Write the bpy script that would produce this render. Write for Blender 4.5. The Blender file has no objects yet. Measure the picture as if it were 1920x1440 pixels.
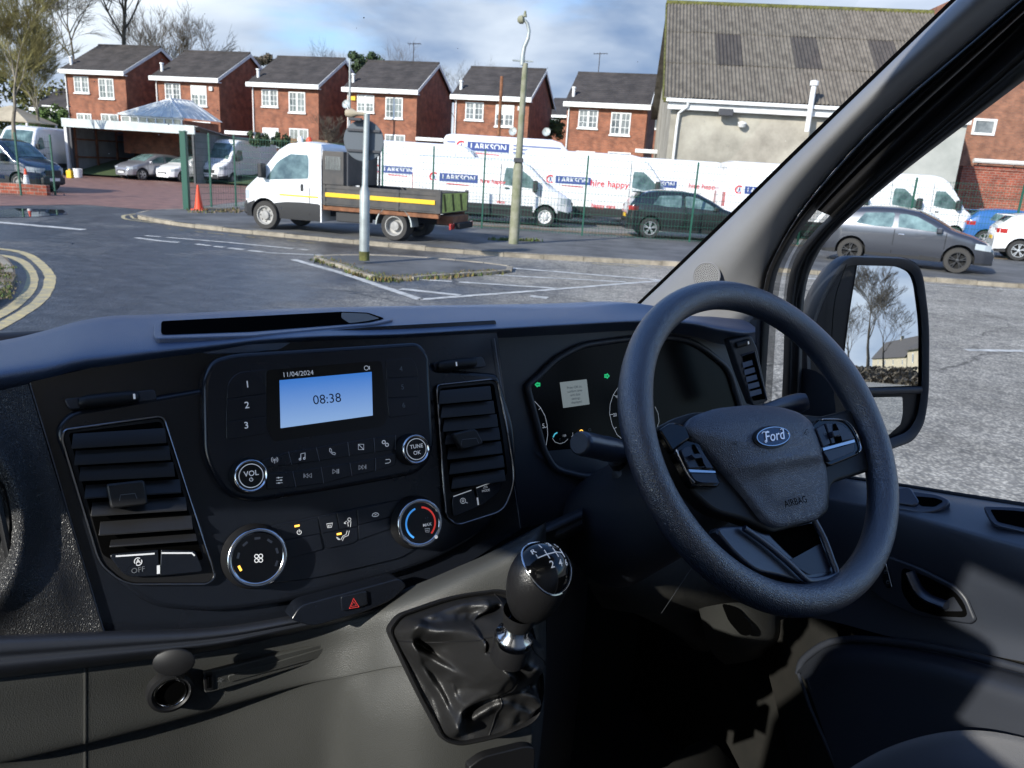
import bpy, bmesh, random
from math import *
from mathutils import Vector, Matrix, noise
import mathutils
random.seed(7)
S = bpy.context.scene
COL = S.collection
# ------------------------------------------------------------------ camera
FPX = 1440.0; CAMH = 1.95
PITCH = atan((720-316)/FPX); ROLL = radians(3.6)
_r = Vector((1,0,0)); CF = Vector((0, cos(PITCH), -sin(PITCH))); _u = _r.cross(CF)
CR = _r*cos(ROLL)+_u*sin(ROLL); CU = -_r*sin(ROLL)+_u*cos(ROLL)
EYE = Vector((0,0,CAMH))
cam = bpy.data.cameras.new('camera'); camo = bpy.data.objects.new('camera', cam); COL.objects.link(camo)
camo.matrix_world = Matrix(((CR.x,CU.x,-CF.x,EYE.x),(CR.y,CU.y,-CF.y,EYE.y),(CR.z,CU.z,-CF.z,EYE.z),(0,0,0,1)))
cam.sensor_width = 36; cam.lens = 36*FPX/1920; cam.clip_start = .02; cam.clip_end = 2000
cam.dof.use_dof = True; cam.dof.focus_distance = 0.95; cam.dof.aperture_fstop = 17
S.camera = camo
# ------------------------------------------------------------------ light
SUN_TO = Vector((-0.564, -0.703, 0.46)).normalized()      # towards the sun
W = bpy.data.worlds.new('World'); S.world = W; W.use_nodes = True
nt = W.node_tree; nt.nodes.clear()
def N(nt, t, **k):
    n = nt.nodes.new(t)
    for a, b in k.items(): setattr(n, a, b)
    return n
wo = N(nt,'ShaderNodeOutputWorld'); bg = N(nt,'ShaderNodeBackground'); nt.links.new(bg.outputs[0], wo.inputs[0])
sky = N(nt,'ShaderNodeTexSky', sky_type='NISHITA', sun_disc=False)
sky.sun_elevation = asin(SUN_TO.z); sky.sun_rotation = atan2(SUN_TO.x, SUN_TO.y); sky.air_density = 1.2; sky.dust_density = .6; sky.ozone_density = 1.6
tc = N(nt,'ShaderNodeTexCoord'); mp = N(nt,'ShaderNodeMapping'); mp.inputs['Scale'].default_value = (1,1,2.6); mp.inputs['Location'].default_value = (1.35,.9,.4)
nt.links.new(tc.outputs['Generated'], mp.inputs[0])
def wnoise(scale, detail, rough, dist=0):
    n = N(nt,'ShaderNodeTexNoise'); n.inputs['Scale'].default_value = scale; n.inputs['Detail'].default_value = detail
    n.inputs['Roughness'].default_value = rough; n.inputs['Distortion'].default_value = dist
    nt.links.new(mp.outputs[0], n.inputs['Vector']); return n
n1 = wnoise(1.9, 7, .52, .3); n2 = wnoise(3.6, 5, .5, .2)
cr = N(nt,'ShaderNodeValToRGB'); cr.color_ramp.elements[0].position = .37; cr.color_ramp.elements[1].position = .52
cr.color_ramp.interpolation = 'EASE'
nt.links.new(n1.outputs[0], cr.inputs[0])
cc = N(nt,'ShaderNodeValToRGB'); e = cc.color_ramp.elements
e[0].position = .34; e[0].color = (1.35,1.95,3.1,1); e[1].position = .70; e[1].color = (5.4,5.8,6.3,1)
nt.links.new(n2.outputs[0], cc.inputs[0])
sz = N(nt,'ShaderNodeSeparateXYZ'); nt.links.new(tc.outputs['Generated'], sz.inputs[0])
zr = N(nt,'ShaderNodeMapRange'); zr.inputs[1].default_value = .20; zr.inputs[2].default_value = .55; zr.inputs[3].default_value = 1; zr.inputs[4].default_value = .12; nt.links.new(sz.outputs[2], zr.inputs[0])
cm = N(nt,'ShaderNodeMath', operation='MULTIPLY'); nt.links.new(cr.outputs[0], cm.inputs[0]); nt.links.new(zr.outputs[0], cm.inputs[1])
mx = N(nt,'ShaderNodeMix', data_type='RGBA'); nt.links.new(cm.outputs[0], mx.inputs[0])
tint = N(nt,'ShaderNodeMix', data_type='RGBA', blend_type='MULTIPLY'); tint.inputs[0].default_value = 1; tint.inputs[7].default_value = (.62,.86,1.26,1)
nt.links.new(sky.outputs[0], tint.inputs[6]); nt.links.new(tint.outputs[2], mx.inputs[6]); nt.links.new(cc.outputs[0], mx.inputs[7])
nt.links.new(mx.outputs[2], bg.inputs[0]); bg.inputs[1].default_value = 0.135
sl = bpy.data.lights.new('sun','SUN'); sl.energy = 4.2; sl.angle = radians(.55); sl.color = (1,.95,.87)
so = bpy.data.objects.new('sun', sl); COL.objects.link(so); so.rotation_euler = SUN_TO.to_track_quat('Z','Y').to_euler(); so.location = (0,0,30)
S.render.engine = 'CYCLES'
S.view_settings.view_transform = 'Standard'; S.view_settings.look = 'None'; S.view_settings.exposure = 0.6; S.view_settings.gamma = 1
S.render.resolution_x = 1024; S.render.resolution_y = 768
S.cycles.max_bounces = 8; S.cycles.transparent_max_bounces = 24; S.cycles.sample_clamp_indirect = 6
S.cycles.caustics_reflective = False; S.cycles.caustics_refractive = False
# ------------------------------------------------------------------ rays
def ray(x, y): return (CR*(x-960)/FPX - CU*(y-720)/FPX + CF)
def G(x, y, z=0.0):
    d = ray(x,y); return EYE + d*((z-CAMH)/d.z)
def AY(x, y, Y):
    d = ray(x,y); return EYE + d*(Y/d.y)
PSI = radians(31.8)
VF = Vector((-sin(PSI), cos(PSI), 0)); VR = Vector((cos(PSI), sin(PSI), 0)); UZ = Vector((0,0,1))
def V(x, y, f): d = ray(x,y); return EYE + d*(f/d.dot(VF))       # van-forward distance known
def L(x, y, l): d = ray(x,y); return EYE + d*(l/d.dot(VR))       # van-lateral distance known
def WP(f, l, z): return EYE + VF*f + VR*l + UZ*z
class Pl:
    def __init__(s, p0, n, xd=None):
        s.p0 = p0; s.n = n.normalized(); xd = xd or VR
        s.x = (xd - s.n*xd.dot(s.n)).normalized(); s.y = s.n.cross(s.x)
    def at(s, x, y, off=0):
        d = ray(x,y); return EYE + d*((s.p0 + s.n*off - EYE).dot(s.n)/d.dot(s.n))
    def uv(s, x, y, off=0):
        q = s.at(x,y,off)-s.p0; return q.dot(s.x), q.dot(s.y)
    def w(s, u, v, o=0): return s.p0 + s.x*u + s.y*v + s.n*o
# ------------------------------------------------------------------ materials
def mat(name, col, rough=.5, metal=0, spec=.5, ior=1.5, bump=None, var=None, coat=0, vor=None, emit=None, alpha=None, rvar=None, sheen=0):
    """bump=(scale,strength,distance) noise bump; vor=(scale,strength,distance) leather grain; var=(scale,amount,[col2]) colour mottling"""
    m = bpy.data.materials.new(name); m.use_nodes = True; t = m.node_tree; b = t.nodes['Principled BSDF']
    b.inputs['Base Color'].default_value = (*col,1); b.inputs['Roughness'].default_value = rough; b.inputs['Metallic'].default_value = metal
    b.inputs['Specular IOR Level'].default_value = spec; b.inputs['IOR'].default_value = ior; b.inputs['Coat Weight'].default_value = coat; b.inputs['Coat Roughness'].default_value = .06
    if sheen: b.inputs['Sheen Weight'].default_value = sheen
    if emit: b.inputs['Emission Color'].default_value = (*emit[0],1); b.inputs['Emission Strength'].default_value = emit[1]
    tc = N(t,'ShaderNodeTexCoord')
    if var:
        n = N(t,'ShaderNodeTexNoise'); n.inputs['Scale'].default_value = var[0]; n.inputs['Detail'].default_value = 6; n.inputs['Roughness'].default_value = .65
        t.links.new(tc.outputs['Object'], n.inputs['Vector'])
        r = N(t,'ShaderNodeValToRGB'); r.color_ramp.elements[0].position = .35; r.color_ramp.elements[1].position = .65
        c2 = var[2] if len(var) > 2 else tuple(c*(1+var[1]) for c in col); c1 = col if len(var) > 2 else tuple(c*(1-var[1]) for c in col)
        r.color_ramp.elements[0].color = (*c1,1); r.color_ramp.elements[1].color = (*c2,1)
        t.links.new(n.outputs[0], r.inputs[0]); t.links.new(r.outputs[0], b.inputs['Base Color'])
    if rvar:
        n = N(t,'ShaderNodeTexNoise'); n.inputs['Scale'].default_value = rvar[0]; n.inputs['Detail'].default_value = 5
        t.links.new(tc.outputs['Object'], n.inputs['Vector'])
        q = N(t,'ShaderNodeMapRange'); q.inputs[1].default_value = .3; q.inputs[2].default_value = .7; q.inputs[3].default_value = rough-rvar[1]; q.inputs[4].default_value = rough+rvar[1]
        t.links.new(n.outputs[0], q.inputs[0]); t.links.new(q.outputs[0], b.inputs['Roughness'])
    prev = None
    for kind, spc in (('n', bump), ('v', vor)):
        if not spc: continue
        if kind == 'n':
            n = N(t,'ShaderNodeTexNoise'); n.inputs['Detail'].default_value = 4; n.inputs['Roughness'].default_value = .6; o = n.outputs[0]
        else:
            n = N(t,'ShaderNodeTexVoronoi', feature='DISTANCE_TO_EDGE'); o = n.outputs[0]
        n.inputs['Scale'].default_value = spc[0]
        if kind == 'v':
            wv = N(t,'ShaderNodeTexNoise'); wv.inputs['Scale'].default_value = spc[0]*.5
            ad = N(t,'ShaderNodeMix', data_type='VECTOR'); ad.inputs[0].default_value = .02/ (spc[0]/100)
            t.links.new(tc.outputs['Object'], wv.inputs['Vector']); t.links.new(tc.outputs['Object'], ad.inputs[4]); t.links.new(wv.outputs['Color'], ad.inputs[5])
            ad.inputs[0].default_value = min(.02, .8/spc[0]); t.links.new(ad.outputs[1], n.inputs['Vector'])
            mr = N(t,'ShaderNodeMapRange'); mr.inputs[2].default_value = .35; t.links.new(o, mr.inputs[0]); o = mr.outputs[0]
        else: t.links.new(tc.outputs['Object'], n.inputs['Vector'])
        bp = N(t,'ShaderNodeBump'); bp.inputs['Strength'].default_value = spc[1]; bp.inputs['Distance'].default_value = spc[2]
        t.links.new(o, bp.inputs['Height'])
        if prev: t.links.new(prev.outputs[0], bp.inputs['Normal'])
        prev = bp
    if prev: t.links.new(prev.outputs[0], b.inputs['Normal'])
    return m
def glassmat(name, col=(1,1,1), refl=.06, haze=0.0):
    m = bpy.data.materials.new(name); m.use_nodes = True; t = m.node_tree; t.nodes.clear()
    o = N(t,'ShaderNodeOutputMaterial'); tr = N(t,'ShaderNodeBsdfTransparent'); tr.inputs[0].default_value = (*col,1)
    gl = N(t,'ShaderNodeBsdfGlossy'); gl.inputs['Roughness'].default_value = .02
    fr = N(t,'ShaderNodeFresnel'); fr.inputs[0].default_value = 1.3
    mu = N(t,'ShaderNodeMath', operation='MULTIPLY'); mu.inputs[1].default_value = refl/.04*.5; t.links.new(fr.outputs[0], mu.inputs[0])
    mi = N(t,'ShaderNodeMixShader'); t.links.new(mu.outputs[0], mi.inputs[0]); t.links.new(tr.outputs[0], mi.inputs[1]); t.links.new(gl.outputs[0], mi.inputs[2])
    t.links.new(mi.outputs[0], o.inputs[0]); return m
# ------------------------------------------------------------------ mesh builder
def O(name, data=None, parent=None, loc=(0,0,0), rz=0, label=None, cat=None, group=None, kind=None):
    o = bpy.data.objects.new(name, data); COL.objects.link(o)
    if parent: o.parent = parent
    o.location = loc; o.rotation_euler = (0,0,rz)
    for k, v in (('label',label),('category',cat),('group',group),('kind',kind)):
        if v: o[k] = v
    return o
class MB:
    def __init__(s): s.v = []; s.f = []; s.m = []
    def add(s, vs, fs, m=0):
        k = len(s.v); s.v += [Vector(q) for q in vs]; s.f += [tuple(k+i for i in f) for f in fs]; s.m += [m]*len(fs); return s
    def box(s, a, b, m=0, M=None):
        (x0,y0,z0),(x1,y1,z1) = a, b
        vs = [Vector(q) for q in ((x0,y0,z0),(x1,y0,z0),(x1,y1,z0),(x0,y1,z0),(x0,y0,z1),(x1,y0,z1),(x1,y1,z1),(x0,y1,z1))]
        if M: vs = [M @ q for q in vs]
        return s.add(vs, [(0,3,2,1),(4,5,6,7),(0,1,5,4),(1,2,6,5),(2,3,7,6),(3,0,4,7)], m)
    def prism(s, poly, vec, m=0):
        """poly faces towards -vec side"""
        n = len(poly); vec = Vector(vec); p = [Vector(q) for q in poly]
        c = Vector((0,0,0))
        for i in range(n): c += p[i].cross(p[(i+1)%n])
        if c.dot(vec) > 0: p = p[::-1]
        return s.add(p+[q+vec for q in p], [tuple(range(n)), tuple(range(2*n-1,n-1,-1))]+[(i,n+i,n+(i+1)%n,(i+1)%n) for i in range(n)], m)
    def grid(s, rows, m=0, closed=False):
        n = len(rows[0]); vs = [q for r in rows for q in r]; fs = []
        for i in range(len(rows)-1):
            for j in range(n if closed else n-1):
                fs.append((i*n+j, i*n+(j+1)%n, (i+1)*n+(j+1)%n, (i+1)*n+j))
        return s.add(vs, fs, m)
    def tube(s, path, rad, n=8, m=0, cap=True, sx=1.0, up=None):
        path = [Vector(p) for p in path]; k = len(path)
        if not isinstance(rad,(list,tuple)): rad = [rad]*k
        rows = []; prev = None
        for i in range(k):
            t = (path[min(i+1,k-1)]-path[max(i-1,0)]).normalized()
            if prev is None:
                a = Vector(up) if up else (Vector((0,0,1)) if abs(t.z) < .9 else Vector((1,0,0)))
            else: a = prev
            a = (a - t*a.dot(t)).normalized(); b = t.cross(a); prev = a
            rows.append([path[i]+(a*cos(2*pi*j/n)+b*sin(2*pi*j/n)*sx)*rad[i] for j in range(n)])
        s.grid(rows, m, True)
        if cap:
            k0 = len(s.v)-n*k; s.f += [tuple(k0+j for j in range(n-1,-1,-1)), tuple(k0+n*(k-1)+j for j in range(n))]; s.m += [m,m]
        return s
    def lathe(s, c, ax, prof, n=24, m=0, ref=None, sy=1.0):
        """prof: list of (radius, height along ax)"""
        ax = Vector(ax).normalized(); a = ref or (Vector((0,0,1)) if abs(ax.z) < .9 else Vector((1,0,0))); a = (a-ax*a.dot(ax)).normalized(); b = ax.cross(a)
        rows = [[Vector(c)+ax*h+(a*cos(2*pi*j/n)*sy+b*sin(2*pi*j/n))*r for j in range(n)] for r, h in prof]
        return s.grid(rows, m, True)
    def disc(s, c, ax, r, n=24, m=0, ref=None, sy=1.0):
        ax = Vector(ax).normalized(); a = ref or (Vector((0,0,1)) if abs(ax.z) < .9 else Vector((1,0,0))); a = (a-ax*a.dot(ax)).normalized(); b = ax.cross(a)
        return s.add([Vector(c)+(a*cos(2*pi*j/n)*sy+b*sin(2*pi*j/n))*r for j in range(n)], [tuple(range(n))], m)
    def mesh(s, name, mats, org=None, sm=None, fix=False):
        me = bpy.data.meshes.new(name)
        vs = [(q-org) for q in s.v] if org is not None else s.v
        me.from_pydata([tuple(q) for q in vs], [], s.f)
        mats = mats if isinstance(mats,(list,tuple)) else [mats]
        for q in mats: me.materials.append(q)
        for p, i in zip(me.polygons, s.m): p.material_index = i
        if fix:
            bm = bmesh.new(); bm.from_mesh(me); bmesh.ops.remove_doubles(bm, verts=bm.verts, dist=1e-5); bmesh.ops.recalc_face_normals(bm, faces=bm.faces); bm.to_mesh(me); bm.free()
        if sm is not None:
            for p in me.polygons: p.use_smooth = True
            me.set_sharp_from_angle(angle=radians(sm))
        me.update(); return me
    def build(s, name, mats, parent=None, org=None, sm=None, bevel=0, seg=2, sub=0, solid=0, fix=False, **k):
        o = O(name, s.mesh(name, mats, org, sm, fix), parent, **k)
        if solid: q = o.modifiers.new('Solid','SOLIDIFY'); q.thickness = solid; q.offset = -1
        if sub: q = o.modifiers.new('Sub','SUBSURF'); q.levels = q.render_levels = sub
        if bevel:
            q = o.modifiers.new('Bevel','BEVEL'); q.width = bevel; q.segments = seg; q.limit_method = 'ANGLE'; q.angle_limit = radians(50)
        return o
_tc = {}
def textgeo(txt, size=1.0, align='CENTER', shear=0, bold=0):
    key = (txt,size,align,shear,bold)
    if key in _tc: return _tc[key]
    c = bpy.data.curves.new('t','FONT'); c.body = txt; c.size = size; c.align_x = align; c.align_y = 'CENTER'; c.shear = shear; c.offset = bold*size; c.resolution_u = 3
    o = bpy.data.objects.new('t', c); COL.objects.link(o)
    dg = bpy.context.evaluated_depsgraph_get(); me = bpy.data.meshes.new_from_object(o.evaluated_get(dg))
    r = ([v.co.copy() for v in me.vertices], [tuple(p.vertices) for p in me.polygons])
    bpy.data.objects.remove(o); bpy.data.curves.remove(c); bpy.data.meshes.remove(me); _tc[key] = r; return r
def addtext(mb, txt, size, org, xa, ya, m=0, **k):
    vs, fs = textgeo(txt, size, **k); return mb.add([org + xa*q.x + ya*q.y for q in vs], fs, m)
def lerp(a, b, t): return a+(b-a)*t
def interp(tab, x):
    if x <= tab[0][0]: return tab[0][1]
    for (a,p),(b,q) in zip(tab, tab[1:]):
        if x <= b: return p+(q-p)*(x-a)/(b-a) if b > a else q
    return tab[-1][1]
def rnd(pts, r=6, seg=4):
    """round the corners of a pixel polygon; a point may carry its own radius"""
    out = []; n = len(pts)
    for i in range(n):
        p = Vector(pts[i][:2]); rr = pts[i][2] if len(pts[i]) > 2 else r
        a = Vector(pts[i-1][:2])-p; b = Vector(pts[(i+1)%n][:2])-p
        d = min(rr, a.length*.45, b.length*.45)
        if d < .3: out.append((p.x,p.y)); continue
        p0 = p+a.normalized()*d; p1 = p+b.normalized()*d
        for k in range(seg+1):
            t = k/seg; q = p0*(1-t)**2+p*2*t*(1-t)+p1*t*t; out.append((q.x,q.y))
    return out
def cat(pts, seg=5, closed=True):
    """smooth curve through points"""
    n = len(pts); out = []; P = [Vector(p) for p in pts]
    for i in range(n if closed else n-1):
        p0,p1,p2,p3 = (P[(i-1)%n],P[i],P[(i+1)%n],P[(i+2)%n]) if closed else (P[max(i-1,0)],P[i],P[i+1],P[min(i+2,n-1)])
        for k in range(seg):
            t = k/seg; out.append(.5*((2*p1)+(p2-p0)*t+(2*p0-5*p1+4*p2-p3)*t*t+(3*p1-p0-3*p2+p3)*t**3))
    if not closed: out.append(P[-1])
    return [tuple(q) for q in out]
# ================================================================== SETTING
def roadmat():
    m = bpy.data.materials.new('road_asphalt'); m.use_nodes = True; t = m.node_tree; b = t.nodes['Principled BSDF']
    tc = N(t,'ShaderNodeTexCoord')
    def nz(s, d=6, r=.6, sc=(1,1,1)):
        q = N(t,'ShaderNodeMapping'); q.inputs['Scale'].default_value = sc; t.links.new(tc.outputs['Object'], q.inputs[0])
        n = N(t,'ShaderNodeTexNoise'); n.inputs['Scale'].default_value = s; n.inputs['Detail'].default_value = d; n.inputs['Roughness'].default_value = r; t.links.new(q.outputs[0], n.inputs['Vector']); return n
    def ramp(src, a, b_, ca, cb):
        r = N(t,'ShaderNodeValToRGB'); r.color_ramp.elements[0].position = a; r.color_ramp.elements[1].position = b_
        r.color_ramp.elements[0].color = (*ca,1); r.color_ramp.elements[1].color = (*cb,1); t.links.new(src, r.inputs[0]); return r.outputs[0]
    sep = N(t,'ShaderNodeSeparateXYZ'); t.links.new(tc.outputs['Object'], sep.inputs[0])
    # wetness: wet to the left, drying to the right, broken up by patches
    nA = nz(.30, 6, .65); mr = N(t,'ShaderNodeMapRange'); mr.inputs[1].default_value = -4; mr.inputs[2].default_value = 3.2; mr.inputs[3].default_value = 1.0; mr.inputs[4].default_value = -.25
    t.links.new(sep.outputs[0], mr.inputs[0])
    ad = N(t,'ShaderNodeMath', operation='ADD'); t.links.new(mr.outputs[0], ad.inputs[0])
    n2 = N(t,'ShaderNodeMapRange'); n2.inputs[1].default_value = .35; n2.inputs[2].default_value = .65; n2.inputs[3].default_value = -.45; n2.inputs[4].default_value = .45; t.links.new(nA.outputs[0], n2.inputs[0]); t.links.new(n2.outputs[0], ad.inputs[1])
    cl = N(t,'ShaderNodeClamp'); t.links.new(ad.outputs[0], cl.inputs[0]); wet = cl.outputs[0]
    grit = nz(55, 3, .7); patch = nz(.9, 9, .7); vor = N(t,'ShaderNodeTexVoronoi'); vor.inputs['Scale'].default_value = 34; t.links.new(tc.outputs['Object'], vor.inputs['Vector'])
    dry = ramp(patch.outputs[0], .34, .66, (.25,.235,.205), (.46,.435,.385)); wetc = ramp(nz(2.6, 9, .72, (1,1.5,1)).outputs[0], .36, .70, (.012,.016,.024), (.095,.105,.125))
    stones = ramp(vor.outputs[0], .08, .62, (1.35,1.34,1.30), (.55,.55,.55))
    mx = N(t,'ShaderNodeMix', data_type='RGBA'); t.links.new(wet, mx.inputs[0]); t.links.new(dry, mx.inputs[6]); t.links.new(wetc, mx.inputs[7])
    m2 = N(t,'ShaderNodeMix', data_type='RGBA', blend_type='MULTIPLY'); m2.inputs[0].default_value = 1; t.links.new(mx.outputs[2], m2.inputs[6]); t.links.new(stones, m2.inputs[7])
    # crazed cracks
    wob = nz(2.2, 4, .6); mv = N(t,'ShaderNodeMix', data_type='VECTOR'); mv.inputs[0].default_value = .25; t.links.new(tc.outputs['Object'], mv.inputs[4]); t.links.new(wob.outputs['Color'], mv.inputs[5])
    ck = N(t,'ShaderNodeTexVoronoi', feature='DISTANCE_TO_EDGE'); ck.inputs['Scale'].default_value = .42; t.links.new(mv.outputs[1], ck.inputs['Vector'])
    cks = ramp(ck.outputs[0], .0, .010, (.3,.3,.3), (1,1,1))
    blot = nz(7, 7, .75); blc = ramp(blot.outputs[0], .36, .62, (.62,.62,.62), (1.22,1.2,1.16))
    m25 = N(t,'ShaderNodeMix', data_type='RGBA', blend_type='MULTIPLY'); m25.inputs[0].default_value = 1; t.links.new(m2.outputs[2], m25.inputs[6]); t.links.new(blc, m25.inputs[7]); m2 = m25
    m3 = N(t,'ShaderNodeMix', data_type='RGBA', blend_type='MULTIPLY'); cmk = nz(.5, 3, .5); cmr = N(t,'ShaderNodeMapRange'); cmr.inputs[1].default_value = .38; cmr.inputs[2].default_value = .55; cmr.inputs[4].default_value = .95; t.links.new(cmk.outputs[0], cmr.inputs[0]); t.links.new(cmr.outputs[0], m3.inputs[0]); t.links.new(m2.outputs[2], m3.inputs[6]); t.links.new(cks, m3.inputs[7])
    t.links.new(m3.outputs[2], b.inputs['Base Color'])
    rr = N(t,'ShaderNodeMapRange'); rr.inputs[3].default_value = .92; rr.inputs[4].default_value = .38; t.links.new(wet, rr.inputs[0]); t.links.new(rr.outputs[0], b.inputs['Roughness'])
    bp = N(t,'ShaderNodeBump'); bp.inputs['Strength'].default_value = .8; bp.inputs['Distance'].default_value = .006; t.links.new(vor.outputs[0], bp.inputs['Height']); t.links.new(bp.outputs[0], b.inputs['Normal'])
    return m
def brickmat(name, c1, c2, mortar, scale=1.0, bw=.225, rh=.075, rough=.9):
    m = bpy.data.materials.new(name); m.use_nodes = True; t = m.node_tree; b = t.nodes['Principled BSDF']; b.inputs['Roughness'].default_value = rough
    tc = N(t,'ShaderNodeTexCoord'); s = N(t,'ShaderNodeSeparateXYZ'); t.links.new(tc.outputs['Object'], s.inputs[0])
    a = N(t,'ShaderNodeMath', operation='ADD'); t.links.new(s.outputs[0], a.inputs[0]); t.links.new(s.outputs[1], a.inputs[1])
    c = N(t,'ShaderNodeCombineXYZ'); t.links.new(a.outputs[0], c.inputs[0]); t.links.new(s.outputs[2], c.inputs[1])
    br = N(t,'ShaderNodeTexBrick'); br.inputs['Scale'].default_value = 1; br.inputs['Brick Width'].default_value = bw; br.inputs['Row Height'].default_value = rh; br.inputs['Mortar Size'].default_value = rh*.13
    br.inputs['Color1'].default_value = (*c1,1); br.inputs['Color2'].default_value = (*c2,1); br.inputs['Mortar'].default_value = (*mortar,1); t.links.new(c.outputs[0], br.inputs['Vector'])
    n = N(t,'ShaderNodeTexNoise'); n.inputs['Scale'].default_value = 2.2; n.inputs['Detail'].default_value = 7; t.links.new(tc.outputs['Object'], n.inputs['Vector'])
    r = N(t,'ShaderNodeValToRGB'); r.color_ramp.elements[0].position = .3; r.color_ramp.elements[1].position = .7; r.color_ramp.elements[0].color = (.62,.6,.6,1); r.color_ramp.elements[1].color = (1.25,1.2,1.15,1); t.links.new(n.outputs[0], r.inputs[0])
    mx = N(t,'ShaderNodeMix', data_type='RGBA', blend_type='MULTIPLY'); mx.inputs[0].default_value = 1; t.links.new(br.outputs[0], mx.inputs[6]); t.links.new(r.outputs[0], mx.inputs[7]); t.links.new(mx.outputs[2], b.inputs['Base Color'])
    bp = N(t,'ShaderNodeBump'); bp.inputs['Strength'].default_value = .5; bp.inputs['Distance'].default_value = .01; bp.invert = True; t.links.new(br.outputs[1], bp.inputs['Height']); t.links.new(bp.outputs[0], b.inputs['Normal'])
    return m
M = {}
M['road'] = roadmat()
M['pave'] = mat('pavement_asphalt', (.10,.10,.098), .85, var=(.8,.4), bump=(60,.5,.006))
M['lot'] = mat('lot_concrete', (.2,.19,.17), .9, var=(.5,.3), bump=(40,.4,.006))
M['kerb'] = mat('kerb_concrete', (.27,.235,.18), .9, var=(3,.35), bump=(50,.4,.004))
M['dirt'] = mat('verge_dirt', (.17,.13,.085), .95, var=(2,.5), bump=(30,.5,.01))
M['grassland'] = mat('grass_field', (.05,.075,.025), .95, var=(.3,.4), bump=(8,.6,.05))
M['yard'] = brickmat('red_block_paving', (.58,.21,.14), (.46,.165,.12), (.24,.13,.10), bw=.2, rh=.1, rough=.6)
M['white_line'] = mat('road_paint_white', (.62,.61,.57), .8, var=(5,.35,(.30,.30,.28)))
M['yellow_line'] = mat('road_paint_yellow', (.55,.44,.20), .8, var=(7,.4,(.30,.27,.2)))
M['brickA'] = brickmat('house_brick', (.34,.115,.058), (.22,.072,.040), (.27,.17,.12))
M['brickB'] = brickmat('brown_brick', (.34,.145,.085), (.24,.10,.065), (.25,.17,.12))
M['brickC'] = brickmat('red_boundary_brick', (.36,.09,.05), (.25,.06,.035), (.30,.2,.16), bw=.3, rh=.12)
M['tile'] = mat('roof_tile', (.050,.043,.040), .85, var=(1.5,.35), bump=(9,.5,.03))
M['white'] = mat('white_upvc', (.78,.78,.76), .4)
M['whited'] = mat('white_painted_timber', (.68,.68,.66), .6, var=(2,.12))
M['wglass'] = mat('window_glass', (.06,.075,.08), .06, spec=.8, var=(1.2,.6,(.30,.32,.32)))
M['lead'] = mat('dark_metal', (.05,.05,.055), .5)
M['bark'] = mat('bark', (.115,.095,.07), .95, var=(3,.4))
M['bark2'] = mat('pale_bark', (.20,.175,.13), .95, var=(3,.4))
M['twigY'] = mat('yellow_green_twigs', (.19,.17,.06), .95, var=(2,.4))
M['leafE'] = mat('evergreen_leaf', (.035,.06,.02), .8, var=(2,.5))
M['hedge'] = mat('hedge_leaf', (.07,.115,.025), .85, var=(3,.6))
M['ivy'] = mat('dry_leaf', (.20,.11,.04), .9, var=(3,.5,(.10,.14,.03)))
M['green_post'] = mat('green_powder_coat', (.012,.085,.055), .5)
M['galv'] = mat('galvanised_steel', (.36,.39,.38), .5, metal=.35, var=(2,.25))
M['lamp_concrete'] = mat('lichen_concrete_post', (.30,.29,.22), .9, var=(4,.35,(.17,.18,.10)), bump=(40,.4,.004))
M['render'] = mat('pebbledash_render', (.24,.22,.18), .95, var=(.6,.35,(.43,.40,.33)), bump=(45,.6,.012))
M['renderL'] = mat('light_render', (.42,.42,.385), .95, var=(.6,.3,(.30,.31,.28)), bump=(45,.5,.012))
M['sheetA'] = mat('weathered_cement_sheet', (.085,.074,.060), .95, var=(1.6,.4,(.19,.168,.138)), bump=(20,.5,.01))
M['sheetB'] = mat('dark_rooflight_sheet', (.065,.056,.048), .7, var=(2.2,.3))
M['moss'] = mat('moss', (.10,.10,.025), .95, var=(5,.5))
M['rust'] = mat('rusty_steel', (.20,.085,.04), .85, var=(3,.5))
M['greysteel'] = mat('grey_sheet_steel', (.17,.18,.19), .5, var=(1,.2))
M['fascia'] = mat('pale_fascia_board', (.50,.55,.54), .6, var=(1,.15))
M['polyroof'] = mat('translucent_roof_sheet', (.60,.61,.57), .6, var=(2,.15))
M['vanw'] = mat('white_van_paint', (.80,.80,.80), .28, coat=.6)
M['vanw2'] = mat('white_van_roof_paint', (.74,.75,.77), .35, coat=.4)
M['black'] = mat('black_plastic_trim', (.022,.022,.023), .6)
M['well'] = mat('wheel_well', (.008,.008,.008), .9)
M['tyre'] = mat('tyre_rubber', (.03,.03,.03), .85)
M['tyred'] = mat('dusty_tyre_rubber', (.045,.042,.038), .9)
M['alloy'] = mat('alloy_wheel', (.55,.56,.57), .35, metal=.6)
M['hub'] = mat('white_wheel_trim', (.70,.70,.69), .4)
M['steelw'] = mat('grey_steel_wheel', (.33,.32,.30), .6, var=(8,.25))
M['blackw'] = mat('black_alloy', (.025,.025,.027), .3, coat=.4)
M['cglass'] = mat('car_window_glass', (.025,.05,.05), .05, spec=.9, var=(1.6,.6,(.20,.30,.29)))
M['lampg'] = mat('headlight_glass', (.45,.50,.53), .1, spec=.9)
M['redl'] = mat('red_lamp_lens', (.35,.015,.012), .2)
M['navyp'] = mat('navy_paint', (.012,.022,.055), .22, coat=.9)
M['greyp'] = mat('dark_grey_metallic_paint', (.055,.06,.075), .3, metal=.45, coat=.8)
M['blackp'] = mat('black_car_paint', (.010,.013,.013), .2, coat=.9)
M['silverp'] = mat('silver_paint', (.33,.33,.35), .3, metal=.5, coat=.6)
M['bluep'] = mat('blue_paint', (.03,.12,.33), .3, coat=.8)
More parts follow.
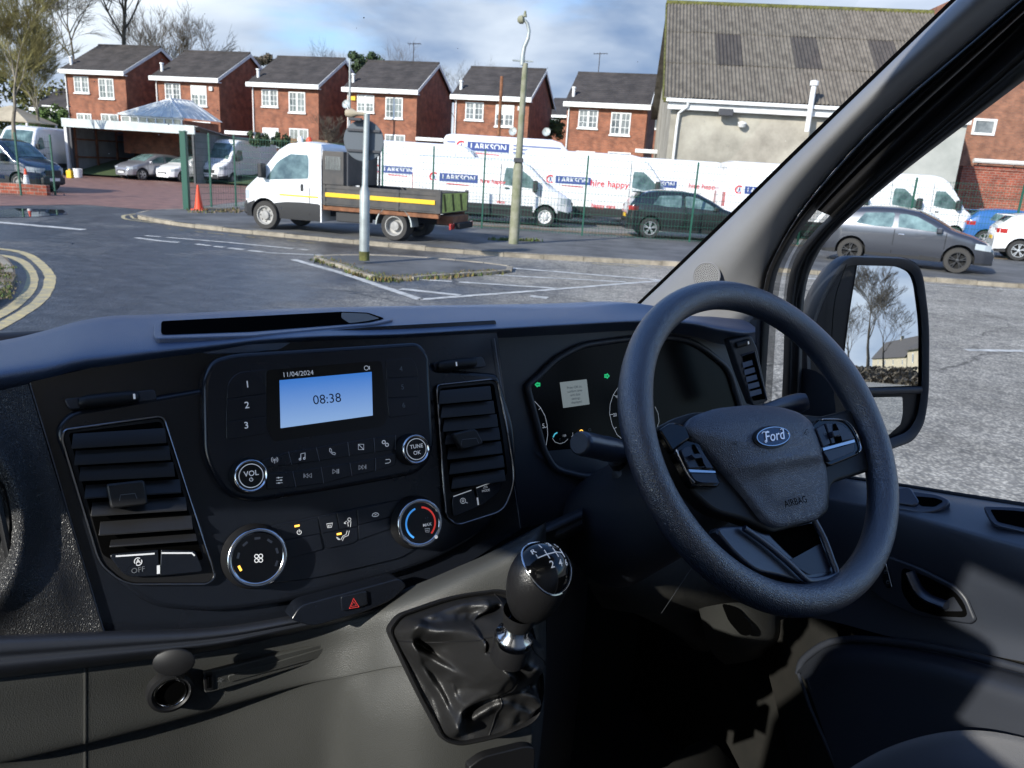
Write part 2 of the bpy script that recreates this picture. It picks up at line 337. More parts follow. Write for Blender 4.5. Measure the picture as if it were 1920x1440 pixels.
M['chrome'] = mat('chrome', (.75,.76,.78), .12, metal=1)
M['txtblue'] = mat('navy_vinyl', (.03,.06,.22), .5)
M['txtred'] = mat('red_vinyl', (.60,.03,.04), .5)
M['stripe'] = mat('blue_grey_stripe', (.16,.19,.33), .5)
M['yellow'] = mat('yellow_reflective_tape', (.80,.50,.01), .5)
M['chev'] = mat('lime_chevron_board', (.50,.58,.12), .5, var=(9,.3))
M['bedgrey'] = mat('worn_tipper_steel', (.030,.030,.031), .6, var=(3,.5,(.075,.066,.058)))
M['conered'] = mat('orange_cone_plastic', (.75,.07,.02), .5)
M['signback'] = mat('sign_back', (.10,.115,.13), .5)
M['beige'] = mat('beige_board', (.42,.36,.26), .8, var=(1,.2))
M['timber'] = mat('fence_timber', (.19,.12,.065), .9, var=(3,.3))

def sheet(name, pts, z, m, kind='structure', parent=None, **k):
    o = MB().add([(p[0],p[1],z) for p in pts], [tuple(range(len(pts)))]).build(name, m, parent, fix=False, kind=kind, **k)
    if o.data.polygons[0].normal.z < 0: o.data.flip_normals()
    return o
def px(*pts, z=0): return [tuple(G(x,y,z))[:2] for x,y in pts]
sheet('ground', [(-700,-700),(700,-700),(700,900),(-700,900)], -.03, M['grassland'])
sheet('road', [(-90,-60),(90,-60),(90,27),(-90,27)], 0, M['road'])
# raised pavement and its kerb
kp = cat(px((352,397),(318,398),(282,400),(258,405),(262,411),(330,423),(430,435),(560,448),(700,461),(830,473),(1000,485),(1240,498),(1500,513),(1736,528),(1920,541)), 5, False)
kp = kp + [(kp[-1][0]+20, kp[-1][1]-.6)]
pts = kp[::-1] + [(-10.7,26),(-10.7,60),(60,60),(60,20)]
pv = MB(); pv.add([(x,y,.1) for x,y in pts], [tuple(range(len(pts)))]); pvo = pv.build('pavement', M['pave'], kind='structure')
if pvo.data.polygons[0].normal.z < 0: pvo.data.flip_normals()
def kerb_run(path, parent, L=.914, w=.125, h=.104, side=1, m=M['kerb']):
    P = [Vector((a,b,0)) for a,b in path]; acc = [0]
    for a,b in zip(P,P[1:]): acc.append(acc[-1]+(b-a).length)
    def at(s):
        for i in range(len(P)-1):
            if s <= acc[i+1] or i == len(P)-2:
                t = (s-acc[i])/max(acc[i+1]-acc[i],1e-6); return P[i].lerp(P[i+1], t)
    s = 0
    while s+.2 < acc[-1] and s < 52:
        e = min(s+L-.012, acc[-1]); a, b = at(s), at(e); d = (b-a).normalized(); n = Vector((-d.y,d.x,0))*side
        j = random.uniform(-.006,.006); q = MB()
        q.add([a+UZ*-.01, b+UZ*-.01, b+n*w+UZ*-.01, a+n*w+UZ*-.01, a+UZ*(h-.02+j), b+UZ*(h-.02+j), b+n*w+UZ*(h+j), a+n*w+UZ*(h+j), a+n*.02+UZ*(h+j), b+n*.02+UZ*(h+j)],
              [(0,1,5,4),(4,5,9,8),(8,9,6,7),(3,7,6,2),(0,4,8,7,3),(1,2,6,9,5)])
        q.build('kerb_stone', m, parent); s += L
kerb_run(kp, pvo, side=1)
sheet('lot_surface', [(-10.6,25.55),(60,25.1),(60,59),(-10.6,59)], .104, M['lot'])
sheet('verge', [(-10.5,24.9),(-4.5,25.2),(2,24.8),(6,24.9),(30,24.9),(30,25.6),(-10.5,25.7)], .108, M['dirt'])
yp = px((352,399),(270,393),(160,384),(60,385),(-80,388))
sheet('brick_yard', [(-10.75,25.4)]+yp[1:]+[(-40,30),(-40,60),(-10.75,60)], .006, M['yard'])
# rising ground beyond the lot
tm = MB(); rows = []
for y, z in ((46,0.12),(50,.9),(55,1.3),(80,1.8),(200,3),(420,6)): rows.append([Vector((x,y+.0,z)) for x in (-300,-60,-20,0,20,60,300)])
tm.grid(rows).build('terrain', M['grassland'], kind='structure')
# left corner kerb
cp = cat(px((-60,482),(0,489),(22,505),(30,525),(20,548),(-20,572),(-90,605)),5,False)
lc = MB(); pp = cp+[(-16,8.0),(-20,11)]; lc.add([(x,y,.1) for x,y in pp],[tuple(range(len(pp)))]); lco = lc.build('corner_pavement', M['dirt'], kind='structure')
if lco.data.polygons[0].normal.z < 0: lco.data.flip_normals()
kerb_run(cp, lco, side=-1)
# traffic island
ip = cat(px((600,486),(645,483),(700,483),(790,487),(880,495),(946,502),(944,511),(830,518),(720,525),(655,504)),3)
isl = MB(); isl.prism([(x,y,-.005) for x,y in ip], (0,0,.05)); islo = isl.build('island', M['pave'], kind='structure')
kerb_run(ip+[ip[0]], islo, side=1, L=.6, h=.055)
# painted markings
marks = bpy.data.objects.new('road_markings', None); COL.objects.link(marks); marks['kind'] = 'structure'
def mark(pts, w, m='white_line', z=.005, worn=.0, smooth=False):
    P = [Vector((*p,z)) for p in px(*pts)]
    if smooth: P = [Vector(q) for q in cat([tuple(p) for p in P],6,False)]
    L_, R_ = [], []
    # resample so that the edges are ragged
    Q = []
    for a,b in zip(P,P[1:]):
        k = max(1,int((b-a).length/.12)); Q += [a.lerp(b,i/k) for i in range(k)]
    Q.append(P[-1])
    mb = MB(); 
    for i,q in enumerate(Q):
        d = (Q[min(i+1,len(Q)-1)]-Q[max(i-1,0)]).normalized(); n = Vector((-d.y,d.x,0))
        L_.append(q+n*w/2*(1+random.uniform(-.14,.05))); R_.append(q-n*w/2*(1+random.uniform(-.14,.05)))
    for i in range(len(Q)-1):
        if random.random() < worn: continue
        mb.add([R_[i],R_[i+1],L_[i+1],L_[i]],[(0,1,2,3)])
    mb.build('painted_line' , M[m], marks)
mark([(-60,412),(157,431)], .3)
mark([(272,442),(430,455),(587,470)], .13, worn=.04); mark([(255,446),(300,452),(335,455)], .16, worn=.05); mark([(368,458),(420,464),(495,473)], .16, worn=.08); mark([(497,474),(606,479)], .12)
mark([(550,487),(640,512),(788,562)], .16); mark([(751,542),(863,554)], .17); mark([(782,524),(1044,541)], .13, worn=.05)
mark([(930,516),(1173,529)], .12, worn=.03); mark([(947,502),(1247,526)], .16); mark([(786,562),(1000,546),(1247,526)], .13); mark([(774,487),(877,499)], .13)
mark([(961,552),(1027,559)], .22, worn=.25); mark([(1812,657),(1960,659)], .13); mark([(1500,521),(1562,526)], .2, worn=.2); mark([(1700,531),(1925,546)], .08)
mark([(1100,494),(1240,502),(1500,518)], .07, 'yellow_line', worn=.1); mark([(300,427),(420,440),(600,457)], .06, 'yellow_line', worn=.35)
mark([(-80,462),(0,467),(50,477),(88,508),(92,535),(70,568),(0,612),(-80,650)], .15, 'yellow_line', smooth=True)
mark([(-80,474),(0,479),(38,489),(59,512),(58,538),(40,562),(0,591),(-80,622)], .15, 'yellow_line', smooth=True)
mark([(232,404),(236,411),(290,418)], .1, 'yellow_line', smooth=True); mark([(245,404),(250,410),(300,417)], .08, 'yellow_line')
mark([(345,394),(285,397),(232,404)], .1, 'yellow_line')

pud = mat('puddle_water', (.012,.014,.016), .03, spec=.6)
sheet('puddle', px((-40,400),(30,391),(118,394),(128,402),(70,407),(-40,409)), .0095, pud)
# grass / moss tufts as one mass
def tufts(name, spots, mats, n, h=.07, spread=.15, **k):
    mb = MB()
    for (x,y,z) in spots:
        for i in range(n):
            a = random.uniform(0,6.28); r = random.uniform(0,spread); hh = h*random.uniform(.4,1.2); c = Vector((x+cos(a)*r, y+sin(a)*r, z)); w = Vector((cos(a*3),sin(a*3),0))*hh*.35
            mb.add([c-w, c+w, c+Vector((random.uniform(-.5,.5)*hh,random.uniform(-.5,.5)*hh,hh))],[(0,1,2)], random.randrange(len(mats)))
    return mb.build(name, mats, kind='stuff', **k)
sp = []
for a,b in zip([(600,488),(655,506),(715,527),(830,520)],[(655,506),(715,527),(830,520),(940,512)]):
    A,B = G(*a),G(*b)
    for i in range(14): q = A.lerp(B,i/14); sp.append((q.x,q.y+random.uniform(-.05,.15),.0))
tufts('moss_and_leaves', sp, [M['moss'],M['ivy'],M['dirt'],M['ivy'],M['hedge']], 40, .07, .24)
sp = [tuple(G(x,450+ (x-900)*.02,.1)) for x in range(925,1010,7)]; tufts('grass_tufts', sp, [M['moss'],M['hedge']], 14, .09, .14)
sp = [tuple(G(x,y,.1)) for x,y in [(random.uniform(360,450),random.uniform(391,400)) for _ in range(30)]]; tufts('verge_grass', sp, [M['moss'],M['dirt']], 10, .08, .2)
sp = [tuple(G(x,y,.1)) for x,y in [(random.uniform(-10,22),random.uniform(495,560)) for _ in range(60)]]; tufts('corner_grass', sp, [M['moss'],M['hedge'],M['dirt']], 14, .03, .12)

# ------------------------------------------------------------------ houses
PHI = radians(13)
def house_proto(name):
    W_, D_, H_ = 4.9, 7.2, 5.0
    r = O(name, None)
    w = MB(); w.box((0,0,-2),(W_,D_,H_))
    RH = 1.95
    w.add([(W_,0,H_),(W_,D_,H_),(W_,D_/2,H_+RH)],[(0,1,2)]); w.add([(0,0,H_),(0,D_,H_),(0,D_/2,H_+RH)],[(0,2,1)])
    w.build('wall', M['brickA'], r)
    # roof with courses of tiles: stepped strips
    rf = MB(); n = 16
    for sgn in (0,1):
        for i in range(n):
            t0, t1 = i/n, (i+1)/n
            def pt(t, up):
                y = -.35+(D_/2+.35)*t; z = H_-.12+(RH+.19)*t+up
                return (y if not sgn else D_-y, z)
            (y0,z0),(y1,z1) = pt(t0,.14),pt(t1,.11)
            rf.add([(-.12,y0,z0),(W_+.18,y0,z0),(W_+.18,y1,z1),(-.12,y1,z1),(-.12,y0,z0-.05),(W_+.18,y0,z0-.05)],[(0,1,2,3),(4,5,1,0)] if not sgn else [(3,2,1,0),(0,1,5,4)])
    rf.tube([(-.12,D_/2,H_+RH+.18),(W_+.18,D_/2,H_+RH+.18)], .09, 6)
    rf.add([(-.12,-.35,H_-.02),(W_+.18,-.35,H_-.02),(W_+.18,D_/2,H_+RH+.05),(-.12,D_/2,H_+RH+.05)],[(3,2,1,0)])
    roof = rf.build('roof', M['tile'], r)
    f = MB(); f.box((-.2,-.40,H_-.26),(W_+.2,-.30,H_+.02)); f.box((-.2,-.30,H_-.26),(W_+.2,0,H_-.20))
    f.build('gutter_board', M['white'], r)
    b = MB()
    for s in (0,1):
        y0, y1 = (-.36, D_/2) if not s else (D_+.36, D_/2)
        b.prism([(W_+.18,y0,H_-.20),(W_+.18,y1,H_+RH-.08),(W_+.18,y1,H_+RH+.14),(W_+.18,y0,H_+.02)], (.04,0,0))
    b.build('verge_board', M['whited'], r)
    fl = MB(); fl.tube([(.25,.45,H_+.25),(.25,.45,H_+.85)], .10, 10); fl.tube([(.25,.45,H_+.85),(.25,.45,H_+.95)], .14, 10); fl.build('flue', M['white'], roof, sm=40)
    dp = MB(); dp.tube([(.12,-.06,H_-.25),(.12,-.06,-2)], .045, 8); dp.build('downpipe', M['white'], r, sm=40)
    def window(x0,x1,z0,z1,mull=1, door=False):
        fr = MB(); t = .07
        for a,b_ in (((x0,-.04,z0),(x0+t,.03,z1)),((x1-t,-.04,z0),(x1,.03,z1)),((x0+t,-.04,z1-t),(x1-t,.03,z1)),((x0+t,-.04,z0),(x1-t,.03,z0+t))): fr.box(a,b_)
        for k in range(mull):
            xm = x0+(x1-x0)*(k+1)/(mull+1); fr.box((xm-.06,-.05,z0+t),(xm+.06,.03,z1-t))
        for k in range(mull+1):
            a_ = x0+(x1-x0)*(k+.5)/(mull+1); fr.box((a_-.015,-.03,z0+t),(a_+.015,.0,z1-t))
            for zz in (1/3,2/3): fr.box((x0+(x1-x0)*k/(mull+1)+.07,-.028,z0+(z1-z0)*zz-.014),(x0+(x1-x0)*(k+1)/(mull+1)-.07,.0,z0+(z1-z0)*zz+.014))
        fr.box((x0-.06,-.10,z0-.08),(x1+.06,.03,z0-.003))
        o = fr.build('window' if not door else 'patio_door', M['white'], r)
        g = MB(); g.box((x0+.03,-.015,z0+.03),(x1-.03,-.005,z1-.03)); g.build('pane', M['wglass'], o)
    window(.75,1.95,3.55,4.62); window(2.75,3.95,3.25,4.55)
    window(.75,1.95,1.0,2.2); window(2.75,4.15,.1,2.25,1,True)
    return r
def copy_tree(o, name=None, parent=None):
    c = o.copy(); COL.objects.link(c)
    if parent: c.parent = parent
    for ch in list(o.children): copy_tree(ch, None, c)
    return c
hp = house_proto('brick_house')
hl = [ # right front eave pixel, depth, label
 (234,137,55.5,'first red brick house at the left end of the row, behind the open carport'),
 (410,150,54.5,'second red brick house from the left, with the white conservatory at its front'),
 (597,162,53.5,'third red brick house from the left, above the tipper truck cab'),
 (782,172,52.5,'fourth red brick house from the left, behind the round sign back on its post'),
 (993,186,51,'fifth red brick house from the left, partly behind the street lamp column'),
 (1215,200,49,'right most house of the red brick row, next to the big grey rendered shed')]
HOUSES = []
for i,(x,y,Y,lab) in enumerate(hl):
    o = hp if i == 0 else copy_tree(hp)
    p = AY(x,y,Y); o.rotation_euler.z = -PHI
    ax = Vector((cos(PHI),-sin(PHI),0)); q = p - ax*4.9; o.location = (q.x,q.y,q.z-4.95)
    o['label'] = lab; o['category'] = 'house'; o['group'] = 'row of detached brick houses beyond the van lot'; HOUSES.append(o)
    if i in (3,5):
        am = MB(); k_ = 1.2 if i == 5 else 3.2; am.tube([(k_,3.6,6.9),(k_,3.6,8.4)],.03,5); am.tube([(k_-.4,3.6,8.3),(k_+.5,3.6,8.35)],.02,4)
        for dx in (-.35,-.15,.05,.25,.45): am.tube([(k_+dx,3.3,8.32),(k_+dx,3.9,8.32)],.014,4)
        am.build('aerial', M['lead'], o)
    if i in (1,3,4): am = MB(); am.box((.35 if i == 3 else 4.2,-.12,4.25),(.65 if i == 3 else 4.45,-.0,4.5)); am.build('alarm_box', M['yellow'] if i == 3 else M['whited'], o)
    if i != 0:
        w_ = [c_ for c_ in o.children if c_.name.startswith('window')][i%3]
        bl = MB(); vs_ = [v_.co for v_ in w_.data.vertices]; x0,x1 = min(v_.x for v_ in vs_),max(v_.x for v_ in vs_); z0,z1 = min(v_.z for v_ in vs_),max(v_.z for v_ in vs_)
        bl.box((x0+.16,-.022,z1-.12-(z1-z0)*.35),(x1-.16,-.017,z1-.1)); bl.build('roller_blind', M['whited'], o)
# glimpses of other houses
def far_house(px_, py_, Y, w, d, h, rot, lab, roofh=1.8, name='distant_house', wall='brickA'):
    p = AY(px_,py_,Y); r = O(name, None, loc=(p.x,p.y,p.z-h), rz=rot, label=lab, cat='house')
    q = MB(); q.box((0,0,-2),(w,d,h)); q.add([(w,0,h),(w,d,h),(w,d/2,h+roofh)],[(0,1,2)]); q.add([(0,0,h),(0,d,h),(0,d/2,h+roofh)],[(0,2,1)]); q.build('wall', M[wall], r)
    f = MB(); f.prism([(-.15,-.3,h-.1),(-.15,d/2,h+roofh+.1),(-.15,d+.3,h-.1),(-.15,d+.3,h+.02),(-.15,d/2,h+roofh+.22),(-.15,-.3,h+.02)], (w+.3,0,0)); f.build('roof', M['tile'], r)
    g = MB(); g.box((-.15,-.36,h-.22),(w+.15,-.31,h+.0)); g.build('gutter_board', M['white'], r)
    for x in (w*.15, w*.6):
        z = h*.62
        k = MB(); k.box((x,-.05,z),(x+w*.22,.02,z+1.1)); k.box((x-.05,-.08,z-.08),(x+w*.22+.05,.02,z-.003)); ko = k.build('window', M['white'], r)
        k2 = MB(); k2.box((x+.08,-.056,z+.08),(x+w*.22-.08,-.052,z+1.02)); k2.build('pane', M['wglass'], ko)
    return r
far_house(1215,205,66,3.4,6,3.9,radians(-20),'dark roofed brick house glimpsed between the last row house and the grey shed',2.2)
far_house(1013,215,75,5,7,3.8,radians(-25),'low brick house glimpsed in the gap between the fifth and sixth row houses',1.6)
far_house(64,202,60,4.5,6,2.3,radians(-8),'small low building with black roof and white gutter left of the carport',1.4,'garage_building','hedge')
# ------------------------------------------------------------------ conservatory on house 2
def conservatory():
    c = AY(317,222,50.5); r = O('conservatory', None, loc=(c.x,c.y,c.z), rz=-PHI, label='white conservatory with hipped translucent roof in front of the second brick house', cat='conservatory')
    w = MB(); w.box((-2.6,-1.7,-2.6),(2.3,2.3,-1.0)); w.box((2.3,-1.7,-2.6),(2.5,2.3,-.15)); w.build('dwarf_wall', M['brickA'], r)
    f = MB()
    for x in [-2.6+.7*i for i in range(8)]: f.box((x-.05,-1.75,-1.0),(x+.05,-1.65,-.12))
    f.box((-2.65,-1.76,-.12),(2.42,-1.6,.06)); f.box((-2.6,-1.75,-1.08),(2.35,-1.64,-.99)); f.box((-2.6,-1.75,-.48),(2.35,-1.66,-.42)); f.build('frame', M['white'], r)
    g = MB(); g.box((-2.6,-1.70,-1),(2.35,-1.69,-.12)); g.build('pane', M['wglass'], r)
    rf = MB(); A = [(-2.8,-1.9,0),(2.55,-1.9,0),(2.9,2.3,0.0),(-2.8,2.3,0)]; T = (-.1,.4,1.35); T2 = (.5,2.2,1.35)
    rf.add(A+[T,T2],[(0,1,4),(1,2,5,4),(3,0,4,5)]); rfo = rf.build('roof', M['polyroof'], r)
    b = MB()
    for p,q in ((A[0],T),(A[1],T),(T,T2)): b.tube([Vector(p)+UZ*.03,Vector(q)+UZ*.03], .06, 6)
    for i in range(1,6): b.tube([Vector(A[0]).lerp(Vector(A[1]),i/6)+UZ*.02, Vector(T)+UZ*.02], .03, 4); b.tube([Vector(A[1]).lerp(Vector(A[2]),i/6)+UZ*.02, Vector(T).lerp(Vector(T2),i/6)+UZ*.02], .03, 4)
    b.tube([Vector(T),Vector(T)+UZ*.3], .04, 6); b.build('glazing_bar', M['white'], rfo)
conservatory()
bpy.data.objects['conservatory'].scale = (.86,.86,.86)
# small brick wall right of the conservatory + porch canopy + shed
def simple(name, a, b, m, lab, catg, loc=(0,0,0), rz=0, group=None):
    q = MB(); q.box(a,b); return q.build(name, M[m], label=lab, cat=catg, loc=loc, rz=rz, group=group, bevel=.01)
p = AY(455,250,48); simple('porch_canopy', (-.9,-.5,-.1),(.9,.8,.1),'white','white flat porch canopy between the second and third brick houses','canopy',p,-PHI)
p = AY(810,262,50); simple('porch_canopy', (-.9,-.5,-.1),(.9,.8,.1),'white','white flat porch canopy between the fourth and fifth brick houses','canopy',p,-PHI)
p = AY(1232,285,46); simple('lean_to_roof', (-1.2,-.5,-.1),(1.4,.8,.1),'white','white edged lean-to roof between the last brick house and the grey shed','roof',p,-PHI)
# garden fence and bushes behind lot
p = AY(560,262,49); fb = O('garden_fence', None, loc=(p.x,p.y,p.z-1.6), rz=-PHI, label='brown timber garden fence in front of the third brick house', cat='fence')
for i in range(16): q = MB(); q.box((-1.1+i*.19,0,0),(-1.1+i*.19+.17,.03,1.62+.05*random.random())); q.build('board', M['timber'], fb)
# ------------------------------------------------------------------ carport
def carport():
    A = AY(120,223,46); B = AY(363,236,45)
    d = (B-A); d.z = 0; Ln = d.length; ang = atan2(d.y,d.x); zt = A.z
    r = O('carport', None, loc=(A.x,A.y,0), rz=ang, label='open fronted grey carport shed with pale fascia board at the left of the brick yard', cat='carport')
    f = MB(); f.box((-.1,-.12,zt-.42),(Ln+.1,0,zt+.05)); f.build('fascia_board', M['fascia'], r)
    w = MB(); 
    for k, (x0,y0,x1,y1) in enumerate(((.05,.1,.05,7.5),(.05,7.5,Ln,7.5),(Ln,7.5,Ln,.1))):
        n = int(hypot(x1-x0,y1-y0)/.1); a = Vector((x0,y0,0)); b = Vector((x1,y1,0)); nn = Vector((-(b-a).y,(b-a).x,0)).normalized()*.025
        w.grid([[a.lerp(b,i/n)+nn*(1 if i%2 else -1)+UZ*z for i in range(n+1)] for z in (0,zt-.3-.0*k)])
    w.build('side_cladding', M['greysteel'], r)
    rf = MB(); rf.grid([[Vector((x,y,zt-.02-.10*y)) for y in (-.1,8)] for x in (-.1,Ln+.3)]); rf.build('roof', M['greysteel'], r, solid=.04)
    for i in range(4):
        y = .6+i*1.9; q = MB(); q.box((.1,y,zt-.24-.1*y),(Ln-.05,y+.12,zt-.12-.1*y)); q.build('rafter', M['rust'], r)
    for x,y in ((.12,.5),(.12,2.4),(.12,4.3),(.12,6.2)):
        q = MB(); q.box((x,y,0),(x+.09,y+.12,zt-.3)); q.build('post', M['rust'], r)
    q = MB(); q.box((.0,-.1,0),(.16,.06,zt-.42)); q.build('post', M['whited'], r); q = MB(); q.box((.28,-.06,0),(.40,.06,zt-.42)); q.build('post', M['lead'], r)
    q = MB(); q.box((Ln-.12,-.06,0),(Ln,.06,zt-.42)); q.build('post', M['lead'], r)
    for z in (1.0,2.0): q = MB(); q.box((.1,.2,z),(.16,7.3,z+.09)); q.build('rail', M['rust'], r)
carport()
# pyramid gazebo top at far left
p = AY(30,228,50); g = O('gazebo_roof', None, loc=(p.x,p.y,p.z), label='pale pyramid roof of a gazebo behind the white vans at the far left', cat='gazebo')
q = MB(); q.add([(-2.8,-1.6,0),(1.7,-1.6,0),(1.7,1.6,0),(-2.8,1.6,0),(-.2,0,.95)],[(0,1,4),(1,2,4),(2,3,4),(3,0,4)]); q.build('canopy', M['beige'], g, solid=.05)
for x,y in ((-2.7,-1.5),(1.6,-1.5),(1.6,1.5),(-2.7,1.5)): q = MB(); q.box((x-.05,y-.05,-2.8),(x+.05,y+.05,0)); q.build('post', M['whited'], g)
# buckets
p = G(147,333); q = MB(); q.lathe((0,0,0),(0,0,1),[(0,0),(.2,0),(.24,.48),(.22,.48),(.19,.05),(0,.05)],16); q.build('bucket', M['white'], sm=40, loc=p, label='white plastic bucket standing in front of the carport', cat='bucket')
p = G(142,334); q = MB(); q.box((-.14,-.14,0),(.14,.14,.4)); q.box((-.05,-.05,.4),(.05,.05,.48)); q.build('jerrycan', M['yellow'], bevel=.03, loc=(p.x-.12,p.y-.3,0), label='yellow container beside the white bucket by the carport', cat='container')

# ------------------------------------------------------------------ big shed
def shed():
    A = AY(1258,184,36.0); PH = radians(6.5); Ln = 12.5; H = A.z; D = 7.0
    B = AY(1277,12,36+D); RH = (B.z - H); PITCHLEN = hypot(D,RH)
    r = O('industrial_shed', None, loc=(A.x,A.y,0), rz=-PH, label='large grey rendered shed with a steep weathered corrugated roof, right of the brick houses', cat='building')
    w = MB(); w.box((.1,.3,0),(Ln,2*D,H-.1)); w.add([(.1,.3,H-.1),(.1,2*D,H-.1),(.1,D,H+RH-.25)],[(0,2,1)]); w.add([(Ln,.3,H-.1),(Ln,2*D,H-.1),(Ln,D,H+RH-.25)],[(0,1,2)]); w.build('wall', M['render'], r)
    w = MB(); w.box((8.2,.18,.0),(Ln+.02,.297,H-.35)); w.build('wall_panel', M['renderL'], r)
    nC, nR = 11, 3; cw = (Ln+.4)/nC
    def corr(nw):
        q = MB(); rl = PITCHLEN/nR+.12; n = nw*2
        rows = [[Vector((cw*1.0*j/n, t*rl, .035*(1 if j%2 else -1))) for j in range(n+1)] for t in (0,1)]
        q.grid(rows); q.grid([[rows[0][j]-Vector((0,0,.02)) for j in range(n+1)], rows[0]])
        return q
    meA = corr(7).mesh('roof_sheet', M['sheetA']); meB = corr(7).mesh('roof_sheet', M['sheetB'])
    sl = atan2(RH,D)
    for i in range(nC):
        for k in range(nR):
            me = meB if (k == 1 and i in (2,5,8,11)) else meA
            o = O('roof_sheet', me, r); t = k/nR
            o.location = (-.3+cw*i+.004*k, -.12+D*t*1.0, H+.05+RH*t+.012*(i%2)+.03*(nR-k)*0+random.uniform(-.008,.008)+ .02*k); o.rotation_euler = (sl+radians(-.3),0,radians(random.uniform(-.25,.25)))
    q = MB(); q.add([(-.3,D,H+RH+.05),(Ln+.1,D,H+RH+.05),(Ln+.1,2*D,H),(-.3,2*D,H)],[(0,1,2,3)]); q.build('rear_roof', M['sheetA'], r)
    q = MB(); q.tube([(-.35,D,H+RH+.12),(Ln+.1,D,H+RH+.12)], .14, 8); q.build('ridge_capping', M['moss'], r, sm=50)
    q = MB(); q.box((-.3,-.12,H-.16),(-.05,.3,H+.0)); q.prism([(-.38,-.1,H-.1),(-.38,D,H+RH-.05),(-.38,D,H+RH+.12),(-.38,-.1,H+.12)], (.07,0,0)); q.build('barge_board', M['moss'], r)
    q = MB(); q.box((-.2,-.2,H-.16),(Ln+.1,-.05,H+.0)); q.box((-.1,-.02,H-.45),(Ln+.1,.17,H-.17)); q.build('gutter', M['whited'], r, bevel=.02)
    q = MB(); q.tube([(.75,-.12,H-.15),(.75,-.1,H-.3),(.42,.12,H-.6),(.40,.14,H-1.2),(.40,.14,.1)], .06, 8); q.build('downpipe', M['whited'], r, sm=40)
    xF = 5.9
    q = MB(); q.tube([(xF,-.28,H-1.1),(xF,-.28,H+.75)], .11, 10); q.lathe((xF,-.28,H+.75),(0,0,1),[(.11,0),(.18,.02),(.18,.2),(0,.24)],10); q.build('flue', M['whited'], r, sm=40)
    q = MB(); q.box((2.1,-.32,H-.62),(2.7,-.0,H-.34)); q.box((2.3,-.05,H-.5),(2.5,.3,H-.4)); q.build('floodlight', M['lead'], r, bevel=.02)
    q = MB(); q.lathe((3.2,.08,H-.85),(0,-.3,1),[(.0,-.2),(.16,-.16),(.2,0),(.05,.06),(0,.07)],12); q.build('dome_lamp', M['whited'], r, sm=50)
shed()
# brick building far right
p = AY(1800,200,42); bb = O('brick_building', None, loc=(p.x,p.y,0), rz=radians(-3), label='tall brown brick building at the far right edge, seen through the side window', cat='building')
q = MB(); q.box((0,0,0),(18,6,12)); q.build('wall', M['brickB'], bb)
def winat(r, x0,x1,z0,z1):
    q = MB(); q.box((x0,-.06,z0),(x0+.12,.02,z1)); q.box((x1-.12,-.06,z0),(x1,.02,z1)); q.box((x0+.12,-.06,z1-.12),(x1-.12,.02,z1)); q.box((x0+.12,-.06,z0),(x1-.12,.02,z0+.12)); o = q.build('window', M['white'], r)
    q = MB(); q.box((x0+.1,-.02,z0+.1),(x1-.1,-.01,z1-.1)); q.build('pane', M['wglass'], o)
a = AY(1838,220,41.4); b_ = AY(1874,254,41.4); winat(bb, a.x-p.x, b_.x-p.x, b_.z, a.z)
q = MB(); z = AY(1870,304,41.5).z; q.tube([(1.0,-.5,z),(9,-.5,z)], .12, 8); q.tube([(1.4,-.5,z),(1.4,0,z-.25)], .03, 6); q.tube([(3.2,-.5,z),(3.2,0,z-.25)], .03, 6); q.build('pipe', M['whited'], bb, sm=40)
p2 = AY(1806,312,40.8); q = MB(); q.box((0,0,0),(16,.3,p2.z)); q.box((0,-.04,p2.z-.1),(16,.34,p2.z+.04)); q.build('boundary_wall', M['brickC'], loc=(p2.x,p2.y,0), rz=radians(-3), label='red brick boundary wall below the brown brick building at far right', cat='wall')
# ------------------------------------------------------------------ fences
def fence(pts, lab, hgt=2.35, z=.1, meshes=True, sp=.1):
    P = [Vector((*p,z)) for p in pts]; r = O('mesh_fence', None, loc=P[0], label=lab, cat='fence', group=None)
    for i,p in enumerate(P):
        q = MB(); q.box((p.x-P[0].x-.025,p.y-P[0].y-.03,-.02),(p.x-P[0].x+.025,p.y-P[0].y+.03,hgt)); q.build('post', M['green_post'], r)
    for a,b in zip(P,P[1:]):
        q = MB(); d = b-a; n = int(d.length/sp); nn = Vector((-d.y,d.x,0)).normalized()*.004; dd = d.normalized()*.004
        for i in range(1,n):
            c = a-P[0]+d*i/n; q.add([c-dd,c+nn,c+dd,c-dd+UZ*(hgt-.05),c+nn+UZ*(hgt-.05),c+dd+UZ*(hgt-.05)],[(0,1,4,3),(1,2,5,4),(2,0,3,5)])
        k = 0
        while k*.2 < hgt-.1:
            c = a-P[0]+UZ*(.05+k*.2); e = c+d; q.add([c-UZ*.005,c+nn*1.5,c+UZ*.005,e-UZ*.005,e+nn*1.5,e+UZ*.005],[(0,1,4,3),(1,2,5,4),(2,0,3,5)]); k += 1
        q.build('mesh_panel', M['green_post'], r)
g1 = px((354,398),(397,394),(443,393),(580,402)); e2 = px((716,416),(903,428),(1091,442),(1292,454),z=.1)
fence([g1[0],g1[1],g1[2],(-7.3,26.2),e2[0],((e2[0][0]+e2[1][0])/2,(e2[0][1]+e2[1][1])/2),e2[1],e2[2],e2[3],(9.0,25.5),(12.5,25.6),(16,25.7),(19.5,25.8),(23,26)], 'green welded mesh fence running along the front of the hire van lot')
fence(px((104,366),(40,367),(-30,369),(-110,372)), 'green mesh fence panel in front of the navy van at the left edge', 2.1, 0)
p = G(355,398); q = MB(); q.box((-.09,-.09,0),(.09,.09,2.4)); q.box((-.1,-.1,2.4),(.1,.1,2.43)); q.build('gate_post', M['green_post'], bevel=.01, loc=(p.x,p.y-.15,.0), label='thick green square gate post at the corner of the yard entrance', cat='post')
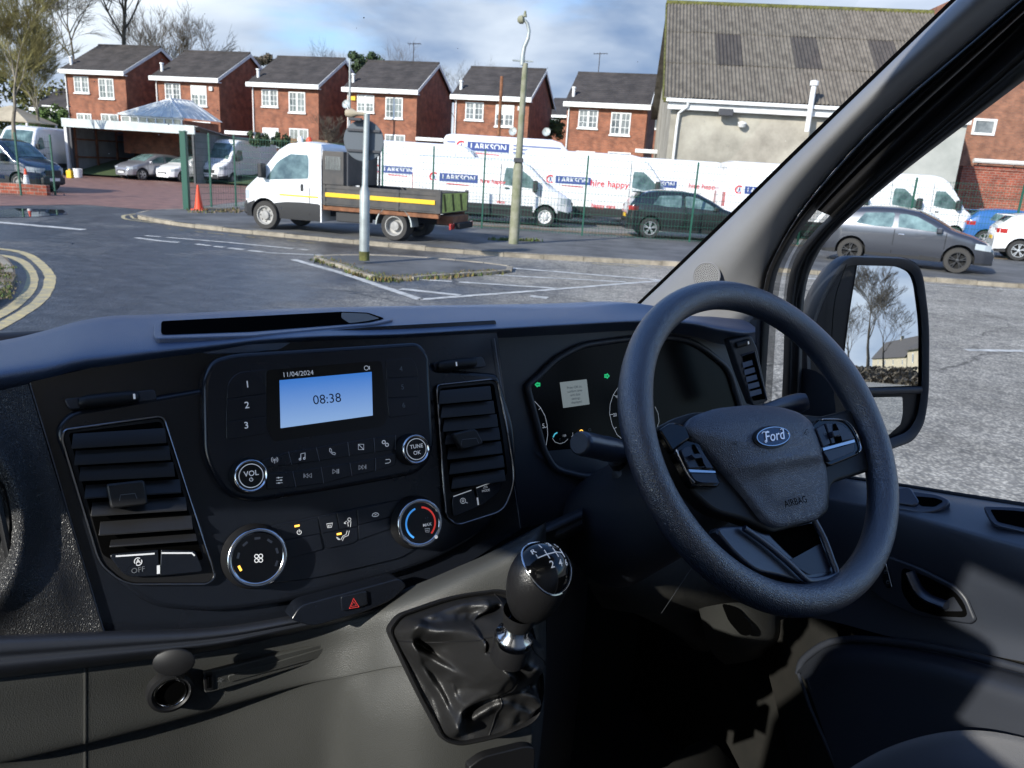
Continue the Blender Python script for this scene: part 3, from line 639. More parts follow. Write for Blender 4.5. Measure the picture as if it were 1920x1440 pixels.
p = AY(170,335,30.5)
# low brick wall seen through left fence
q = MB(); q.box((-6,0,0),(0,.22,.36)); w_ = G(40,366); q.build('low_wall', M['brickC'], loc=(w_.x+.6,w_.y+.5,0), label='low brick wall behind the green fence at the left edge', cat='wall')
# cones
def cone(name, p, s, lab):
    r = O(name, None, loc=p, label=lab, cat='cone')
    q = MB(); q.box((-.21*s,-.21*s,0),(.21*s,.21*s,.04)); q.lathe((0,0,.04),(0,0,1),[(.15*s,0),(.03*s,.82*s),(0,.82*s)],16); q.build('body', M['conered'], r, sm=40)
    return r
cone('traffic_cone', G(373,394,.1), .88, 'tall orange traffic cone behind the green gate post')
c2 = cone('traffic_cone', G(52,362), 1.0, 'orange and white traffic cone behind the left hand fence')
q = MB(); q.lathe((0,0,.3),(0,0,1),[(.115,0),(.066,.35)],16); q.build('white_band', M['white'], c2, sm=40)
# ------------------------------------------------------------------ street furniture
def lamp_post():
    b = G(963,457,.1); top = AY(980,118,b.y); 
    r = O('street_lamp', None, loc=b, label='tall lichen-stained street lamp column with a curved top, in front of the white vans', cat='street lamp')
    h = top.z-b.z
    q = MB(); q.tube([(0,0,-.1),(0,0,1.9),(.0,0,2.05)], [.13,.12,.085], 12); q.tube([(0,0,2.05),(0.02,0,h)], [.085,.065], 12); q.build('column', M['lamp_concrete'], r, sm=40)
    def rel(x,y): v = AY(x,y,b.y)-b; return (v.x,0,v.z)
    q = MB(); q.tube([rel(979,122),rel(980,104),rel(983,88),rel(990,72),rel(992,58),rel(989,44),rel(984,38)], [.06,.055,.05,.045,.04,.04,.035], 10); q.build('curved_arm', M['galv'], r, sm=60)
    q = MB(); a = Vector(rel(983,112)); q.tube([Vector(rel(961,113)),Vector(rel(1000,115))], .02, 6); q.build('cross_bar', M['galv'], r)
    a = Vector(rel(984,36)); b2 = Vector(rel(970,38)); q = MB(); q.tube([a,a.lerp(b2,.3),a.lerp(b2,.75),b2],[.04,.1,.085,.03],10); q.tube([a+UZ*.05,a+UZ*.18],[.05,.02],8); q.build('lantern', M['lamp_concrete'], r, sm=50)
    q = MB(); q.box((-.12,-.14,2.0),(.12,-.06,2.1)); q.build('bracket', M['lead'], r)
lamp_post()
def sign_post():
    b = G(683,488,.1); r = O('sign_post', None, loc=b, label='grey sign post on the traffic island with a round sign seen from behind', cat='sign')
    def rel(x,y,dy=0): v = AY(x,y,b.y+dy)-b; return Vector((v.x,dy,v.z))
    top = rel(688,213)
    q = MB(); q.tube([(0,0,0),(0,0,1.25),(0,0,1.38),tuple(top)], [.095,.095,.055,.055], 12); q.build('post', M['galv'], r, sm=40)
    q = MB(); q.tube([(0,0,.0),(0,0,.17)], .098, 12); q.build('moss_stain', M['moss'], r, sm=40)
    c = rel(682,264,.09); q = MB(); q.disc(c,(0,-1,0),.36,28); 
    q.lathe(c,(0,1,0),[(.36,0),(.37,.01),(.36,.03),(0,.03)],28); q.build('sign_plate', M['signback'], r, sm=30)
    q = MB(); q.box((c.x-.3,.055,c.z-.2),(c.x+.3,.085,c.z-.16)); q.box((c.x-.3,.055,c.z+.16),(c.x+.3,.085,c.z+.2)); q.build('rail', M['lead'], r)
    l0 = rel(686,214); l1 = rel(648,212); q = MB(); q.tube([l0, l0.lerp(l1,.4), l0.lerp(l1,.7), l1],[.03,.035,.09,.06],8); q.build('sign_lamp', M['beige'], r, sm=50)
    q = MB(); a = rel(655,220); c_ = rel(678,224); q.box((a.x,-.06,c_.z-.03),(c_.x,.06,a.z)); q.build('lamp_housing', M['lead'], r, bevel=.01)
sign_post()
# poles between houses
p = AY(656,150,50); b0 = AY(656,110,50); q = MB(); q.tube([(0,0,-p.z),(0,0,b0.z-p.z)], .06, 8); q.build('telegraph_pole', M['galv'], sm=40, loc=p, label='thin pale pole standing between the third and fourth brick houses', cat='pole')
p = AY(938,200,46); b0 = AY(940,143,46); q = MB(); q.tube([(0,0,-p.z),(0.0,0,b0.z-p.z)], .09, 8); q.build('telegraph_pole', M['rust'], sm=40, loc=p, label='reddish brown pole in front of the fifth brick house', cat='pole')
for x,y,lab in ((1025,248,'round satellite dish near the side of the fifth brick house'),(650,196,'grey satellite dish on the gable of the third brick house'),(962,247,'grey satellite dish low on the front of the fifth brick house')):
    p = AY(x,y,47.8); r = O('satellite_dish', None, loc=p, label=lab, cat='satellite dish')
    q = MB(); q.lathe((0,0,0),(-.3,-1,.3),[(0,0),(.15,.02),(.24,.07),(.25,.08),(.15,.035),(0,.015)],16); q.build('dish', M['galv'], r, sm=40)
    q = MB(); q.tube([(0,0,0),(-.1,-.35,.1)], .015, 5); q.tube([(0,0,0),(.1,.4,-.25)], .025, 5); q.build('arm', M['lead'], r)
# ------------------------------------------------------------------ trees
def tree(name, base, h, lab, spread=.5, lean=(0,0), levels=5, seed=1, bark='bark', twig=None, trunk_r=.2, droop=0, kids=3, clear=.25, tw=1.0):
    rs = random.Random(seed); tr = MB(); cr = MB()
    r = O(name, None, loc=base, label=lab, cat='tree')
    def br(p, d, ln, rad, lev):
        k = 4 if lev < 2 else 3; path = [p]; q = p; dd = d.copy()
        for i in range(k):
            dd = (dd + Vector((rs.uniform(-1,1),rs.uniform(-1,1),rs.uniform(-.6,.8)))*.16 + UZ*(.05 if lev < 3 else -droop)).normalized(); q = q+dd*ln/k; path.append(q)
        mb = tr if lev <= 1 else cr
        mb.tube(path, [rad*(1-.55*i/k) for i in range(k+1)], 7 if lev < 1 else (5 if lev < 2 else 3), cap=False)
        if lev >= levels: return
        nk = kids+(1 if lev in (0,1) else 0)
        for i in range(nk):
            t = rs.uniform(.35,1.0) if i else 1.0; idx = min(int(t*k),k-1); pp = path[idx].lerp(path[idx+1], t*k-idx) if t < 1 else path[-1]
            a = rs.uniform(0,6.28); s = Vector((cos(a),sin(a),rs.uniform(-.1,.5)))*spread
            nd = (dd + s*(.6 if i == 0 else 1.25)).normalized(); br(pp, nd, ln*rs.uniform(.58,.8), max(rad*.5*(1-.3*t)+.002,.006*tw), lev+1)
    d0 = Vector((lean[0],lean[1],1)).normalized()
    p0 = Vector((0,0,-.1)); p1 = d0*h*clear
    tr.tube([p0,p1*.5,p1],[trunk_r*1.3,trunk_r,trunk_r*.85],9,cap=False)
    br(p1, d0, h*.3, trunk_r*.85, 0)
    tr.build('trunk', M[bark], r, sm=60); cr.build('crown', M[twig or bark], r)
    return r
def gz(x): return 1.4
def tb(x, y, Y):
    p = AY(x,y,Y); return Vector((p.x,p.y,1.0))
tree('bare_tree', tb(236,100,63), 17.5, 'large bare tree with a fan of branches behind the first brick house', .6, seed=14, levels=6, kids=5, bark='bark', trunk_r=.24, clear=.34, tw=1.8)
tree('birch_tree', tb(134,120,60), 15.0, 'tall thin birch with drooping twigs left of the first brick house', .5, seed=19, levels=5, kids=6, trunk_r=.13, droop=.14, clear=.3, bark='bark2', twig='bark2', tw=1.6)
tree('willow_tree', tb(15,150,42), 9.2, 'yellow green budding tree filling the left edge of the view', .42, seed=5, levels=6, kids=4, bark='bark2', twig='twigY', trunk_r=.13, clear=.12, tw=1.5)
tree('willow_tree', tb(62,150,50), 8.2, 'smaller yellow green budding tree between the left edge tree and the birch', .5, seed=6, levels=6, kids=4, bark='bark2', twig='twigY', trunk_r=.12, clear=.1, tw=1.5)
tree('bare_tree', tb(300,80,75), 12.0, 'low spreading bare tree behind the gap between the first and second brick houses', .6, seed=12, levels=5, kids=4, trunk_r=.15, clear=.3, tw=2.2)
tree('bare_tree', tb(360,80,75), 11.2, 'rounded bare tree behind the ridge of the second brick house', .6, seed=13, levels=5, kids=4, trunk_r=.15, clear=.3, tw=2.2)
for i,(x,Y,h,s) in enumerate(((490,80,9.3,21),(590,78,10.2,22),(632,82,9.6,23),(745,80,10.6,24),(800,82,10.2,25),(862,80,9.8,26))):
    tree('bare_tree', tb(x,120,Y), h, ['small bare tree behind the gap between the second and third brick houses','bare tree behind the roof of the third brick house','bare tree right of the third house roof, left of the evergreen','bare tree just right of the dark evergreen','bare tree above the ridge of the fourth brick house','bare tree in the gap between the fourth and fifth houses'][i], .6, seed=s, levels=5, kids=4, trunk_r=.16, clear=.3)
tree('climbing_shrub', Vector((*AY(620,200,51.3).xy, 1.0)), 4.0, 'bare climbing shrub against the dark gable of the third brick house', .7, seed=31, levels=5, kids=4, trunk_r=.08, clear=.1)
tree('climbing_shrub', Vector((*AY(978,240,50).xy, 1.0)), 3.4, 'bare shrub beside the fifth brick house behind the lamp column', .7, seed=32, levels=5, kids=4, trunk_r=.08, clear=.1)
def leafy(name, p, rx, rz_, n, lab, m='leafE', leaf=.14, cat_='tree', seed=3, trunk=True):
    rs = random.Random(seed); r = O(name, None, loc=p, label=lab, cat=cat_); q = MB()
    cl = [(Vector((rs.gauss(0,.5)*rx, rs.gauss(0,.45)*rx, rs.uniform(-.55,.6)*rz_)), rs.uniform(.25,.5)*min(rx,rz_)) for _ in range(22)]
    for _ in range(n):
        c, s = rs.choice(cl); d = Vector((rs.gauss(0,1),rs.gauss(0,1),rs.gauss(0,1))).normalized(); o = c+d*s*rs.uniform(.6,1.05)
        a = Vector((rs.gauss(0,1),rs.gauss(0,1),rs.gauss(0,1))).normalized()*leaf; b = a.cross(d).normalized()*leaf*.7
        q.add([o-a,o-b,o+a,o+b],[(0,1,2,3)])
    q.build('crown', M[m], r)
    if trunk: t = MB(); t.tube([(0,0,-p[2]),(0,0,0),(0.1,0,rz_*.4)],[.2,.15,.05],8); t.build('trunk', M['bark'], r, sm=50)
    return r
leafy('evergreen_tree', AY(686,122,62), 1.25, 1.1, 5000, 'dark rounded evergreen tree rising behind the third and fourth brick houses', seed=8, leaf=.11)
leafy('hedge_bush', AY(90,228,57), 2.2, 1.2, 3500, 'bright green hedge below the small low building at left', 'hedge', .12, 'hedge', 5, False)
leafy('hedge_bush', AY(1036,245,58), .8, 1.0, 1500, 'small green bush in the gap between the fifth and sixth houses', 'hedge', .1, 'bush', 6, False)
leafy('hedge_bush', AY(30,190,62), 4.5, 2.6, 4200, 'brown green scrub thicket behind the vans at the left edge', 'moss', .14, 'bush', 7, False)
leafy('hedge_bush', AY(505,262,46), 1.3, .5, 1400, 'dark low bush in front of the third brick house', 'leafE', .1, 'bush', 8, False)
leafy('hedge_bush', AY(470,115,90), 3.5, 1.2, 2500, 'line of distant scrub seen in the roof gaps', 'bark', .16, 'bush', 9, False)
# ================================================================== VEHICLES
def vehicle(name, sp, wheels, lab, catg, loc, rz, group=None, wr=.33, paint='vanw', rim='steel', windows=(), belt=1.0, tum=.13, screen=None, rear=None, lights=(), lower=None, mats_extra=(), texts=(), tyre='tyre', parts=(), detail=True):
    """sp: dict top=[(x,z)], hw=[(x,halfwidth)], zb=floor height ; x forward, length along +x"""
    top, hwt, zb = sp['top'], sp['hw'], sp['zb']; L_ = top[-1][0]
    r = O(name, None, loc=loc, rz=rz, label=lab, cat=catg, group=group)
    zmax = max(z for _,z in top)
    def g(z):
        if z < zb+.25: return .955+.045*(z-zb)/.25
        if z <= belt: return 1.0
        return 1.0 - tum*((z-belt)/(zmax-belt))
    def sy(x, z, zt=None):
        zt = zt or interp(top,x); y = interp(hwt,x)*g(z); rc = .13*min(1,(zt-zb)/.7)
        if zt-z < rc: y -= (rc - sqrt(max(rc*rc-(rc-(zt-z))**2,0)))
        return y
    def sec(x):
        zt = interp(top,x); rc = .13*min(1,(zt-zb)/.7); pts = []
        for k in range(9): z = zb+(zt-rc-zb)*k/8; pts.append((sy(x,z,zt),z))
        for k in (1,2,3): a = k/4*pi/2; z = zt-rc+rc*sin(a); pts.append((sy(x,z,zt),z))
        yc = sy(x,zt,zt)
        for k in range(6): t = 1-k/5; pts.append((yc*t, zt+.03*(1-t*t)*(1 if zt > 1 else .6)))
        return pts
    xs = sorted(set([round(x,3) for x,_ in top]+[round(x,3) for x,_ in hwt]+[round(L_*i/44,3) for i in range(45)]))
    q = MB(); rows = []
    for x in xs:
        s = sec(x); rows.append([Vector((x,-y,z)) for y,z in s]+[Vector((x,y,z)) for y,z in s[-2::-1]])
    q.grid(rows, 0, True); n = len(rows[0]); q.f.append(tuple(range(n-1,-1,-1))); q.f.append(tuple(range(len(q.v)-n,len(q.v)))); q.m += [0,0]
    body = q.build('body', [M[paint],M['well'],M['black']], r, fix=True)
    cu = MB(); wmax = max(w for _,w in hwt)
    for wx in wheels:
        for s in (-1,1):
            c = Vector((wx, s*(wmax+.1), wr+.02)); cu.lathe(c,(0,-s,0),[(0,0),(wr+.055,0),(wr+.055,.42),(0,.42)],22,1)
    cut = cu.build('c', [M[paint],M['well']], None, fix=True)
    b = body.modifiers.new('b','BOOLEAN'); b.operation = 'DIFFERENCE'; b.solver = 'EXACT'; b.object = cut
    cut.location = loc; cut.rotation_euler = (0,0,rz); bpy.context.view_layer.update()
    me = bpy.data.meshes.new_from_object(body.evaluated_get(bpy.context.evaluated_depsgraph_get())); body.modifiers.clear(); body.data = me; me.name = 'body'
    bpy.data.objects.remove(cut)
    lo = lower if lower is not None else zb+.12
    for p in me.polygons:
        if p.material_index == 0 and p.center.z < lo: p.material_index = 2
        p.use_smooth = True
    me.set_sharp_from_angle(angle=radians(38))
    # wheels
    for wx in wheels:
        for s in (-1,1):
            c = Vector((wx, s*(wmax-.02), wr)); ax = Vector((0,s,0))
            t = MB(); t.lathe(c,ax,[(wr*.62,-.2),(wr*.95,-.2),(wr,-.16),(wr,-.05),(wr*.94,0),(wr*.66,0),(wr*.64,-.02)],26); w = t.build('wheel', M[tyre], r, sm=35)
            d = MB(); R = wr*.66
            if rim == 'alloy' or rim == 'blackalloy':
                d.lathe(c,ax,[(R,-.12),(R,-.005),(R*.93,-.005),(R*.90,-.05)],26,0); d.disc(c+ax*-.10,ax,R*.95,20,1); d.lathe(c,ax,[(R*.22,-.09),(R*.2,-.01),(0,-.005)],12,0)
                for k in range(5):
                    a = k*2*pi/5+.3
                    for dl in (-.16,.16):
                        u1 = Vector((cos(a),0,sin(a))); u2 = Vector((cos(a+dl),0,sin(a+dl))); tt = Vector((-sin(a+dl),0,cos(a+dl)))*R*.055
                        A = c+u1*R*.15+ax*-.015; B = c+u2*R*.93+ax*-.015; d.prism([A-tt,B-tt,B+tt,A+tt],ax*-.05,0)
                d.build('rim', [M['blackw' if rim == 'blackalloy' else 'alloy'],M['well']], w, sm=35)
            else:
                d.lathe(c,ax,[(R,-.05),(R,-.004),(R*.9,-.004),(R*.82,-.05),(R*.5,-.06),(R*.42,.0),(R*.12,.01),(0,.01)],26,0)
                for k in range(8):
                    a = k*pi/4; d.disc(c+Vector((cos(a),0,sin(a)))*R*.66+ax*-.052,ax,R*.08,8,1)
                d.build('rim', [M[{'steel':'steelw','hub':'hub'}[rim]],M['well']], w, sm=35)
    # side windows
    for poly, m in windows:
        P = rnd([(x*100,z*100) for x,z in poly],5,3)
        # dense triangulated patch following the body: use bands
        for s in (-1,1):
            zs = [p[1] for p in P]; z0, z1 = min(zs)/100, max(zs)/100; q = MB(); rws = []
            nb = 8
            for k in range(nb+1):
                z = lerp(z0+.004,z1-.004,k/nb); xsn = []
                for a,b_ in zip(P,P[1:]+P[:1]):
                    if (a[1]/100-z)*(b_[1]/100-z) < 0: xsn.append((a[0]+(b_[0]-a[0])*(z*100-a[1])/(b_[1]-a[1]))/100)
                if len(xsn) < 2: continue
                xa, xb = min(xsn), max(xsn); rws.append([Vector((lerp(xa,xb,j/6), s*(sy(lerp(xa,xb,j/6),z)+.006), z)) for j in range(7)])
            q.grid(rws); o = q.build('window', M[m], r, solid=0)
    def toppatch(nm, x0, x1, m, inset=.10, off=.012, nrm=1):
        q = MB(); rws = []
        for k in range(9):
            x = lerp(x0,x1,k/8); zt = interp(top,x); s = sec(x); yc = s[-6][0]-inset+.06
            rws.append([Vector((x+nrm*off*.8, yc*t, zt+.03*(1-t*t)+off)) for t in [-1+2*j/10 for j in range(11)]])
        q.grid(rws); q.build(nm, M[m], r)
    if screen: toppatch('windscreen', screen[0], screen[1], 'cglass')
    if rear: toppatch('rear_window', rear[0], rear[1], 'cglass', nrm=-1)
    for (x0,x1,z0,z1,m,nm) in lights:      # wraps round the corner of the body
        for s in (-1,1):
            q = MB(); rws = []
            for z in (z0,(z0+z1)/2,z1):
                rws.append([Vector((lerp(x0,x1,j/5), s*(interp(hwt,lerp(x0,x1,j/5))*g(z)+.008), lerp(z, z-.04*(1 if x1 > L_/2 else 0)*(j/5), 1))) for j in range(6)])
                e = rws[-1][-1] if x1 > L_/2 else rws[-1][0]; ee = Vector((e.x+(.012 if x1 > L_/2 else -.012), s*abs(e.y)*.6, e.z))
                rws[-1] = rws[-1]+[ee] if x1 > L_/2 else [ee]+rws[-1]
            q.grid(rws); q.build(nm, M[m], r)
    # small things: mirrors, handles, sill line, bumper, plate
    return r, sy
def addbox(r, nm, a, b, m, bev=.01): q = MB(); q.box(a,b); return q.build(nm, M[m], r, bevel=bev)
VT = dict(top=[(0,2.40),(.06,2.5),(.25,2.56),(3.9,2.56),(4.2,2.5),(4.45,2.36),(4.75,2.02),(5.02,1.66),(5.22,1.38),(5.5,1.22),(5.75,1.10),(5.88,.92),(5.93,.7)], hw=[(0,.93),(.1,.98),(5.0,.99),(5.4,.95),(5.7,.84),(5.88,.66),(5.93,.6)], zb=.34)
VJ = dict(top=[(0,2.9),(.08,3.02),(.3,3.08),(4.5,3.08),(4.9,2.98),(5.2,2.7),(5.5,2.25),(5.75,1.75),(5.92,1.42),(6.2,1.25),(6.45,1.12),(6.58,.92),(6.62,.7)], hw=[(0,.95),(.1,1.0),(5.7,1.0),(6.1,.96),(6.4,.84),(6.58,.66),(6.62,.6)], zb=.34)
VM = dict(top=[(0,1.85),(.06,2.0),(.2,2.08),(3.2,2.12),(3.6,2.08),(3.95,1.92),(4.3,1.6),(4.6,1.3),(4.9,1.17),(5.2,1.02),(5.38,.8),(5.42,.6)], hw=[(0,.9),(.1,.95),(4.5,.96),(4.9,.92),(5.2,.8),(5.38,.6),(5.42,.52)], zb=.3)
VS = dict(top=[(0,1.6),(.06,1.75),(.2,1.82),(2.6,1.84),(2.95,1.76),(3.3,1.45),(3.55,1.2),(3.9,1.08),(4.2,.95),(4.38,.75),(4.42,.6)], hw=[(0,.84),(.1,.9),(3.6,.91),(4.0,.87),(4.25,.72),(4.38,.55),(4.42,.48)], zb=.27)
VC = dict(top=[(0,.85),(.05,1.0),(.16,1.13),(.38,1.33),(.62,1.41),(1.1,1.46),(1.7,1.47),(2.15,1.41),(2.55,1.24),(2.95,1.03),(3.1,.98),(3.45,.89),(3.75,.77),(3.93,.62),(3.97,.5)], hw=[(0,.70),(.1,.80),(.45,.86),(3.0,.87),(3.45,.84),(3.75,.74),(3.93,.56),(3.97,.5)], zb=.24)
def hirevan(kind, x_rear_front, lab, loc, rz, logo=(1.2,1.6,.62), hire=None, stripes=False, logoz=None):
    sp, wh = {'T':(VT,(.95+.2,4.95)),'J':(VJ,(1.2,5.6)),'M':(VM,(.9,4.5))}[kind]
    Lf = sp['top'][-1][0]; bl = {'T':1.35,'J':1.4,'M':1.2}[kind]; o = Lf-5.93 if kind != 'M' else -.66
    if kind == 'M': win = [([(3.05,1.28),(3.1,1.86),(3.6,1.84),(3.95,1.6),(4.28,1.22),(3.7,1.24)],'cglass')]
    else: win = [([(3.95+o,1.42),(3.98+o,2.0),(4.35+o,2.0),(4.75+o,1.66),(5.0+o,1.34),(4.5+o,1.34)],'cglass')]
    scr = {'T':(4.5,5.18),'J':(5.35,5.88),'M':(3.85,4.55)}[kind]
    r, sy = vehicle('hire_van', sp, wh, lab, 'van', loc, rz, 'white hire vans parked in the lot', wr=.34, windows=win, belt=bl, tum=.12, screen=scr, rim='hub' if kind == 'M' else 'steel', lights=[(Lf-.42,Lf-.06,.85 if kind!='M' else .8,1.08 if kind!='M' else .98,'lampg','headlight'),(0.0,.02,1.0,1.5,'redl','tail_light')], lower=.52)
    # trim: rubbing strip, bumper, mirrors, door lines, handle
    for s in (-1,1):
        q = MB(); xs_ = [lerp(wh[0]+.42,wh[1]-.42,i/8) for i in range(9)]
        q.grid([[Vector((x,s*(sy(x,z)+.012),z)) for x in xs_] for z in (.48,.66)]); q.build('rubbing_strip', M['black'], r)
        q = MB()
        for xd in ((3.88+o,5.0+o) if kind != 'M' else (2.95,4.3)):
            z1 = min(interp(sp['top'],xd)-.15, 2.3); zz = [lerp(.7,z1,i/6) for i in range(7)]; q.grid([[Vector((xd+dx,s*(sy(xd,z)+.004),z)) for z in zz] for dx in (0,.02)])
        q.build('door_gap', M['well'], r)
        mx_ = 4.85+o if kind != 'M' else 4.1; mz = 1.5 if kind != 'M' else 1.3
        q = MB(); q.box((mx_-.06,min(s*.97,s*1.2),mz-.18),(mx_+.1,max(s*.97,s*1.2),mz+.2)); q.build('door_mirror', M['black'], r, bevel=.04)
        addbox(r,'door_handle',(4.05+o if kind!='M' else 3.1, min(s*.985,s*1.0),1.18),(4.2+o if kind!='M' else 3.25,max(s*.985,s*1.01),1.23),'black')
    addbox(r,'front_bumper',(Lf-.22,-.6,.3),(Lf+.03,.6,.58),'black',.05); addbox(r,'grille',(Lf-.1,-.45,.66),(Lf+.01,.45,.84),'black',.03)
    # lettering on the side that faces us (local y negative after rotation)
    q = MB(); lx, lz, ls = logo; 
    def side(u, v): return Vector((u, -(sy(u, v)+.013), v))
    addtext(q,'LARKSON',ls*.5,side(lx+.14*ls,lz),Vector((1,0,0)),UZ,1,bold=.012)
    q.add([side(lx-1.05*ls,lz-.2*ls)+Vector((0,.004,0)),side(lx+1.45*ls,lz-.2*ls)+Vector((0,.004,0)),side(lx+1.45*ls,lz+.22*ls)+Vector((0,.004,0)),side(lx-1.05*ls,lz+.22*ls)+Vector((0,.004,0))],[(0,1,2,3)],1)
    # white letters over the navy box
    q2 = MB(); addtext(q2,'LARKSON',ls*.40,side(lx+.34*ls,lz-.0)+Vector((0,-.004,0)),Vector((1,0,0)),UZ,0,bold=.012)
    q = MB(); bx = [(-.70,-.2),(1.36,-.2),(1.36,.22),(-.70,.22)]; q.add([side(lx+a*ls,lz+b*ls) for a,b in bx],[(0,1,2,3)],0)
    # emblem left of the box
    c = side(lx-1.0*ls,lz); q.add([c+Vector((cos(a)*rr*ls,0,sin(a)*rr*ls)) for rr in (.17,.25) for a in [k*pi/9+.9 for k in range(14)]],[(i,i+1,15+i,14+i) for i in range(13)],1)
    q.add([c+Vector((-.08*ls,0,-.14*ls)),c+Vector((0,0,.16*ls)),c+Vector((.1*ls,0,-.14*ls)),c+Vector((.04*ls,0,-.14*ls)),c+Vector((0,0,.02*ls)),c+Vector((-.03*ls,0,-.14*ls))],[(0,5,4,1),(1,4,3,2)],0)
    q.add([side(lx-.3*ls,lz-.33*ls),side(lx+.9*ls,lz-.36*ls),side(lx+.9*ls,lz-.32*ls),side(lx-.3*ls,lz-.28*ls)],[(0,1,2,3)],1)
    q.build('logo', [M['txtblue'],M['txtred']], r); q2.build('lettering', M['white'], r)
    if hire:
        for tx, x, z, s_ in hire: q3 = MB(); addtext(q3,tx,s_,side(x,z),Vector((1,0,0)),UZ,0,bold=.015); q3.build('lettering', M['txtred'], r)
    if stripes:
        for z in (lz-.14,lz+.0,lz+.14):
            for x0,x1 in ((.15,lx-1.3*ls),(lx+1.55*ls,4.9)):
                q3 = MB(); q3.grid([[side(lerp(x0,x1,i/8),z+dz) for i in range(9)] for dz in (-.04,.03)]); q3.build('stripe', M['stripe'], r)
    return r
def hv(kind, xr, yv, Y, rz, lab, **k):   # rear bottom pixel column -> placed by its rear x at world depth Y
    p = AY(xr, 420, Y); c = Vector((0,.97,0)); c.rotate(Matrix.Rotation(rz,3,'Z')); return hirevan(kind, None, lab, (p.x+c.x, p.y+c.y, .1), rz, **k)
hv('M', 770, 0, 26.4, radians(-1), 'white medium panel van with white wheel trims, left of the black hatchback', logo=(1.35,1.42,.62), hire=[('hire happy',2.7,1.38,.2),('vans',3.0,.75,.16)])
hv('T', 660, 0, 30.0, radians(-2), 'long white hire van behind the tipper truck bed and the sign post', logo=(1.55,1.52,.62), hire=[('hire',2.85,1.5,.3)])
hv('J', 826, 0, 33.5, radians(-2), 'tallest white van with extra high roof and blue grey side stripes, standing behind the others', logo=(1.6,2.62,.85), stripes=True)
hv('T', 975, 0, 28.9, radians(-2), 'white hire van directly behind the black hatchback, red hire happy lettering on its side', logo=(1.62,1.55,.62), hire=[('hire happy',3.15,1.50,.33),('happy vans',3.0,.72,.2)])
hv('T', 1150, 0, 31.6, radians(-2), 'white hire van mostly hidden behind the van next to the black hatchback', logo=(1.5,1.6,.62), hire=[('hire happy',3.4,1.6,.28)])
hv('T', 1352, 0, 28.2, radians(-2), 'white hire van whose rear half shows left of the windscreen pillar', logo=(1.1,1.6,.62), hire=[('hire happy',3.0,1.5,.33)])
hv('T', 1455, 0, 28.6, radians(-2), 'white van seen through the side window just above the roof of the dark grey hatchback', logo=(1.5,1.6,.62))
hv('T', 1550, 0, 31.2, radians(-2), 'white van furthest right, its nose in front of the grey wall', logo=(1.5,1.6,.62))
# left-hand vans, seen from the front three-quarter
def plainvan(kind, x, y, rz, lab, paint='vanw', z=0):
    sp, wh = {'T':(VT,(1.15,4.95)),'M':(VM,(.9,4.5)),'S':(VS,(.75,3.65))}[kind]; Lf = sp['top'][-1][0]
    p = G(x,y,z)
    if kind == 'T': win = [([(3.95,1.42),(3.98,2.0),(4.35,2.0),(4.75,1.66),(5.0,1.34),(4.5,1.34)],'cglass')]
    elif kind == 'M': win = [([(3.05,1.28),(3.1,1.86),(3.6,1.84),(3.95,1.6),(4.28,1.22),(3.7,1.24)],'cglass')]
    else: win = [([(2.1,1.12),(2.15,1.62),(2.7,1.62),(3.0,1.45),(3.3,1.16)],'cglass'),([(1.0,1.14),(1.02,1.6),(2.0,1.62),(1.98,1.13)],'cglass')]
    d = Vector((Lf,0,0)); d.rotate(Matrix.Rotation(rz,3,'Z'))
    r, sy = vehicle('parked_van', sp, wh, lab, 'van', (p.x-d.x,p.y-d.y,z), rz, None, wr=.33, paint=paint, windows=win, belt={'T':1.35,'M':1.2,'S':1.12}[kind], screen={'T':(4.5,5.18),'M':(3.85,4.55),'S':(2.98,3.52)}[kind], lights=[(Lf-.42,Lf-.06,.85 if kind=='T' else .75,1.05 if kind=='T' else .93,'lampg','headlight')], lower=.5)
    addbox(r,'front_bumper',(Lf-.22,-.58,.3),(Lf+.03,.58,.56),'black',.05); addbox(r,'grille',(Lf-.1,-.4,.62),(Lf+.015,.4,.82),'black',.03)
    addbox(r,'number_plate',(Lf+.032,-.26,.42),(Lf+.04,.26,.53),'white',.0)
    for s in (-1,1):
        mx_, mz = {'T':(4.85,1.5),'M':(4.1,1.3),'S':(3.15,1.2)}[kind]; q = MB(); q.box((mx_-.06,min(s*.93,s*1.15),mz-.14),(mx_+.1,max(s*.93,s*1.15),mz+.16)); q.build('door_mirror', M['black'], r, bevel=.04)
    return r
plainvan('T', 88, 322, radians(-84), 'white high roof van facing us between the navy van and the carport')
plainvan('T', 20, 326, radians(-84), 'white high roof van at the very left edge, partly behind the navy van')
plainvan('T', 392, 345, radians(-104), 'white van with blue windscreen parked right of the carport behind the green gate post')
plainvan('S', 104, 361, radians(-8), 'navy blue small van behind the green fence at the left edge', 'navyp')
plainvan('M', 735, 392, radians(-52), 'white van with sloping windscreen just behind the round sign back', z=.1)
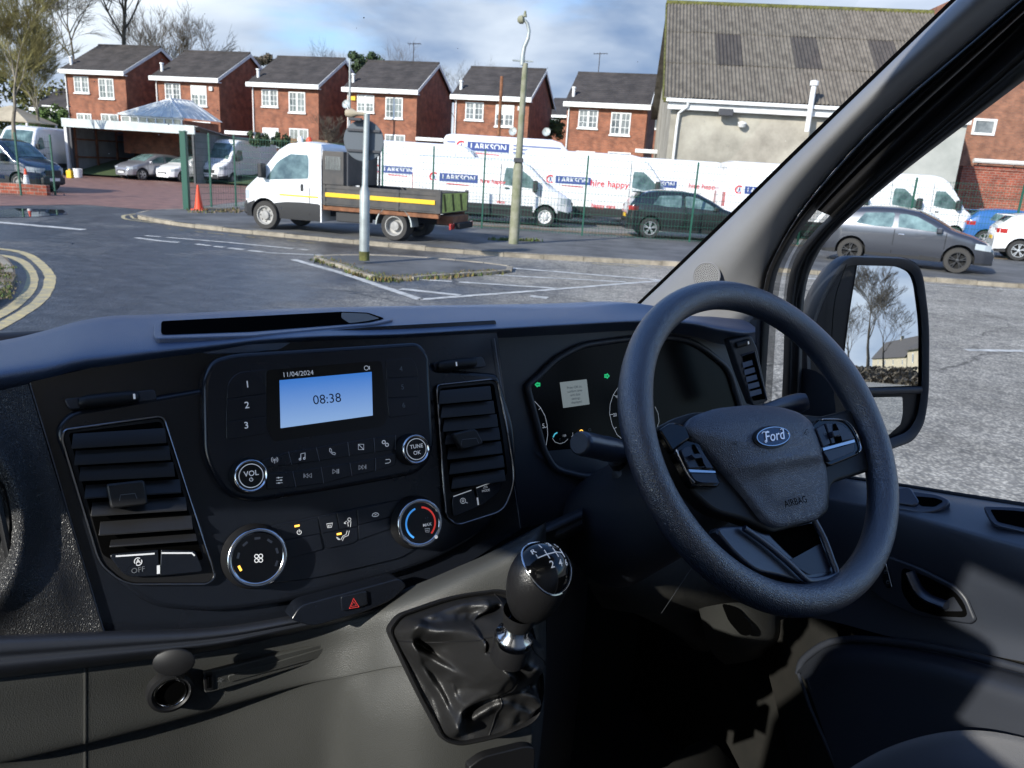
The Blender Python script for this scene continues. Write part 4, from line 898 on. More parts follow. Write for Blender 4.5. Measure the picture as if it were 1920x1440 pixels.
# ------------------------------------------------------------------ cars
def hatch(lab, loc, rz, paint, rim='alloy', tyre='tyre', name='hatchback_car', small=False):
    win = [([(1.75,.98),(1.72,1.34),(2.05,1.33),(2.45,1.15),(2.8,.96)],'cglass'),([(.72,1.0),(.95,1.33),(1.62,1.35),(1.62,.99)],'cglass')]
    r, sy = vehicle(name, VC, (.72,3.2), lab, 'car', loc, rz, None, wr=.315, paint=paint, windows=win, belt=.95, tum=.2, screen=(2.15,2.92), rear=(.18,.5), rim=rim, lower=.3, tyre=tyre,
        lights=[(3.52,3.88,.62,.76,'lampg','headlight'),(0.02,.3,.82,.96,'redl','tail_light')])
    for s in (-1,1):
        q = MB()
        for xd in (1.68,2.85): q.grid([[Vector((xd+dx-.1*(z<.6)*0,s*(sy(xd,z)+.004),z)) for z in (.35,.6,.8,.95)] for dx in (0,.015)])
        if not small: q.grid([[Vector((.95+dx,s*(sy(.95,z)+.004),z)) for z in (.62,.8,.95)] for dx in (0,.015)])
        q.build('door_gap', M['well'], r)
        q = MB(); q.box((2.62,min(s*.82,s*1.0),.93),(2.76,max(s*.82,s*1.0),1.08)); q.build('door_mirror', M[paint], r, bevel=.03)
        addbox(r,'door_handle',(1.78,min(s*.865,s*.89),.82),(1.93,max(s*.865,s*.89),.85),'chrome' if paint != 'blackp' else 'blackp')
        q = MB(); q.grid([[Vector((x,s*(sy(x,z)+.008),z)) for x in (1.1,1.8,2.7)] for z in (.26,.33)]); q.build('sill', M['black'], r)
    addbox(r,'grille',(3.9,-.35,.42),(3.985,.35,.52),'black',.02); addbox(r,'number_plate',(3.985,-.25,.36),(3.992,.25,.46),'white',0)
    addbox(r,'rear_plate',(-.012,-.25,.6),(-.002,.25,.71),'yellow',0)
    q = MB(); q.box((.12,-.5,1.36),(.5,.5,1.39)); q.build('spoiler', M[paint], r, bevel=.01)
    return r
def place(px_f, px_r, wb, wx_r, wx_f, z=.1, side=-1, hw=.86):
    """front and rear wheel contact pixels -> location and heading"""
    a = G(*px_r, z); b = G(*px_f, z); d = (b-a); d.z = 0; rz = atan2(d.y,d.x); d.normalize()
    n = Vector((-d.y,d.x,0)); m = (a+b)/2; o = m - d*(wx_r+wx_f)/2 - n*side*hw; return (o.x,o.y,z), rz
loc, rz = place((1802,514),(1578,491),2.48,.72,3.2)
hatch('dark grey hatchback with black wheels on the pavement, above the door mirror', loc, rz, 'greyp', 'blackalloy', 'tyred', small=True)
loc, rz = place((1395,461),(1202,449),2.48,.72,3.2)
hatch('black hatchback with silver alloy wheels parked behind the fence in front of the white vans', (loc[0],loc[1]+.6,loc[2]), rz, 'blackp')
rz = radians(-22); wpos = G(1906,489,.1); d_ = Vector((cos(rz),sin(rz),0)); n_ = Vector((-d_.y,d_.x,0)); loc = wpos-d_*.72+n_*.86
hatch('white hatchback at the right edge with its tail towards the dark grey car', loc, rz, 'vanw')
p = AY(1815,400,31.5); hatch('blue car behind the white hatchback at the right edge', (p.x-.2,p.y,.1), radians(-15), 'bluep')
def fcar(x,y,rz,paint,lab):
    p = G(x,y,0); d = Vector((3.97,0,0)); d.rotate(Matrix.Rotation(rz,3,'Z')); return hatch(lab,(p.x-d.x,p.y-d.y,0),rz,paint)
fcar(228,336,radians(-118),'silverp','dark silver hatchback parked nose out inside the carport')
fcar(305,340,radians(-116),'vanw','white hatchback parked nose out at the right side of the carport')
# ------------------------------------------------------------------ tipper truck
def tipper():
    a = G(741,452,.1); rz = radians(180-14); d = Vector((cos(rz),sin(rz),0)); n = Vector((-d.y,d.x,0)); hw = .95
    o = a - d*1.51 - n*hw*1      # near side is local +y (heading left)
    VTc = dict(top=[(0,2.0),(.08,2.12),(.5,2.16),(.95,2.10),(1.2,1.95),(1.5,1.6),(1.78,1.28),(1.95,1.14),(2.15,1.02),(2.26,.85),(2.3,.65)], hw=[(0,.93),(1.6,.94),(1.95,.90),(2.15,.8),(2.26,.64),(2.3,.55)], zb=.3)
    r = O('tipper_truck', None, loc=(o.x,o.y,.1), rz=rz, label='white cab tipper truck with grey drop side bed and yellow stripe, parked on the pavement', cat='truck')
    cab, sy = vehicle('cab_tmp', VTc, (1.55,), '', '', (o.x,o.y,.1), rz, wr=.35, paint='vanw', windows=[([(.33,1.30),(.36,1.86),(.85,1.86),(1.18,1.66),(1.5,1.22),(1.0,1.24)],'cglass')], belt=1.2, tum=.12, screen=(1.12,1.74), lights=[(2.0,2.24,.74,.95,'lampg','headlight')], lower=.66, tyre='tyred')
    off = Vector((3.48,0,0))
    for ch in list(cab.children):
        ch.parent = r; ch.location = off
        if ch.name.startswith('body'): ch.name = 'cab'
    bpy.data.objects.remove(cab)
    def B(nm,a,b,m,bev=.01): return addbox(r,nm,a,b,m,bev)
    for s in (-1,1):
        q = MB(); q.grid([[Vector((3.5+x,s*(sy(x,z)+.006),z)) for x in (.05,.6,1.1)] for z in (.86,.90)]); q.build('stripe', M['yellow'], r)
        q = MB(); q.grid([[Vector((3.48+.30+dx,s*(sy(.3,z)+.004),z)) for z in (.45,.8,1.1)] for dx in (0,.02)]); q.build('door_gap', M['well'], r)
        B('door_handle',(3.95,min(s*.93,s*.955),1.0),(4.02,max(s*.93,s*.955),1.17),'black')
        q = MB(); q.box((4.95,min(s*.93,s*1.15),1.25),(5.07,max(s*.93,s*1.15),1.6)); q.build('door_mirror', M['black'], r, bevel=.03)
        B('mud_flap_panel',(3.46,min(s*.9,s*.935),.28),(3.5,max(s*.9,s*.935),2.05),'vanw')
        # chassis rail, mudguard
        B('chassis_rail',(.25,min(s*.35,s*.45),.42),(3.6,max(s*.35,s*.45),.62),'well')
        g_ = MB(); c = Vector((1.55,0,.36)); R1,R2 = .47,.44
        rows = [[c+Vector((cos(a)*R_,s*y,sin(a)*R_)) for a in [pi*k/16 for k in range(17)]] for R_,y in ((R2,.98),(R1,.98),(R1,.55))]; g_.grid(rows); g_.build('mudguard', M['galv'], r, sm=40)
        for y in ((.94,),(.94,))[0:1]:
            cc = Vector((1.55,s*.95,.35)); ax = Vector((0,s,0)); wr = .35
            t = MB(); t.lathe(cc,ax,[(wr*.62,-.45),(wr*.95,-.45),(wr,-.4),(wr,-.05),(wr*.94,0),(wr*.66,0),(wr*.64,-.02)],26); w = t.build('wheel', M['tyred'], r, sm=35)
            t = MB(); R = wr*.66; t.lathe(cc,ax,[(R,-.05),(R,-.0),(R*.92,-.0),(R*.8,-.12),(R*.5,-.13),(R*.45,-.03),(R*.12,-.02),(0,-.02)],26,0); t.build('rim', M['steelw'], w, sm=35)
        # drop sides with ribs
        q = MB(); q.box((.42,min(s*.97,s*1.02),.72),(3.38,max(s*.97,s*1.02),1.2)); 
        for z in (.76,1.12): q.box((.44,min(s*1.02,s*1.035),z),(3.36,max(s*1.02,s*1.035),z+.05))
        for x in (.42,1.4,2.35,3.3): q.box((x,min(s*1.02,s*1.04),.72),(x+.06,max(s*1.02,s*1.04),1.2))
        q.build('drop_side', M['bedgrey'], r)
        B('stripe',(.5,min(s*1.045,s*1.04),.92),(3.3,max(s*1.045,s*1.04),1.02),'yellow',0)
        B('under_rail',(.42,min(s*.86,s*.98),.6),(3.4,max(s*.86,s*.98),.715),'rust')
        B('toolbox',(2.3,min(s*.5,s*.9),.34),(3.1,max(s*.5,s*.9),.6),'black',.02)
        B('corner_post',(.36,min(s*.95,s*1.04),.72),(.44,max(s*.95,s*1.04),1.24),'bedgrey')
        B('tail_light',(.15,min(s*.6,s*.85),.36),(.2,max(s*.6,s*.85),.5),'redl')
    B('bed_floor',(.42,-.97,.72),(3.38,.97,.78),'bedgrey')
    B('front_bumper',(5.62,-.6,.32),(5.84,.6,.62),'black',.05); B('grille',(5.7,-.42,.68),(5.8,.42,.84),'black',.03)
    # headboard / toolbox tower with mesh window
    q = MB(); q.box((2.86,-.96,1.2),(3.42,.96,1.98)); q.build('headboard', M['bedgrey'], r, bevel=.015)
    q = MB()
    for i in range(10): q.box((2.95+i*.04,.965,1.55),(2.96+i*.04,.975,1.86))
    q.build('mesh_grille', M['galv'], r)
    q = MB(); q.tube([(2.78,.9,.8),(2.78,.9,2.0)], .03, 8); q.tube([(2.78,-.9,.8),(2.78,-.9,2.0)], .03, 8); q.tube([(2.78,-.9,2.0),(2.78,.9,2.0)], .03, 8); q.build('ladder_frame', M['lead'], r, sm=50)
    q = MB(); q.box((.36,-.95,.72),(.42,.95,1.2)); tg = q.build('tailgate', M['bedgrey'], r)
    q = MB()
    for k in range(6):
        y0 = -.9+k*.3; q.add([(.354,y0,.76),(.354,y0+.15,.76),(.354,y0+.3,1.16),(.354,y0+.15,1.16)],[(3,2,1,0)],k%2)
    q.add([(.3565,-.92,.74),(.3565,.92,.74),(.3565,.92,1.18),(.3565,-.92,1.18)],[(3,2,1,0)],0); q.build('chevron_board', [M['chev'],M['moss']], tg)
    B('tow_bar',(.05,-.5,.36),(.2,.5,.5),'well'); B('rear_frame',(.2,-.6,.45),(.6,.6,.66),'rust'); B('axle',(1.48,-.8,.28),(1.62,.8,.42),'well')
    for y in (-.1,.35): q = MB(); q.lathe((4.35,y,2.14),(0,0,1),[(.07,0),(.07,.1),(.04,.15),(0,.15)],12); q.build('beacon', M['conered' if y<0 else 'white'], r, sm=40)
    q = MB(); q.box((.7,.2,.78),(1.5,.8,.9)); q.build('bed_load', M['rust'], r, bevel=.02)
tipper()
# ================================================================== THE VAN CAB WE SIT IN
I = {}
I['pad'] = mat('soft_dash_plastic_sky_tint', (.052,.082,.155), .40, ior=1.8, spec=.8, vor=(520,.5,.0005), bump=(700,.5,.0006))  # black plastic; blue of the reflected sky is put into the base colour
I['leather'] = mat('coarse_grained_plastic', (.022,.022,.023), .36, spec=.55, vor=(560,.7,.0006))
I['surround'] = mat('fine_grained_plastic', (.028,.032,.042), .44, spec=.6, bump=(1100,.35,.0004))
I['satin'] = mat('satin_black_fascia', (.009,.011,.016), .24, spec=.5, rvar=(14,.05))
I['gloss'] = mat('gloss_black', (.003,.003,.0035), .07, spec=.5)
I['matt'] = mat('matt_black_plastic', (.010,.010,.011), .5, spec=.4)
I['void'] = mat('deep_black', (.003,.003,.003), .9, spec=.0)  # also flat faces for openings and recesses, whose shade it paints in
I['slat'] = mat('vent_slat_plastic', (.018,.018,.019), .42, spec=.5, bump=(500,.15,.0003))
I['grey'] = mat('grey_green_lower_plastic', (.052,.053,.050), .50, spec=.45, vor=(480,.4,.0004), rvar=(9,.08))
I['greyd'] = mat('dusty_grey_plastic', (.022,.022,.021), .65, var=(9,.35,(.05,.048,.042)), bump=(500,.3,.0004))
I['pillar'] = mat('grey_pillar_trim', (.26,.26,.262), .5, spec=.4, bump=(900,.35,.0004), var=(5,.05))
I['seal'] = mat('rubber_seal', (.008,.008,.009), .6)
I['jamb'] = mat('painted_door_jamb', (.80,.82,.80), .4)
I['jambd'] = mat('dark_door_frame', (.018,.018,.02), .5)
I['rim'] = mat('rim_leather_grain_sky_tint', (.018,.027,.050), .33, ior=1.9, spec=.8, vor=(500,.6,.0005), bump=(1500,.15,.0002))  # blue sky highlight on the rim is put into its base colour
I['airbag'] = mat('airbag_cover_grain', (.028,.038,.066), .40, ior=1.8, spec=.8, vor=(500,.7,.0006))
I['spoke'] = mat('smooth_spoke_plastic', (.022,.031,.055), .33, ior=1.7, spec=.7, bump=(1500,.12,.0002))
I['sw'] = mat('switch_plastic', (.020,.024,.040), .30, spec=.55)
I['chrome'] = mat('satin_chrome', (.62,.63,.65), .16, metal=1)
I['brushed'] = mat('brushed_ring', (.30,.30,.31), .25, metal=1)
I['white'] = mat('white_print', (.75,.75,.75), .5, emit=((.8,.85,.9),.15))
I['dim'] = mat('dim_print', (.16,.17,.18), .5)
I['amber'] = mat('amber_led', (.6,.25,.02), .5, emit=((1,.52,.08),1.4))
I['green'] = mat('green_led', (.0,.2,.07), .5, emit=((.02,.55,.2),.5))
I['cyan'] = mat('cyan_led', (.0,.2,.25), .5, emit=((.1,.6,.8),.5))
I['blue'] = mat('blue_print', (.06,.30,.75), .5, emit=((.08,.4,1),.35))
I['red'] = mat('red_print', (.65,.04,.04), .5, emit=((1,.08,.06),.25))
I['badge'] = mat('badge_blue', (.008,.022,.085), .12, coat=1)
I['seat'] = mat('navy_seat_fabric', (.016,.017,.028), .9, sheen=.4, bump=(700,.6,.0008))
I['gaiter'] = mat('black_gaiter_leather', (.016,.016,.0165), .42, spec=.6, vor=(600,.35,.0004), bump=(60,.25,.0015))
I['footp'] = mat('dull_footwell_plastic', (.014,.014,.013), .85, spec=.15, var=(14,.5,(.019,.018,.016)))
I['carpet'] = mat('footwell_mat', (.008,.008,.008), .95, bump=(200,.6,.003))
I['knob'] = mat('gear_knob_leather', (.012,.012,.013), .33, spec=.6, vor=(800,.4,.0003))
I['dust'] = mat('dusty_black', (.035,.034,.030), .8, var=(30,.6,(.10,.09,.07)))
I['mirror'] = mat('mirror_glass', (.88,.90,.90), .0, metal=1)
I['seam'] = mat('pale_seam', (.16,.17,.19), .35)
I['glass'] = glassmat('clear_glass', (.96,.975,.97), .05)
def screenmat():
    m = bpy.data.materials.new('radio_screen'); m.use_nodes = True; t = m.node_tree; b = t.nodes['Principled BSDF']
    b.inputs['Base Color'].default_value = (.01,.015,.03,1); b.inputs['Roughness'].default_value = .25
    g = N(t,'ShaderNodeTexCoord'); s = N(t,'ShaderNodeSeparateXYZ'); t.links.new(g.outputs['Generated'], s.inputs[0])
    r = N(t,'ShaderNodeValToRGB'); r.color_ramp.elements[0].color = (.22,.36,.62,1); r.color_ramp.elements[1].color = (.035,.16,.52,1); r.color_ramp.elements[0].position = .05
    t.links.new(s.outputs[2], r.inputs[0]); t.links.new(r.outputs[0], b.inputs['Emission Color']); b.inputs['Emission Strength'].default_value = .72; return m
I['screen'] = screenmat()
I['lcd'] = mat('cluster_screen', (.05,.06,.06), .4, emit=((.30,.36,.38),.32))
ORG = WP(0,.25,-1.95)
VAN = O('van', None, loc=ORG, label='van whose black dashboard, steering wheel and door fill the foreground', cat='van')
def fin(mb, name, m, parent=None, sm=40, bevel=0, **k): return mb.build(name, m, parent or VAN, ORG, sm, bevel, **k) if (parent is None or True) else None
_dens = {}
def part(name):           # an empty part that holds sub-parts
    o = O(name, None, VAN); return o
def fin2(mb, name, m, parent, sm=40, bevel=0, **k):   # parents sit at the van origin, so the same frame holds at every depth
    return mb.build(name, m, parent, ORG, sm, bevel, **k)
def pan(name, poly, pl, off, th, m, parent, bevel=.0015, r=6, seg=4, bseg=2, sm=35, **k):
    P = rnd(poly, r, seg) if r else poly; q = MB(); q.prism([pl.at(x,y,off) for x,y in P], -pl.n*th)
    return fin2(q, name, m, parent, sm, bevel, seg=bseg, **k)
def flat(mb, poly, pl, off, m=0, r=0):
    P = rnd(poly, r) if r else poly; v = [pl.at(x,y,off) for x,y in P]; c = Vector((0,0,0))
    for i in range(len(v)): c += (v[i]-v[0]).cross(v[(i+1)%len(v)]-v[0])
    if c.dot(pl.n) < 0: v = v[::-1]
    return mb.add(v, [tuple(range(len(v)))], m)
def line(mb, pts, pl, off, w, m=0, closed=False):
    """thin ribbon lying on a plane through pixel points; w metres"""
    P = [pl.at(x,y,off) for x,y in pts]; n = len(P); A, B = [], []
    for i in range(n):
        d = (P[(i+1)%n]-P[i-1]) if closed else (P[min(i+1,n-1)]-P[max(i-1,0)]); s = d.normalized().cross(pl.n)*w/2; A.append(P[i]+s); B.append(P[i]-s)
    k = len(mb.v); mb.v += A+B
    for i in range(n if closed else n-1): j = (i+1)%n; mb.f.append((k+i,k+j,k+n+j,k+n+i)); mb.m.append(m)
    return mb
def surf(ctrl, fn, nu=6, nv=6):
    """Catmull-Rom surface through a grid of (px,py,depth) control points"""
    rows = [cat([tuple(p) for p in r], nu, False) for r in ctrl]; cols = list(zip(*rows)); out = [cat(list(c), nv, False) for c in cols]
    out = list(zip(*out)); return [[fn(*p) for p in r] for r in out]
def cyl(mb, c, ax, r0, r1, h, m=0, n=28, cap=True):
    prof = [(r0,0),(r1,h)]; mb.lathe(c,ax,prof,n,m)
    if cap: mb.disc(Vector(c)+Vector(ax).normalized()*h, ax, r1, n, m)
# ---- dashboard pad ------------------------------------------------
dash = part('dashboard')
xs  = [-160, 0, 83, 146, 208, 283, 400, 480, 600, 735, 900, 1060, 1200, 1290, 1345, 1392, 1416]
sil = [ 668,646,627,609,598,595,590,586,581.5,578,575,572,569,591,596,599,613]
blu = [ 716,692,679,665,658,650,639,630,624,621,612,603,596,599,609,616,618]
low = [ 760,736,722,703,693,680,663,652,641,637,628,619,612,617,630,637,629]
row = []
def fw(x): return .86 if x < 1200 else lerp(.86,.815,(x-1200)/216)
R = [[(x,l+14,fw(x)+.06) for x,l in zip(xs,low)],
     [(x,l,fw(x)+.012) for x,l in zip(xs,low)],
     [(x,lerp(l,b,.5),fw(x)-.012) for x,l,b in zip(xs,low,blu)],
     [(x,b+1,fw(x)-.004) for x,b in zip(xs,blu)],
     [(x,lerp(b,s,.4),fw(x)+.04) for x,b,s in zip(xs,blu,sil)],
     [(x,s+.5,fw(x)+(.135 if x<1200 else .07)) for x,s in zip(xs,sil)]]
g_ = surf(R, V, 5, 5); last = g_[-1]
g_ += [[p+VF*.05-UZ*.006 for p in last],[p+VF*.14-UZ*.045 for p in last],[p+VF*.36-UZ*.16 for p in last]]
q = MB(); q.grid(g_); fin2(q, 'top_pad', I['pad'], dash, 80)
TP = Pl(V(500,607,.93), UZ)
q = MB(); ring = rnd([(287,634),(290,599),(640,582.2),(700,583.5),(742,598),(700,607),(470,629)],12); inn = rnd([(302,627),(302,602),(640,584.2),(690,586),(722,597),(690,604),(470,621)],6)
tz = TP
def tw(p, o): return tz.at(p[0],p[1],o)
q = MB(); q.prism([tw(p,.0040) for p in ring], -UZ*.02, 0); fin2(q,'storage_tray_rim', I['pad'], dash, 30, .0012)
q = MB(); flat(q, inn, tz, .0048, 0); fin2(q,'storage_tray_shade', I['void'], dash)  # flat black face, the shade inside the tray painted in
q = MB(); flat(q, [(640,586),(688,588),(712,597),(688,602),(655,606),(640,596)], tz, .0053, 0, 3); fin2(q,'tray_lit_end', I['matt'], dash)  # lighter flat patch, light on the tray's end painted in
q = MB(); q.tube([V(-260,640,1.2),V(0,638,1.2),V(120,631,1.2),V(222,628,1.2)], .010, 8, sx=2.2); fin2(q,'windscreen_trim', I['matt'], dash)
# ---- centre fascia -------------------------------------------------
FP = Pl(V(600,790,.83), -VF*cos(radians(20))+UZ*sin(radians(20)))
fas = pan('fascia', [(54,715),(380,640),(700,612),(930,600),(978,992,2),(870,1062,30),(780,1100,30),(560,1162,30),(400,1190,30),(196,1188,2)], FP, 0, .03, I['satin'], VAN, .001, 4)
pan('raised_bezel', [(100,806,25),(130,770,20),(385,726,10),(395,680,20),(800,650,15),(812,690,10),(935,700,12),(966,800,20),(972,925,40),(905,1002,50),(790,1064,60),(560,1127,60),(415,1150,60),(285,1140,40),(215,1088,30),(150,930,40)], FP, .012, .012, I['satin'], fas, .009, 20, 6, 5, 50)
for pts_ in ([(57,722),(90,830),(140,1000),(196,1186)],[(927,634),(945,760),(960,880),(976,990)]): q = MB(); line(q, pts_, FP, .0045, .0010); fin2(q,'panel_seam', I['seam'], fas)
# left coarse panel with its swell and grab recess
q = MB(); rows = []
def sw(x,y):
    d = hypot((x+60)/95,(y-985)/150); h = .016*exp(-((d-1.05)/.28)**2) - .03*(1-min(1,max(0,(d-.55)/.35))) + .010*exp(-((y-1110)/60)**2-((x-60)/90)**2)
    return h
for j in range(41):
    y = lerp(0,1,j/40); r_ = []
    for i in range(31):
        t = i/30; xr = lerp(53,193,y); x = lerp(-170,xr,t); yy = lerp(lerp(772,720,t),lerp(1215,1186,t),y); r_.append(FP.at(x,yy,.006+sw(x,yy)*(1 if t < 1 else 0)*min(1,(1-t)*6)))
    rows.append(r_)
q.grid(rows); fin2(q,'glovebox_panel', I['leather'], VAN, 80)
q = MB(); q.tube([FP.at(-120,905,.012),FP.at(-10,912,.014),FP.at(17,1040,.012),FP.at(12,1070,.008),FP.at(-120,1085,.008)], .004, 6); fin2(q,'glovebox_grip', I['matt'], VAN)
# lower roll under the fascia
top = [(-160,1206),(0,1196),(200,1188),(400,1180),(546,1158),(700,1128),(790,1100),(900,1050),(1000,998),(1092,956)]
bot = [(-160,1285),(0,1268),(150,1244),(416,1217),(560,1186),(700,1152),(790,1126),(900,1080),(1000,1035),(1096,992)]
fwv = [.745,.745,.745,.745,.742,.738,.735,.742,.752,.765]
R = [[(a[0],a[1]-6,f+.03) for a,f in zip(top,fwv)],[(a[0],a[1],f-.004) for a,f in zip(top,fwv)],[(a[0],lerp(a[1],b[1],.33),f-.014) for a,b,f in zip(top,bot,fwv)],[(a[0],lerp(a[1],b[1],.5),f-.010) for a,b,f in zip(top,bot,fwv)],[(a[0],lerp(a[1],b[1],.75),f-.014) for a,b,f in zip(top,bot,fwv)],[(a[0],b[1],f+.002) for a,b,f in zip(top,bot,fwv)],[(a[0],b[1]+8,f+.05) for a,b,f in zip(top,bot,fwv)]]
q = MB(); q.grid(surf(R, V, 5, 4)); fin2(q,'lower_edge_roll', I['surround'], dash, 80)
HP = Pl(V(650,1135,.715), -VF*cos(radians(14))+UZ*sin(radians(14)))
hz = pan('hazard_panel', [(546,1162,4),(562,1136,14),(750,1084,10),(764,1098,8),(738,1124,20),(690,1146,20),(585,1176,20)], HP, 0, .03, I['satin'], VAN, .002, 8)
hb = pan('hazard_button', [(639,1119),(688,1108),(690,1134),(641,1147)], HP, .003, .004, I['satin'], hz, .001, 4)
q = MB(); tri = [(663,1122),(673,1138),(655,1141)]; tri2 = [(663,1128),(668.5,1135.5),(658.5,1137.5)]
line(q, tri, HP, .0036, .0009, 0, True); line(q, tri2, HP, .0036, .0006, 0, True); fin2(q,'hazard_symbol', I['red'], hz)
# ---- radio ----------------------------------------------------------
radio = pan('radio', [(379,712,30),(396,674,26),(440,662,20),(787,641,26),(806,664,18),(815,840,40),(806,866,30),(782,889,24),(700,905,30),(622,919,30),(472,943,40),(424,930,30),(382,862,40)], FP, .030, .03, I['satin'], VAN, .0055, 20, 6, 4, 50)
RO = .030
def rp(x,y,o=0): return FP.at(x,y,RO+o)
q = MB(); flat(q, [(500,694),(715,676),(727,782),(718,800),(512,828),(500,800)], FP, RO+.0004, 0, 8); fin2(q,'screen_bezel', I['gloss'], radio)
q = MB(); flat(q, [(524,713),(697,697),(699,779),(526,803)], FP, RO+.0012); fin2(q,'screen', I['screen'], radio)
def txt(t, x, y, s, m, parent, pl=FP, o=RO+.0006, name='lettering', rot=0, **k):
    q = MB(); a = Vector(pl.x); b = Vector(pl.y)
    if rot: a, b = a*cos(rot)+b*sin(rot), b*cos(rot)-a*sin(rot)
    addtext(q, t, s, pl.at(x,y,o), a, b, 0, **k); return fin2(q, name, m, parent)
txt('08:38', 613.5, 748.5, .0148, mat('lcd_dark',(.01,.02,.06),.5), radio, o=RO+.0018)
txt('11/04/2024', 559, 701, .0076, I['white'], radio, o=RO+.0012)
q = MB(); c = rp(687,690,.0012); q.lathe(c,FP.n,[(.0022,0),(.0029,0)],12); q.add([c+FP.x*.0032+FP.y*.002,c+FP.x*.0042+FP.y*.002,c+FP.x*.0042-FP.y*.002,c+FP.x*.0032-FP.y*.002],[(0,3,2,1)]); fin2(q,'screen_symbol', I['white'], radio)
def keys(cells, nm='button', o=.0012, par=radio, pl=FP, base=RO, m=None, r=3):
    for c in cells: pan(nm, c, pl, base+o, .003, m or I['satin'], par, .0006, r, 3)
keys([[(427,716,14),(446,698,10),(499,692,2),(499,738,2),(425,748,2)],[(425,749,1),(499,739,1),(499,780,1),(424,790,1)],[(424,791,1),(499,781,1),(498,813,3),(425,824,3)]], 'preset_button')
keys([[(724,675,2),(772,670,10),(782,686,10),(784,706,1),(725,709,1)],[(725,710,1),(784,707,1),(785,743,1),(726,746,1)],[(726,747,1),(785,744,1),(783,776,5),(730,783,4)]], 'preset_button')
for t,x,y in (('1',464,721),('2',463,760),('3',462,798)): txt(t,x,y,.0100,I['white'],radio,o=RO+.002,bold=.01)
for t,x,y in (('4',752,692),('5',755,726),('6',757,760)): txt(t,x,y,.0085,I['dim'],radio,o=RO+.002)
row1t = [(490,864),(541,847),(593,839),(652,829),(701,821),(742,816)]; row1b = [(490,878),(547,871),(599,864),(655,855),(703,848),(741,843)]
row2t = [(498,888),(549,884),(602,876),(656,868),(704,859),(744,849)]; row2b = [(500,918),(555,913),(607,906),(660,892),(704,883),(742,872)]
def strip(a,b): return [[(a[i][0]+.7,a[i][1]),(a[i+1][0]-.7,a[i+1][1]),(b[i+1][0]-.7,b[i+1][1]),(b[i][0]+.7,b[i][1])] for i in range(len(a)-1)]
keys(strip(row1t,row1b),'button',.0016,r=2); keys(strip(row2t,row2b),'button',.0016,r=2)
q = MB()
for a,b in list(zip(row1t,row1b))[1:]+list(zip(row2t,row2b))[1:-1]: line(q,[a,b],FP,RO+.0019,.0005)
fin2(q,'key_gap_lines', I['seam'], radio)
def sym(draw, parent=radio, m='white', pl=FP, o=RO+.0024, nm='symbol'):
    q = MB(); draw(q, pl, o); return fin2(q, nm, I[m], parent)
def icon(cx, cy, strokes, s=1.0, w=.0006, parent=radio, m='white', pl=FP, o=RO+.0024):
    """strokes in pixels round a centre"""
    q = MB()
    for st in strokes:
        closed = st[0] == 'c'; pts = st[1:] if closed else st
        line(q, [(cx+x*s, cy+y*s) for x,y in pts], pl, o, w, 0, closed)
    return fin2(q, 'symbol', I[m], parent)
def arc(r, a0, a1, n=8, x=0, y=0): return [(x+r*cos(radians(a0+(a1-a0)*i/n)), y+r*sin(radians(a0+(a1-a0)*i/n))) for i in range(n+1)]
icon(515,862,[[(0,0),(0,7)],arc(3,-50,50),arc(6,-50,50),arc(3,130,230),arc(6,130,230),arc(.8,0,360)])
icon(567,856,[[(-3,5),(-3,-5),(5,-7),(5,3)],arc(1.8,0,360,8,-4.5,5),arc(1.8,0,360,8,3.5,3.4)],w=.0008)
icon(623,847,[[(-5,-6),(-5,-1),(0,4),(5,6),(6,3),(3,1),(1,2),(-2,-1),(-1,-3),(-3,-6),(-5,-6)]])
icon(677,838,[['c',(-5,-5),(5,-5),(5,5),(-5,5)],[(-5,-5),(5,5)]],w=.0007)
icon(722,831,[arc(3,0,360,10,-2.5,-2),arc(3,0,360,10,3.5,3)],w=.0011)
icon(524,900,[[(-6,-4),(6,-5)],[(-6,1),(6,0)],[(-6,6),(6,5)],arc(1.2,0,360,6,-2,-4.3),arc(1.2,0,360,6,3,.3),arc(1.2,0,360,6,-1,5.5)])
icon(577,892,[['c',(0,-4),(0,4),(-6,0)],['c',(7,-4.5),(7,3.5),(1,0)],[(-7,-4),(-7,4)]],w=.0005)
icon(629,884,[['c',(-5,-4),(-5,4),(1,0)],[(3,-4.5),(3,4)],[(6,-4.8),(6,3.7)]],w=.0006)
icon(679,876,[['c',(-6,-3.5),(-6,4.5),(0,0)],['c',(0,-4),(0,4),(6,-.5)],[(7,-5),(7,3.5)]],w=.0005)
icon(727,865,[[(-4,-3),(3,-4),(5,-2),(5,1),(2,3),(-5,4)]],w=.0007)
def knob(face, base, r, txts, h=.017, face_m='gloss', parent=VAN, name='knob', base_off=RO):
    """face and base are the pixel centres of the front face and of the foot"""
    c = FP.at(*base, base_off); f = FP.at(*face, base_off+h); ax = (f-c).normalized(); ax = FP.n
    c = f-FP.n*h
    q = MB(); q.lathe(c, FP.n, [(r*1.16,0),(r*1.12,h*.15),(r*1.06,h*.75),(r*1.02,h*.93)], 40); o = fin2(q,name,I['matt'],parent,50)
    q = MB(); q.lathe(c, FP.n, [(r*1.045,h*.86),(r*1.03,h*.98),(r*.96,h*1.03),(r*.89,h*.98),(r*.86,h*.93)], 48); fin2(q,'knob_ring',I['chrome'],o,60)
    q = MB(); q.disc(c+FP.n*h*.94, FP.n, r*.9, 40); fin2(q,'knob_face',I[face_m],o)
    return o, FP
k1,_ = knob((471,892),(461,887),.0165,None)
k2,_ = knob((781,842),(772,838),.0165,None)
